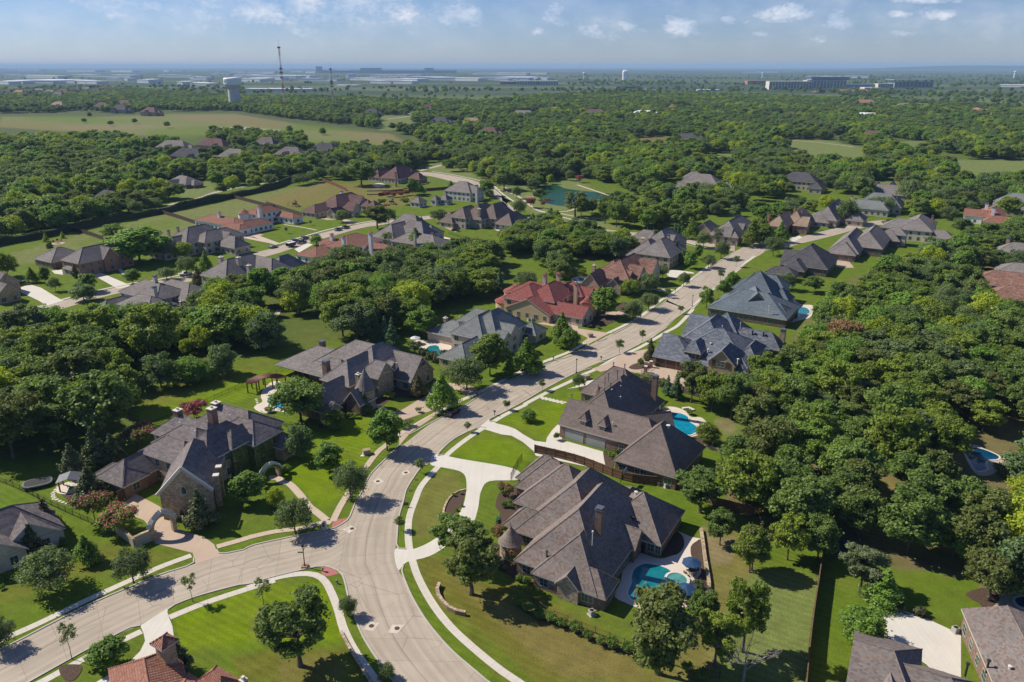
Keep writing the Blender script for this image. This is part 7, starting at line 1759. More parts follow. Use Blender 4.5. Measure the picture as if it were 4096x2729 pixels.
block(g('a4', 955, 748), 175, 60, 12, 'exhibition_hall', 'low grey-blue hall between the hotel and the canopied hall', M_STAND, M_STAND, 'building'); block(g('a4', 1150, 750), 65, 40, 15, 'office_block', 'small beige block beside the low grey-blue hall', M_BEIG, M_BEIG, 'building', grid=(8, 3)); block(g('a4', 1035, 772), 60, 40, 9, 'beige_shed', 'pale flat-roofed shed below the beige block', M_BEIG, M_WHR, 'building')
block(g('a3', 320, 728), 200, 45, 18, 'apartment_block', 'long pale apartment block at the end of the wooded ridge', M_BEIG, M_WHR, 'building', grid=(16, 3)); block(g('a3', 80, 722), 90, 50, 14, 'brick_block', 'reddish block left of the long apartments', B_RED, M_WHR, 'building', grid=(7, 2)); block(g('a3', 2180, 722), 90, 60, 16, 'brick_college', 'reddish-roofed brick block near the right silos', B_RED, T_TERRA, 'building', grid=(8, 2)); block(g('a3', 1290, 778), 60, 18, 4.5, 'white_shed', 'small white-roofed shed on the pale fairway', M_WHW, M_WHR, 'shed'); block(g('a3', 1085, 757), 90, 30, 6, 'club_shed', 'low brown roofed club building on the pale fairway', B_RED, S_BURG, 'building'); block(g('a3', 1775, 782), 80, 30, 5, 'long_shed', 'long white shed by the far treeline', M_WHW, M_WHR, 'shed')
gs = block(g('a2', 1170, 626), 1900, 160, 34, 'race_grandstand', 'very long dark blue grandstand on the horizon', M_STAND, M_STAND, 'grandstand'); mb = MB(); [mb.box(x, x + w_, -40, 40, 35, z) for x, w_, z in ((-950, 70, 85), (-350, 280, 66), (520, 120, 66))]; mb.build('tower', M_STAND, gs)
block(g('a2', 270, 780), 250, 60, 8, 'school_building', 'long low white school-like roof beneath the tall mast', M_WHW, M_WHR, 'building'); block(g('a1', 930, 778), 60, 40, 12, 'framed_house', 'orange timber-framed house under construction on the far ridge', plain('raw timber', (.45, .20, .08), None, .2), plain('raw sheathing', (.48, .22, .10), None, .2), 'house')
# warehouses
WHS = [('a1', 440, 715, 1500, 16), ('a1', 120, 722, 700, 14), ('a1', 740, 712, 600, 14), ('a1', 1290, 712, 340, 18), ('a1', 1600, 726, 200, 14), ('a1', 1730, 724, 360, 10), ('a1', 300, 664, 1700, 18), ('a1', 900, 660, 1400, 18), ('a1', 1500, 660, 900, 18), ('a1', 900, 616, 2600, 26), ('a1', 1480, 614, 700, 26), ('a1', 100, 602, 2600, 30), ('a1', 1720, 680, 330, 18), ('a1', 2050, 622, 500, 24), ('a1', 2250, 630, 900, 28), ('a1', 2180, 660, 800, 18), ('a1', 2200, 700, 600, 15), ('a1', 1050, 690, 500, 14), ('a1', 1900, 640, 500, 18), ('a1', 2330, 780, 180, 7),
  ('a2', 300, 668, 1500, 18), ('a2', 640, 695, 700, 16), ('a2', 150, 690, 700, 16), ('a2', 1230, 715, 760, 14), ('a2', 1290, 660, 1300, 18), ('a2', 1180, 690, 1100, 14), ('a2', 1820, 690, 900, 16), ('a2', 2250, 685, 900, 16), ('a2', 1560, 680, 800, 16), ('a2', 2150, 640, 1500, 22), ('a2', 720, 612, 1400, 26), ('a2', 470, 620, 900, 24), ('a2', 860, 668, 120, 26), ('a3', 200, 640, 1500, 22), ('a3', 250, 675, 900, 14), ('a3', 60, 690, 500, 12), ('a4', 650, 668, 700, 14), ('a4', 900, 668, 400, 14), ('a4', 100, 628, 900, 14), ('a4', 2280, 745, 240, 8), ('a4', 1850, 595, 500, 26), ('a2', 830, 742, 250, 6)]
WHS = [(t, x + dx * w * .09, y + dy, w * rw0.uniform(.2, .42), hh) for t, x, y, w, hh in WHS for dx, dy in ((-.7, 0), (.75, rw0.uniform(-8, 8)))]
for t, x, y, w, hh in WHS:
 p = g(t, x, max(y, 600)); k = depth_at(p) / FPX; d_ = max(60, w * .22)
 r = thing('warehouse', p, 'long flat white-roofed warehouse on the hazy plain towards the horizon', 'warehouse', 'warehouses on the plain', -.55 + rw0.uniform(-.1, .1))
 mb = MB(); mb.box(-w / 2, w / 2, -d_ / 2, d_ / 2, -.5, hh, 0, top=False); mb.build('wall', M_WHW, r); mb = MB(); mb.box(-w / 2 - 1, w / 2 + 1, -d_ / 2 - 1, d_ / 2 + 1, hh, hh + 1); mb.build('roof', M_WHR, r)
hm_ = MB(); n = 60
for i in range(n - 1):
 f = lambda t: max(0, 150 * math.sin(math.pi * min(1, t * 1.05)) ** 1.5 * (.8 + .2 * math.sin(t * 9)))
 t0, t1 = i / (n - 1), (i + 1) / (n - 1); x0, x1 = 6500 + 12000 * t0, 6500 + 12000 * t1
 for (ya, za), (yb, zb_) in (((17000, 0), (18500, 1)), ((18500, 1), (21500, 0))):
  hm_.slope([(x0, ya, za * f(t0) - .5), (x1, ya, za * f(t1) - .5), (x1, yb, zb_ * f(t1) - .5), (x0, yb, zb_ * f(t0) - .5)])
struct('hills', hm_, plain('far hill scrub', (.05, .075, .035), (.09, .10, .06), .002), 'low wooded hill at the right of the horizon')
# ------------------------------------------------------------------ single trees, surveyed one by one
T = tree_px
TREES = [
 # lower left
 ('live_b', 'd1', 400, 845, 440, 'broad grey-green live oak before the cream gabled cottage', {}), ('live_a', 'd1', 1048, 790, 290, 'round dark live oak on the verge throwing shade over the side street', {}),
 ('maple_b', 'd1', 688, 625, 225, 'yellow-tinged young maple on the lawn below the gateway wall', dict(mat='L_MAPLE')), ('magnolia', 'd1', 270, 575, 175, 'dark magnolia right against the cottage gable', {}), ('magnolia', 'd1', 375, 365, 185, 'dark magnolia behind the cottage roof', {}),
 ('crape', 'd1', 745, 300, 280, 'pink crape myrtle by the garage of the ivy house, farther one', dict(hh=.9)), ('crape', 'd1', 935, 400, 300, 'pink crape myrtle next to the golden gateway wall, nearer one', dict(hh=.75)),
 ('sapling', 'd1', 1508, 935, 125, 'thin young tree on the verge across from the gateway', {}), ('sapling', 'd1', 565, 1388, 150, 'thin young tree on the lower verge left of the drive', {}), ('maple_a', 'd1', 868, 1450, 275, 'round bright green tree on the small lawn left of the corner drive', dict(hh=.95)),
 ('live_a', 'd1', 5, 1295, 245, 'live oak cut by the left edge beside the side street', {}), ('sapling', 'd1', 2072, 1000, 150, 'sparse upright tree on the corner lawn near the street', dict(hh=1.9)), ('magnolia', 'd1', 1420, 1500, 215, 'dark magnolia beside the square tiled tower', {}),
 ('magnolia', 'd1', 1580, 355, 230, 'magnolia covering the corner of the golden stone gable', {}), ('maple_a', 'd1', 1945, 168, 240, 'leafy young shade tree on the ivy house lawn', dict(hh=1.15)), ('lime', 'd2', 210, 195, 150, 'small yellowing tree by the garden walk', {}),
 ('live_b', 'd2', 355, 398, 315, 'live oak at the junction corner beside the white mailbox pillar', {}), ('live_a', 'c2', 790, 1560, 280, 'round dark live oak beside the bend above the red ramp', {}), ('maple_a', 'c2', 625, 1345, 220, 'round shade tree with mulch ring on the long front lawn', dict(hh=1.15)),
 ('bluegreen', 'c2', 400, 1250, 210, 'silvery tree with mulch ring beside the ivy wall', dict(hh=1.5)), ('maple_a', 'c2', 1075, 1180, 270, 'tall bright maple leaning over the street at the bend', dict(hh=1.3)), ('maple_b', 'c2', 1510, 868, 260, 'tall pale green maple above the black parked car', dict(hh=1.2)),
 ('live_b', 'c2', 1700, 705, 330, 'large grey-green live oak on the verge beyond the tan court', {}), ('maple_a', 'c2', 1882, 592, 275, 'bright green maple before the grey-green roofed house', dict(hh=1.25)), ('maple_b', 'c3', 208, 565, 250, 'full pale maple on the verge facing the black lantern lamp', dict(hh=1.15)),
 ('maple_a', 'c3', 548, 408, 145, 'smaller leafy tree on the verge beside the red villa drive', dict(hh=1.35)), ('maple_b', 'c3', 485, 352, 200, 'tall tree before the red villa garage', dict(hh=1.35)), ('live_a', 'c3', 1037, 165, 150, 'dark round street tree on the verge by the red rock garden', {}), 
 ('young', 'c3', 332, 712, 68, 'thin young tree on the right verge, nearest the stepping stones', {}), ('young', 'c3', 57, 862, 56, 'thin young tree on the right verge beyond the twin-garage drive', {}), ('young', 'c3', 935, 415, 82, 'young street tree near the tan court, lower one', {}), ('young', 'c3', 1115, 325, 62, 'young street tree near the tan court, upper one', {}), ('young', 'c3', 1413, 110, 52, 'bright young street tree in front of the slate-blue roof', dict(mat='L_MAPLE')),
 ('live_a', 'c3', 620, 698, 108, 'young shade tree on the lawn right of the stepping stones', dict(hh=1.2)), ('greyleaf', 'c3', 222, 950, 122, 'small open crowned tree on the striped lawn left of the stepping stones', dict(hh=.85, mat='L_MAPLE')),
 ('young', 'c2', 1703, 1035, 62, 'thin young tree on the right verge facing the black car', {}), ('young', 'c2', 2015, 862, 60, 'thin young tree on the right verge beyond the mailbox', {}), ('young', 'c2', 1340, 1358, 100, 'small low-branched street tree above the junction', dict(hh=1.2)), ('young', 'd2', 1185, 378, 95, 'small street tree on the verge beside the loop drive', dict(hh=1.25)), ('live_a', 'd2', 768, 1045, 150, 'small live oak on the narrow verge by the corner walk', {}), ('live_a', 'd2', 1065, 1560, 150, 'small live oak cut by the bottom edge on the verge', {}),
 ('oak_gap', 'd2', 395, 1440, 520, 'tall open-branched oak on the bright corner lawn', dict(hh=1.3)), ('oak_gap2', 'd2', 1620, 640, 360, 'tall oak by the loop drive of the mottled brown house, upper of two', dict(hh=1.2)), ('oak_gap', 'd2', 1735, 880, 440, 'tall oak by the loop drive of the mottled brown house, lower of two', dict(hh=1.3)),
 ('oak_d', 'c2', 400, 955, 420, 'spreading dark oak over the pool of the half-timbered house', dict(hh=.85)), ('bluegreen', 'c2', 655, 1015, 185, 'big loose shrub-like tree at the near corner of the half-timbered house', dict(hh=.95, mat='L_MAPLE')), ('magnolia', 'c2', 900, 885, 115, 'dark magnolia against the bay of the half-timbered house', dict(hh=1.5)), ('magnolia', 'c2', 1322, 760, 135, 'dark magnolia at the garage end of the half-timbered house', dict(hh=1.4)),
 ('crape', 'c1', 1095, 1170, 290, 'crimson crape myrtle on the rear lawn behind the ivy house', dict(hh=.72)), ('crape', 'c1', 1525, 930, 195, 'dark red crape myrtle between the brick chimneys', dict(hh=.7, mat='L_PLUM')), ('magnolia', 'c1', 580, 1372, 195, 'bronze-leaved magnolia behind the metal pavilion', {}), ('magnolia', 'c1', 760, 1295, 200, 'bronze-leaved magnolia left of a close pair', {}), ('magnolia', 'c1', 900, 1285, 180, 'bronze-leaved magnolia right of a close pair', {}), ('magnolia', 'c1', 720, 1555, 245, 'large magnolia in front of the garage of the ivy house', dict(hh=1.15)),
 ('bluegreen', 'c1', 1265, 690, 240, 'bluish conical tree at the lawn edge of the left wood', dict(hh=1.25)), ('bluegreen', 'c1', 1745, 585, 225, 'blue-green tree with mulch ring on the rear lawn', dict(hh=1.15)), ('greyleaf', 'c1', 1500, 650, 290, 'wide grey-green thicket tree at the rear lawn edge', dict(hh=.75)), ('lime', 'c1', 1590, 415, 175, 'yellow-green willow-like tree behind the rear lawn', {}), ('lime', 'c1', 1470, 430, 110, 'smaller yellow-green tree left of the willow-like one', {}), ('oak_a', 'c1', 1230, 520, 430, 'broad yellow-green oak between the left houses and the lawn', dict(mat='L_LIMEOAK')),
 ('oak_b', 'c1', 820, 1080, 560, 'huge dark oak at the front of the left wood', dict(hh=.95)), ('oak_d', 'c1', 110, 1240, 470, 'dark oak at the left edge of the wood by the trampoline lawn', {}), ('oak_c', 'c1', 640, 800, 420, 'tall dark oak in the middle of the left wood', dict(hh=1.1)), ('oak_a', 'c1', 780, 430, 340, 'tall oak below the grey stucco house', dict(hh=1.2)),
 ('oak_b', 'c2', 835, 345, 340, 'dark textured oak behind the half-timbered house', dict(hh=.95, mat='L_LIVE')), ('conifer', 'c2', 1062, 355, 120, 'blue-green conifer behind the half-timbered ridge, left', {}), ('conifer', 'c2', 1120, 395, 135, 'blue-green conifer behind the half-timbered ridge, right', {}), ('conifer', 'c2', 1000, 345, 120, 'dark conifer merging with the textured oak', {}), ('oak_c', 'c2', 1355, 285, 240, 'leafy oak left of the white parasol', dict(hh=1.0, mat='L_MAPLE')),
 ('conifer', 'c3', 80, 600, 120, 'feathery light conifer beside the grey-green roof', dict(mat='L_MAPLE', hh=1.7)),
 # behind the taupe house
 ('oak_c', 'c3', 1498, 805, 240, 'thin tall oak behind the board fence at the court', dict(hh=1.45)), ('oak_a', 'c3', 1660, 872, 265, 'oak behind the taupe house, second from the court', dict(hh=1.25)), ('oak_b', 'c3', 1808, 938, 255, 'oak standing on the rear lawn with its trunk in the open', dict(hh=1.5)), ('conifer', 'c3', 1312, 748, 92, 'slim light green conifer by the rear fence, left', {}), ('conifer', 'c3', 1380, 772, 112, 'slim light green conifer by the rear fence, right', {}), ('greyleaf', 'c3', 1620, 1130, 190, 'grey-leaved tree among the pool rocks', dict(hh=1.0)),
 ('oak_d', 'c3', 2085, 1352, 390, 'big oak at the near corner of the right lawn', dict(hh=1.2)), ('oak_gap2', 'd3', 1568, 238, 370, 'oak at the wing corner of the taupe house, over the board fence', dict(hh=1.0)), ('oak_c', 'd3', 1722, 492, 215, 'slender oak on the bare tan yard, upper left', dict(hh=1.5)), ('oak_a', 'd3', 1955, 705, 260, 'slender oak on the bare tan yard, lower right', dict(hh=1.5)),
 ('oak_gap2', 'd3', 1235, 1500, 580, 'big leafy oak overhanging the kidney pool', dict(hh=1.3)), ('oak_gap', 'd3', 1900, 1330, 330, 'tall ragged oak with yellowish leaves beside the dead tree', dict(hh=2.1, mat='L_LIMEOAK')),
 ('oak_a', 'd4', 300, 608, 280, 'oak in the row above the lower right lawn, left of the board fence', dict(hh=1.4)), ('oak_c', 'd4', 535, 605, 270, 'oak leaning on the top end of the straight board fence', dict(hh=1.4)), ('oak_gap2', 'd4', 868, 838, 330, 'sparse grey-limbed oak by the round trampoline', dict(hh=1.15, mat='L_DRYT')), ('conifer', 'd4', 1048, 950, 300, 'bright feathery tree at the far end of the concrete court', dict(mat='L_MAPLE', hh=1.05)), ('bluegreen', 'd4', 885, 1250, 350, 'dense evergreen shrub-tree at the left side of the concrete court', dict(hh=.85, mat='L_MAPLE')), ('oak_d', 'd4', 1880, 905, 400, 'two-trunked oak by the tan flagstones', dict(hh=1.0)), ('oak_b', 'd4', 1640, 345, 380, 'oak with pale bare trunk in the right wood clearing', dict(hh=1.1)), ('oak_c', 'd4', 1812, 445, 380, 'oak behind the slatted pergola roof', dict(hh=1.15)), ('oak_b', 'd4', 20, 690, 270, 'oak at the left of the lower right lawn', dict(hh=1.5)), ('oak_a', 'c4', 1112, 1345, 420, 'oak with a bare trunk deep in the right wood', dict(hh=1.3)), ('oak_c', 'd4', 1330, 330, 420, 'oak above the pergola in the right wood', dict(hh=1.1)), ('oak_d', 'd4', 850, 430, 380, 'oak hanging over the round blue trampoline', dict(hh=1.1)),
 ('oak_gap2', 'd3', 1680, 1440, 330, 'bushy olive oak left of the dead tree', dict(hh=1.5, mat='L_LIMEOAK')), ('oak_c', 'd3', 1590, 1090, 230, 'leafy oak at the end of the stone pool wall', dict(hh=1.2)),
 # main street farther up
 ('live_a', 'b3', 1740, 838, 135, 'round street tree at the far corner, left', {}), ('live_a', 'b3', 1890, 932, 135, 'round street tree at the far corner, middle', {}), ('live_b', 'b3', 1785, 1008, 135, 'round street tree at the far corner, nearest', {}), ('maple_a', 'b3', 1622, 1015, 112, 'leafy tree on the lawn before the pink brick house, right', dict(hh=1.35)), ('maple_b', 'b3', 1560, 975, 105, 'leafy tree on the lawn before the pink brick house, left', {}), ('maple_a', 'b3', 1690, 935, 85, 'slim tree behind the street trees of the far corner', {}), ('live_a', 'b3', 1572, 1168, 105, 'shade tree on the verge outside the red-brown house', dict(hh=1.2)), ('young', 'b3', 2020, 1000, 62, 'small street tree on the right kerb far up the road', dict(hh=1.6)), ('young', 'b3', 1885, 1122, 68, 'small street tree on the right kerb, nearer', dict(hh=1.5)), ('bluegreen', 'b3', 1765, 1345, 125, 'blue-green tree beside the slate roof', dict(hh=1.5, mat='L_MAPLE')), ('oak_b', 'b3', 1915, 1265, 130, 'light green flowering tree by the teal roof', dict(hh=1.2, mat='L_MAPLE')), ('maple_a', 'b3', 1985, 1185, 115, 'leafy tree on the right verge by the teal roof', dict(hh=1.3)), ('young', 'b3', 1430, 1265, 62, 'small tree on the verge outside the red villa', {}), ('live_b', 'b3', 1272, 1368, 185, 'wide dark street tree before the red villa', dict(hh=.8)), ('live_a', 'b3', 1135, 1455, 155, 'grey-green round tree at the villa rock garden', {}), ('maple_a', 'b3', 890, 1430, 225, 'large bright green maple covering the villa entry', dict(hh=1.2)), ('live_b', 'b3', 1110, 1250, 185, 'yellowish round tree before the red-brown house', dict(mat='L_LIMEOAK')), ('live_a', 'b3', 1275, 1225, 175, 'dark round tree with a stone ring before the red-brown house', dict(hh=1.05)), ('live_a', 'b3', 1390, 1095, 105, 'dark tree at the corner of the red-brown house', {}), ('crape', 'b3', 1440, 985, 75, 'pink crape myrtle beside the pink brick garage', dict(hh=1.0)), ('magnolia', 'b3', 1500, 960, 95, 'tall dark evergreen along the pink brick wall', dict(hh=2.0)),
 ('maple_a', 'b3', 480, 672, 92, 'round tree on the pond road verge, middle', {}), ('maple_b', 'b3', 280, 628, 76, 'round tree on the pond road verge, left', {}), ('live_a', 'b3', 140, 418, 90, 'tree on the bank between road and pond', dict(hh=1.25)), ('crape', 'b3', 260, 495, 90, 'dark red-tinged tree by the forking paths', dict(mat='L_PLUM', hh=.95)), ('crape', 'b3', 392, 452, 65, 'low crape myrtle on the near bank of the pond', dict(hh=.6)), ('young', 'b3', 370, 500, 52, 'reddish sapling near the forking paths', dict(mat='L_PLUM')), ('greyleaf', 'b3', 432, 550, 46, 'pale sapling on the lawn below the forking paths', {}), ('oak_gap', 'b3', 642, 572, 210, 'leaning lakeside oak with thin foliage', dict(hh=1.05, mat='L_DRYT')), ('oak_gap2', 'b3', 692, 590, 120, 'dark lakeside oak right of the leaning one', dict(hh=1.6)), ('oak_b', 'b3', 35, 345, 200, 'broad dark oak left of the pond', dict(hh=.9)), ('lime', 'b3', 430, 292, 65, 'pale green tree at the head of the pond', {}), ('crape', 'b3', 680, 280, 70, 'reddish tree on the far bank of the pond', dict(mat='L_PLUM', hh=.9)), ('live_a', 'b3', 600, 262, 85, 'round tree on the far bank path', {}), ('maple_b', 'b3', 1640, 765, 135, 'full dark tree beside the two-gabled stone house', dict(hh=1.4)), ('live_a', 'b3', 1868, 800, 110, 'blue-green street tree before the two-gabled stone house', dict(hh=1.25)), ('maple_b', 'b3', 2150, 825, 190, 'big dense twin-crowned tree left of the orange brick house', dict(hh=1.2)), ('maple_a', 'b3', 2260, 830, 150, 'dense tree right of the twin-crowned one', dict(hh=1.35)), ('cypress', 'b3', 1500, 715, 30, 'narrow cypress by the street, first of three', dict(hh=3)), ('cypress', 'b3', 1528, 722, 30, 'narrow cypress by the street, second of three', dict(hh=3)), ('cypress', 'b3', 1560, 728, 32, 'narrow cypress by the street, third of three', dict(hh=2.6)),
 ('cypress', 'e5', 480, 350, 34, 'thin cypress behind the villa, leftmost of three', dict(hh=5)), ('cypress', 'e5', 553, 355, 34, 'thin cypress behind the villa, middle of three', dict(hh=5)), ('cypress', 'e5', 645, 330, 34, 'thin cypress behind the villa, rightmost of three', dict(hh=5)), ('conifer', 'b3', 0, 1220, 110, 'clump-like tall dark juniper left of the villa', dict(hh=1.9)), ('young', 'e4', 905, 705, 70, 'small palm-like tree among the pool rocks', dict(mat='L_MAPLE')),
 ('live_a', 'b4', 205, 905, 155, 'round tree at the far street corner, right side', {}), ('maple_b', 'b4', 265, 790, 150, 'pale rounded tree before the orange brick house', dict(hh=1.2)), ('maple_a', 'b4', 70, 800, 170, 'dark tree in front of the orange brick gable', dict(hh=1.3)), ('live_b', 'b4', 830, 630, 205, 'large dark oak before the grey stepped-hip house', dict(hh=1.0)), ('live_a', 'b4', 1120, 535, 240, 'dark rounded twin tree before the pale grey-green roof', dict(hh=.6)), ('live_b', 'b4', 1370, 460, 250, 'very dark round oak right of the pale grey-green roof', {}), ('live_a', 'b4', 1590, 510, 150, 'round tree at the cul-de-sac', {}), ('bluegreen', 'b4', 2020, 410, 230, 'large dense tree behind the cul-de-sac', dict(hh=1.0)),
 # left side
 ('maple_a', 'b1', 1200, 960, 480, 'very wide dense maple between the brick and turret houses', dict(hh=.62)), ('greyleaf', 'b1', 970, 745, 195, 'grey-green tree behind the wide maple', dict(hh=.6)), ('live_b', 'b1', 1575, 935, 185, 'olive round tree before the turret house', dict(mat='L_LIMEOAK')), ('live_a', 'b1', 1600, 1075, 170, 'dark round tree beside the white pickup', dict(hh=1.0)), ('live_b', 'b1', 1430, 1110, 175, 'grey-green live oak left of the white pickup', dict(hh=.6)), ('maple_b', 'b1', 1770, 1070, 140, 'tall fresh green tree on the verge by the white pickup', dict(hh=1.5)), ('magnolia', 'b1', 1700, 1145, 100, 'dark magnolia at the corner of the three-chimney house', {}), ('maple_a', 'b1', 1140, 1145, 135, 'shade tree on the lawn beside the pale drive', dict(hh=.95)), ('maple_a', 'b1', 755, 1215, 165, 'pale green maple before the brick house', dict(hh=1.0)), ('bluegreen', 'b1', 720, 1290, 205, 'dense blue-green live oak by the street', dict(hh=.75)), ('maple_b', 'b1', 278, 1135, 115, 'young tree beside the parked black car', dict(hh=1.2)), ('maple_a', 'b1', 390, 1145, 95, 'small pale tree on the front lawn of the brick house, back', {}), ('live_a', 'b1', 478, 1210, 95, 'small tree with mulch ring on the front lawn of the brick house, front', dict(hh=1.4)), ('lime', 'b1', 70, 1085, 165, 'yellowing tree behind the stone gabled house', dict(mat='L_LIMEOAK')), ('conifer', 'b1', 395, 785, 55, 'small yellow-green conifer by the red lawn chairs, left', dict(mat='L_LIME', hh=1.4)), ('conifer', 'b1', 537, 755, 45, 'small yellow-green conifer by the red lawn chairs, right', dict(mat='L_LIME', hh=1.3)), ('bluegreen', 'b1', 432, 860, 58, 'grey-blue evergreen shrub-tree by the hip-roofed garage', dict(hh=1.3)), ('magnolia', 'b1', 650, 1095, 65, 'dark evergreen at the brick house drive', dict(hh=2)), ('oak_b', 'b2', 955, 305, 260, 'big dark spreading oak beside the brown hip roof', dict(hh=.8)), ('lime', 'b2', 1065, 165, 170, 'vivid yellow-green tree behind the brown hip roofed house', dict(hh=.75)), ('live_b', 'b2', 1345, 145, 125, 'bright clipped-looking tree right of the brown hip roof', dict(mat='L_MAPLE', hh=.55)), ('oak_gap2', 'b2', 1090, 675, 225, 'leaning dark street oak before the burgundy house', dict(hh=.9)), ('live_a', 'b2', 1190, 640, 150, 'street oak right of the leaning one', dict(hh=1.0)), ('live_b', 'b2', 790, 620, 130, 'blue-green tree by the burgundy garage', {}), ('live_a', 'b2', 1620, 625, 150, 'street tree before the three-hipped house', dict(hh=.8)), ('maple_b', 'b2', 1420, 850, 190, 'pale green cedar-like tree at the pool corner of the steep house', dict(hh=1.0)), ('live_b', 'b2', 1195, 820, 175, 'dark live oak by the terracotta roofs', dict(hh=.7)), ('greyleaf', 'b2', 570, 815, 105, 'grey-green tree at the head of the trailer', dict(hh=.85)), ('young', 'b2', 310, 715, 35, 'sapling on the white villa lawn', {}), ('young', 'b2', 517, 645, 32, 'sapling on the lawn above the parked row', {}), ('live_a', 'b2', 2175, 340, 190, 'round dark oak on the park lawn inside the road bend', dict(hh=.75)), ('maple_b', 'b2', 1450, 380, 110, 'pale green shrubby tree on the terraced slope', {}), ('maple_a', 'b2', 1395, 390, 90, 'pale green shrubby tree on the terraced slope, left neighbour', {}), ('live_a', 'b2', 2300, 560, 130, 'dark round tree at the road corner by the three-hipped house', {}), ('maple_b', 'b2', 1720, 320, 50, 'small tree beside the tall white brick house', {}), ('live_a', 'b2', 2050, 415, 90, 'street tree inside the pond road bend', dict(hh=.9)), ('crape', 'b2', 2040, 305, 60, 'pink-red crape myrtle on the park lawn', dict(hh=1.0)),
]
L_LIMEOAK = leafmat('olive oak leaves', (.09, .14, .024), (.19, .235, .035))
for kind, t, x, y, w, lb, o in TREES:
 o = dict(o); m_ = o.pop('mat', None)
 T(kind, t, x, y, w, lb, mat=globals()[m_] if m_ else None, **o)
# dead tree
p = g('d3', 1905, 1570); r = thing('dead_tree', p, 'bare grey dead tree on the lower right lawn', 'tree'); mb = MB()
rr = random.Random(5)
def branch(a, d, l, rad, n):
 b = a + d * l; m_ = a.lerp(b, .5) + Vector((rr.uniform(-.1, .1), rr.uniform(-.1, .1), 0)) * l
 mb.bar(a, m_, rad, 0, 5, rad * .8); mb.bar(m_, b, rad * .8, 0, 5, rad * .6)
 if n == 0: return
 for k in range(rr.choice((2, 3, 3))):
  e = (d + Vector((rr.uniform(-.9, .9), rr.uniform(-.9, .9), rr.uniform(-.35, .55)))).normalized(); branch(b if k else m_, e, l * rr.uniform(.6, .85), rad * .58, n - 1)
branch(Vector((0, 0, -.1)), Vector((.03, .02, 1)), 3.6, .24, 0)
for k in range(5):
 a_ = k * 1.3; branch(Vector((.1, .07, 2.2 + .33 * k)), Vector((math.cos(a_), math.sin(a_), .75 + .25 * (k % 2))).normalized(), 2.3, .12, 4)
mb.build('bare_branches', M_DEADWOOD, r)
# ------------------------------------------------------------------ shrubs
def row(kind, t, pts, w, label, group, mat=None, hh=None):
 for x, y in pts: T(kind, t, x, y, w * random.uniform(.85, 1.15), label, group, mat=mat, hh=hh)
row('bush', 'd3', [(150, 960), (218, 1015), (310, 1070), (400, 1100), (490, 1135), (590, 1175), (690, 1230), (790, 1275), (880, 1300), (1000, 1335)], 95, 'bright green shrub in the mulch row along the black iron fence', 'shrub row along the iron fence', hh=.85)
row('bush', 'd3', [(1460, 1480), (1585, 1540)], 90, 'shrub along the iron fence under the leafy oak, right end of the row', 'shrubs under the leafy oak')
row('shrub', 'd2', [(1990, 195), (2040, 172), (2045, 202), (1985, 105)], 52, 'clipped round shrub in the bed left of the mottled brown garage', 'clipped shrubs by the brown garage')
row('shrub', 'd2', [(1912, 638), (1948, 662), (2000, 690), (2112, 775)], 55, 'clipped round shrub in the curved bed before the small turret', 'clipped shrubs before the turret')
row('shrub', 'd3', [(148, 775), (210, 795)], 64, 'round shrub against the near corner wall of the mottled brown house', 'shrubs at the near corner')
row('crape', 'd3', [(95, 640)], 110, 'pink crape myrtle beside the small conical turret', None, hh=1.2); row('crape', 'd2', [(2010, 120)], 120, 'thin crape myrtle in the bed by the brown garage', None, hh=.95); row('crape', 'd2', [(1945, 460)], 110, 'pale crape myrtle between the big oaks and the turret', None, hh=1.1)
row('cypress', 'd2', [(1945, 350)], 52, 'small dark conifer in the bed before the turret', None, hh=1.9)
row('bush', 'd3', [(1560, 845)], 95, 'loose shrub at the stone wall by the pool terrace', None, L_MAG); row('shrub', 'd3', [(1570, 900)], 65, 'rounded shrub at the low end of the pool terrace wall', None)
row('bush', 'd2', [(1655, 95), (1660, 190), (1600, 110), (1560, 265), (1620, 225)], 32, 'small tuft of ornamental plants in the island flower bed', 'tufts in the island flower bed', L_LIMEOAK)
row('shrub', 'h2', [(75, 900)], 78, 'clipped tall shrub at the corner of the twin garages', None, hh=1.4)
row('bush', 'h2', [(640, 1055), (690, 1105), (750, 1050)], 80, 'low shrub in the bed between court and taupe wing', 'shrubs beside the taupe court'); row('shrub', 'h2', [(665, 1250), (765, 1280)], 70, 'round shrub at the near corner of the taupe wing', 'round shrubs at the taupe wing'); row('bush', 'h2', [(845, 1315), (915, 1335), (1000, 1350), (1075, 1370)], 72, 'lime shrub along the brick wall of the taupe wing', 'lime shrubs along the taupe wing', L_LIMEOAK)
row('bush', 'h2', [(1235, 545), (1560, 610), (1770, 800)], 90, 'shrub by the rocks of the bright blue pool', 'shrubs by the bright blue pool'); row('shrub', 'c3', [(1100, 525)], 52, 'clipped cone shrub in the island of the tan court', None, hh=1.4); row('shrub', 'c3', [(1080, 615)], 55, 'round shrub at the court fence end', None); row('magnolia', 'c3', [(1175, 475)], 90, 'tall evergreen at the near garage corner of the slate-blue house', None, hh=1.9); row('bush', 'c3', [(1140, 640), (1200, 655), (1270, 680)], 90, 'pale grey shrub behind the court fence', 'pale shrubs behind the court fence', L_DRYT)
row('shrub', 'c2', [(258, 1150)], 110, 'large clipped yellow-green shrub at the end of the ivy wall', None, L_LIMEOAK, .95); row('shrub', 'c2', [(290, 1355)], 78, 'neat ball shrub beside the ivy garden arch', None, hh=1.05); row('shrub', 'c2', [(105, 1470)], 62, 'clipped cone shrub in front of the ivy garden arch', None, hh=1.5)
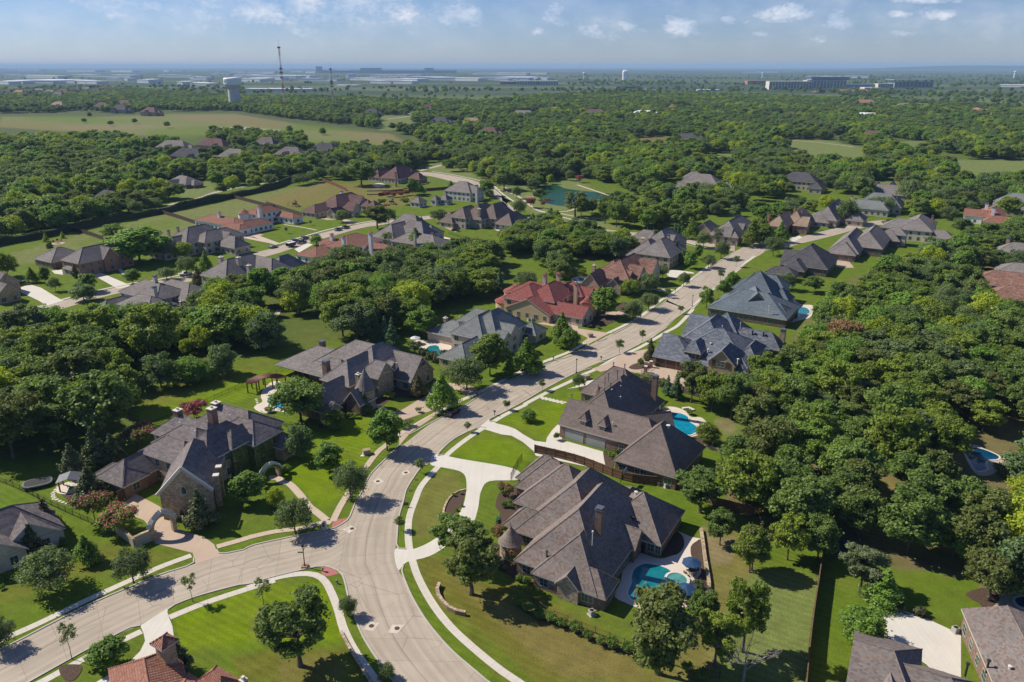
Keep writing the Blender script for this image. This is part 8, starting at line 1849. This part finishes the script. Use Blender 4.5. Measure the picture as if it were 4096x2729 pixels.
row('shrub', 'c2', [(782, 925), (830, 925)], 62, 'clipped shrub below the bay window', 'clipped shrubs at the bay window'); row('bush', 'c2', [(1095, 770)], 90, 'yellow-green low shrub before the stone gable', None, L_LIME, .5); row('bush', 'c2', [(445, 650)], 55, 'yellow shrub at the porch, left one', None, L_LIME, .5); row('bush', 'c2', [(518, 672)], 45, 'yellow shrub at the porch, right one', None, L_LIME, .6)
row('bush', 'c2', [(1240, 990), (1200, 1010)], 70, 'grey lavender-like shrub in the kerbside bed', 'grey shrubs in the kerbside bed', L_DRYT); row('bush', 'c2', [(1320, 880)], 50, 'small shrub in the bed beside the tan drive', None, L_DRYT); row('bush', 'c2', [(150, 880)], 70, 'spiky grey-green shrub on the pool terrace', None, L_DRYT, .6); row('bush', 'c2', [(1300, 420), (1360, 455), (1420, 480), (1480, 500), (1540, 480)], 95, 'dense shrub between the small blue pool and the half-timbered house', 'shrubs by the small blue pool', L_MAG, .95)
row('shrub', 'd1', [(1505, 350), (1545, 362), (1475, 325)], 48, 'little ball shrub at the foot of the golden gable', 'ball shrubs at the golden gable'); row('shrub', 'd1', [(478, 470)], 85, 'ball shrub right of the cream cottage', None); row('bush', 'd1', [(500, 500), (470, 390)], 70, 'low shrub at the corner of the cream cottage', 'low shrubs at the cottage'); row('shrub', 'd1', [(10, 800), (40, 770), (15, 840)], 50, 'small dark shrub below the cottage window', 'shrubs below the cottage window')
row('shrub', 'd4', [(900, 915)], 100, 'round dark shrub at the far court corner', None); row('shrub', 'd4', [(1335, 1045)], 90, 'ball shrub on the court edge', None, L_MAG); row('shrub', 'd4', [(1195, 1010)], 80, 'dark shrub on the court edge left of the ball', None, L_MAG); row('bush', 'c4', [(2000, 1390), (1960, 1350)], 95, 'low shrub by the deep blue pool', 'shrubs by the deep blue pool', L_DRYT)
row('bush', 'c3', [(700, 215), (770, 225), (890, 85), (960, 75)], 42, 'small shrub in the villa rock garden', 'shrubs in the villa rock garden', L_DRYT, .6); row('shrub', 'b3', [(705, 1075)], 70, 'boxy bright hedge block behind the villa lagoon', None, L_LIMEOAK, 1.0); row('bush', 'b3', [(570, 1105), (620, 1085)], 90, 'pale shrub behind the villa chimneys', 'pale shrubs behind the villa', L_DRYT); row('bush', 'b2', [(560, 1060), (600, 1070)], 45, 'ball shrub on the lawn behind the terracotta house', 'ball shrubs behind the terracotta house')
row('bush', 'b2', [(1170, 400), (1230, 405), (1290, 400), (1340, 390)], 60, 'purplish shrub along the red-brown fence', 'purplish shrubs along the fence', L_PLUM, .8); row('bush', 'b2', [(1330, 470), (1130, 470)], 70, 'green shrub on the garden lawn by the small play tower', 'shrubs by the small play tower')
# ------------------------------------------------------------------ woods
rw = random.Random(21)
RP = np.array(ROADPTS)
POND_ = [(p.x, p.y) for p in smooth(pl('b3:300,330 350,305 480,300 560,330 700,350 850,365 980,378 995,395 900,412 760,445 660,488 560,482 460,472 380,445 320,395'), 4, True)]
def pin(x, y, poly):
 c = False; n = len(poly)
 for i in range(n):
  x0, y0 = poly[i]; x1, y1 = poly[(i + 1) % n]
  if (y0 > y) != (y1 > y) and x < (x1 - x0) * (y - y0) / (y1 - y0) + x0: c = not c
 return c
def free(X, Y, r, road=True):
 if road and len(RP) and np.any((RP[:, 0] - X) ** 2 + (RP[:, 1] - Y) ** 2 < (RP[:, 2] + r * .45) ** 2): return False
 for M, L, w in RECTS:
  q = M @ Vector((X, Y, 0))
  if abs(q.x) < L + r * .55 and abs(q.y) < w + r * .55: return False
 return True
def scatter(poly, gap, jit=.35, open_=()):
 """hexagonal lattice on the ground with jitter, inside a surveyed outline"""
 G = [g('k', *q) for q in P_(poly)]; xy = [(p.x, p.y) for p in G]; O = [[(p.x, p.y) for p in [g('k', *q) for q in P_(s)]] for s in open_]
 x0, x1, y0, y1 = min(p[0] for p in xy), max(p[0] for p in xy), min(p[1] for p in xy), max(p[1] for p in xy); out = []
 j = 0; y = y0
 while y < y1:
  x = x0 + (gap / 2 if j % 2 else 0)
  while x < x1:
   X, Y = x + rw.uniform(-jit, jit) * gap, y + rw.uniform(-jit, jit) * gap
   if pin(X, Y, xy) and not any(pin(X, Y, o) for o in O) and free(X, Y, gap): out.append((X, Y))
   x += gap
  y += gap * .87; j += 1
 return out
SINGLES = [(o.location.x, o.location.y, o.scale.x * PROTO[k]['D'] / 2) for k, f in FIRST.items() for o in bpy.data.objects if o.data is None and o.name.split('.')[0] == PROTO[k]['name'] and PROTO[k]['cat'] == 'tree' and o.parent is None]
def clear(pts, r): return [p for p in pts if all((p[0] - x) ** 2 + (p[1] - y) ** 2 > (r + q * .55) ** 2 for x, y, q in SINGLES)]
WOODS = [
 ('right', '1745,835 1800,785 1830,745 1960,680 2080,620 2230,560 2420,530 2480,560 2480,1440 2330,1400 2250,1340 2080,1305 1985,1290 1890,1268 1800,1272 1745,1240 1690,1195 1660,1135 1695,1050 1720,985 1700,925 1715,870', 7.9, ('2175,1000 2340,990 2390,1060 2345,1190 2235,1205 2185,1110', '1900,1252 1985,1252 1985,1420 1900,1420', '1960,1080 2060,1080 2040,1170 1950,1160', '1775,680 1885,680 1895,745 1875,812 1795,805', '1700,1195 1740,1200 1745,1320 1690,1320'), 'oak of the dense wood right of the main street houses', 'oaks packed in the right wood', 100, (7.8, 11.5)),
 ('centre', '450,745 520,690 600,690 690,650 770,610 880,620 960,600 1080,590 1150,600 1180,660 1080,700 990,720 930,770 780,775 740,735 660,740 600,770 500,790', 8.5, ('612,742 632,735 645,765 620,775', '690,630 740,640 760,680 700,690', '1140,600 1200,600 1200,680 1130,690'), 'leafy tree in the belt of wood between the two rows of houses', 'trees in the central belt of wood', 42, (9, 13)),
 ('left', '0,770 120,750 290,770 420,760 520,785 640,775 640,805 500,810 400,850 330,880 300,920 290,1000 150,1045 -60,1060 -60,780', 8.2, ('440,850 560,800 640,830 560,900 420,930',), 'dark oak crowding the left wood behind the ivy house', 'oaks crowding the left wood', 30, (9, 13)),
 ('grove', '1330,490 1400,470 1500,490 1570,505 1680,530 1690,545 1560,545 1450,530 1380,515', 10, (), 'tall tree of the open grove beside the pond', 'trees of the pond grove', 16, (8, 11)),
]
REST = []
from mathutils import noise as mnoise
MATS = [None, None, None, 'L_LIVE', 'L_LIMEOAK', 'L_MAPLE', None, None]
for nm, poly, gap, op, lb, grp, nmax, (d0, d1) in WOODS:
 pts = clear(scatter(poly, gap, .33, op), gap * .42)
 pts.sort(key=lambda p: p[1] if abs(p[0]) < p[1] * .72 else 1e4 + p[1])
 for i, (X, Y) in enumerate(pts):
  D = rw.uniform(d0, d1)
  if i < nmax:
   k = rw.choice(['oak_a', 'oak_b', 'oak_c', 'oak_d', 'oak_a', 'oak_gap2'] if nm != 'centre' else ['oak_a', 'oak_b', 'oak_c', 'oak_d', 'lime', 'live_b', 'greyleaf'])
   m_ = rw.choice(MATS) if k.startswith('oak') else None
   if nm == 'right' and rw.random() < .012: m_ = 'L_RUST'
   tree(k, (X, Y, 0), D, lb, grp, mat=globals()[m_] if m_ else None, H=D * rw.uniform(.95, 1.25) if nm != 'grove' else D * 1.35)
  else: REST.append((X, Y, D * rw.uniform(.9, 1.1)))
# one rust-coloured tree stands out
T('oak_b', 'c4', 920, 620, 260, 'rust-brown fading oak with bare twigs in the right wood', mat=L_RUST, hh=.9)
# farther woods: past the nearest few hundred, one mass
OPEN = [s for c, a, b, s in REG if c in (FIELD, DIRT, GRAVEL, PALE) or (c in (DRY, GREEN) and min(q[1] for q in P_(s)) < 470)]
OPEN += ['0,590 180,540 390,490 560,455 720,420 860,420 960,440 1000,470 1180,505 1150,560 1080,560 900,590 760,590 560,660 400,700 0,760', '1230,424 1325,408 1450,460 1410,475 1300,480',
   '1500,560 1560,545 1720,590 1700,560 1800,540 1900,560 1850,600 1760,650 1600,700 1500,720', '180,600 400,620 420,690 200,720', '0,640 190,640 190,720 0,740', '1290,600 1400,600 1400,660 1290,660', '1140,590 1240,580 1260,650 1160,680']
far_pts = []
FARH = [(o.location.x, o.location.y) for o in bpy.data.objects if o.get('category') in ('house', 'hotel', 'building', 'shed') and o.location.y > 480]
def fronted(X, Y):
 for x, y in FARH:
  if abs(X - x) < 17 + .012 * y and -(14 + .065 * y) < Y - y < 6 and rw.random() < .93: return True
 return mnoise.noise(Vector((X * .018, Y * .012, 7.7))) > .34
def far_add(poly, gap, d0, d1):
 for X, Y in scatter(poly, gap, .42, OPEN):
  if not (Y > 480 and fronted(X, Y)): far_pts.append((X, Y, rw.uniform(d0, d1)))
far_add('-80,560 -80,330 260,322 480,345 700,350 900,350 1010,345 1300,300 1700,280 2440,270 2440,520 2250,520 2100,500 1900,440 1720,470 1640,500 1520,480 1440,440 1350,390 1200,400 1000,390 830,412 560,440 380,478 180,530', 10.2, 8.5, 14)
far_add('-80,262 -80,214 300,208 540,226 740,228 1100,240 1270,222 1440,222 1700,222 2000,236 2440,262 2440,272 1700,282 1300,302 1010,345 900,300 640,270 540,255 300,258', 11, 8.5, 14)
far_add('1130,620 1180,560 1300,520 1400,560 1480,600 1400,600 1300,580', 9, 8, 11); far_add('1640,500 1900,470 2100,520 2250,540 2100,560 1900,560 1800,520', 12, 7, 10); far_add('1080,590 1240,560 1330,580 1300,600 1240,620 1150,640', 11, 7, 10)
far_add('60,600 420,640 440,700 300,700 100,660', 22, 6, 8); far_add('1240,420 1500,470 1440,480 1240,500', 26, 6, 9); far_add('1480,650 1700,600 1640,640 1500,720', 20, 5, 7); far_add('400,500 700,440 900,440 980,480 760,560 480,640', 34, 4, 6)
far_add('1700,560 1900,600 1950,640 1800,720 1720,640', 13, 7, 9)
far_add('1060,400 1100,372 1320,372 1326,405 1230,420 1180,427 1120,420', 8.5, 10, 14); far_add('1150,650 1160,560 1240,530 1330,545 1440,575 1450,602 1400,606 1330,592 1290,602 1290,655 1200,690', 8.5, 8, 11); far_add('1330,405 1460,440 1500,470 1540,470 1500,430 1400,395', 9, 9, 12)
far_add('560,292 600,296 660,318 700,326 700,345 560,345 520,335 480,322', 9, 10, 15)
# trees dotted over the open fairways and fields
for s, n in (('1265,196 1500,194 1650,200 1650,212 1440,214 1270,206', 40), ('750,222 900,216 1090,220 1200,222 1200,228 980,232 800,240', 30), ('1900,214 2060,212 2250,220 2353,230 2353,300 2280,285 2200,262 2050,245 1950,226', 170), ('0,270 300,262 540,262 900,308 900,345 480,320 0,300', 9), ('985,375 1060,378 1140,420 1020,400', 10), ('1150,400 1000,380 980,400 1240,500 1330,525 1230,420', 22)):
 poly = [(p.x, p.y) for p in [g('k', *q) for q in P_(s)]]; xs = [p[0] for p in poly]; ys_ = [p[1] for p in poly]; k = 0
 while k < n:
  X, Y = rw.uniform(min(xs), max(xs)), rw.uniform(min(ys_), max(ys_))
  if pin(X, Y, poly):
   k += 1
   if free(X, Y, 8): far_pts.append((X, Y, rw.uniform(7, 13)))
# belts of wood on the plain out to the horizon
k = 0
while k < 7000:
 Y = 1900 * (8000 / 1900) ** rw.random(); X = rw.uniform(-.8, .8) * Y
 f = mnoise.fractal(Vector((X * .0009, Y * .0016, 3.1)), .6, 2.1, 4)
 k += 1
 kx_, ky_ = proj(X, Y)
 if f > (.02 if kx_ > 1300 else .16) and not (kx_ < 1330 and ky_ > 166 and ky_ < 200 and rw.random() < .8) and free(X, Y, 0, False): far_pts.append((X, Y, rw.uniform(10, 16)))
allp = [(x, y, d) for x, y, d in clear([(p[0], p[1], p[2]) for p in far_pts], 3.0)] if False else far_pts
allp = REST + [p for p in allp if all((p[0] - x) ** 2 + (p[1] - y) ** 2 > (2.5 + q * .6) ** 2 for x, y, q in SINGLES)] if len(far_pts) < 3000 else REST + far_pts
kinds = ['oak_a', 'oak_b', 'oak_c', 'oak_d', 'live_a', 'maple_a', 'bluegreen', 'lime', 'greyleaf']
wts = [18, 18, 14, 16, 10, 9, 6, 6, 6]
me = bpy.data.meshes.new('woodland'); n = len(allp)
me.vertices.add(n); me.vertices.foreach_set('co', np.array([(x, y, -.3) for x, y, d in allp], np.float32).ravel())
def stand(x, y):
 f = mnoise.noise(Vector((x * .011, y * .007, 1.3))); w = list(wts)
 if f > .18: w = [6, 6, 4, 6, 2, 18, 6, 12, 12]
 elif f < -.2: w = [12, 8, 20, 8, 30, 2, 14, 1, 3]
 return rw.choices(range(len(kinds)), w)[0]
ki = np.array([stand(p[0], p[1]) for p in allp])
sc = np.array([(d / PROTO[kinds[k]]['D'], d / PROTO[kinds[k]]['D'], (d * rw.uniform(.8, 1.05) if PROTO[kinds[k]]['H'] / PROTO[kinds[k]]['D'] < 1.2 else d * 1.1) / PROTO[kinds[k]]['H']) for (x, y, d), k in zip(allp, ki)], np.float32)
for nm_, ty, val in (('tscale', 'FLOAT_VECTOR', sc.ravel()), ('tkind', 'INT', ki.astype(np.int32)), ('tturn', 'FLOAT', np.array([rw.uniform(0, 6.28) for _ in allp], np.float32))):
 a_ = me.attributes.new(nm_, ty, 'POINT'); a_.data.foreach_set('vector' if ty == 'FLOAT_VECTOR' else 'value', val)
wd = bpy.data.objects.new('woodland', me); COL.objects.link(wd); tag(wd, 'far woods of dark round oaks spreading to the hazy plain', 'woodland', kind='stuff')
gt = bpy.data.node_groups.new('woodland', 'GeometryNodeTree')
gt.interface.new_socket('Geometry', in_out='INPUT', socket_type='NodeSocketGeometry'); gt.interface.new_socket('Geometry', in_out='OUTPUT', socket_type='NodeSocketGeometry')
gi, go = gt.nodes.new('NodeGroupInput'), gt.nodes.new('NodeGroupOutput'); jn = gt.nodes.new('GeometryNodeJoinGeometry'); ip = gt.nodes.new('GeometryNodeInstanceOnPoints')
for kname in reversed(kinds):
 src = [c for c in FIRST[kname].children if c.name.startswith('crown')][0] if kname in FIRST else None
 oi = gt.nodes.new('GeometryNodeObjectInfo'); oi.inputs['Object'].default_value = src; oi.inputs['As Instance'].default_value = True; oi.transform_space = 'ORIGINAL'
 gt.links.new(oi.outputs['Geometry'], jn.inputs[0])
def attr(nm_, ty):
 a_ = gt.nodes.new('GeometryNodeInputNamedAttribute'); a_.data_type = ty; a_.inputs['Name'].default_value = nm_; return a_.outputs['Attribute']
gt.links.new(gi.outputs[0], ip.inputs['Points']); gt.links.new(jn.outputs[0], ip.inputs['Instance']); ip.inputs['Pick Instance'].default_value = True
gt.links.new(attr('tkind', 'INT'), ip.inputs['Instance Index']); gt.links.new(attr('tscale', 'FLOAT_VECTOR'), ip.inputs['Scale'])
cx = gt.nodes.new('ShaderNodeCombineXYZ'); gt.links.new(attr('tturn', 'FLOAT'), cx.inputs[2]); gt.links.new(cx.outputs[0], ip.inputs['Rotation']); gt.links.new(ip.outputs[0], go.inputs[0])
wd.modifiers.new('woodland', 'NODES').node_group = gt
print('woods', len(REST), len(far_pts), 'single', len(SINGLES))
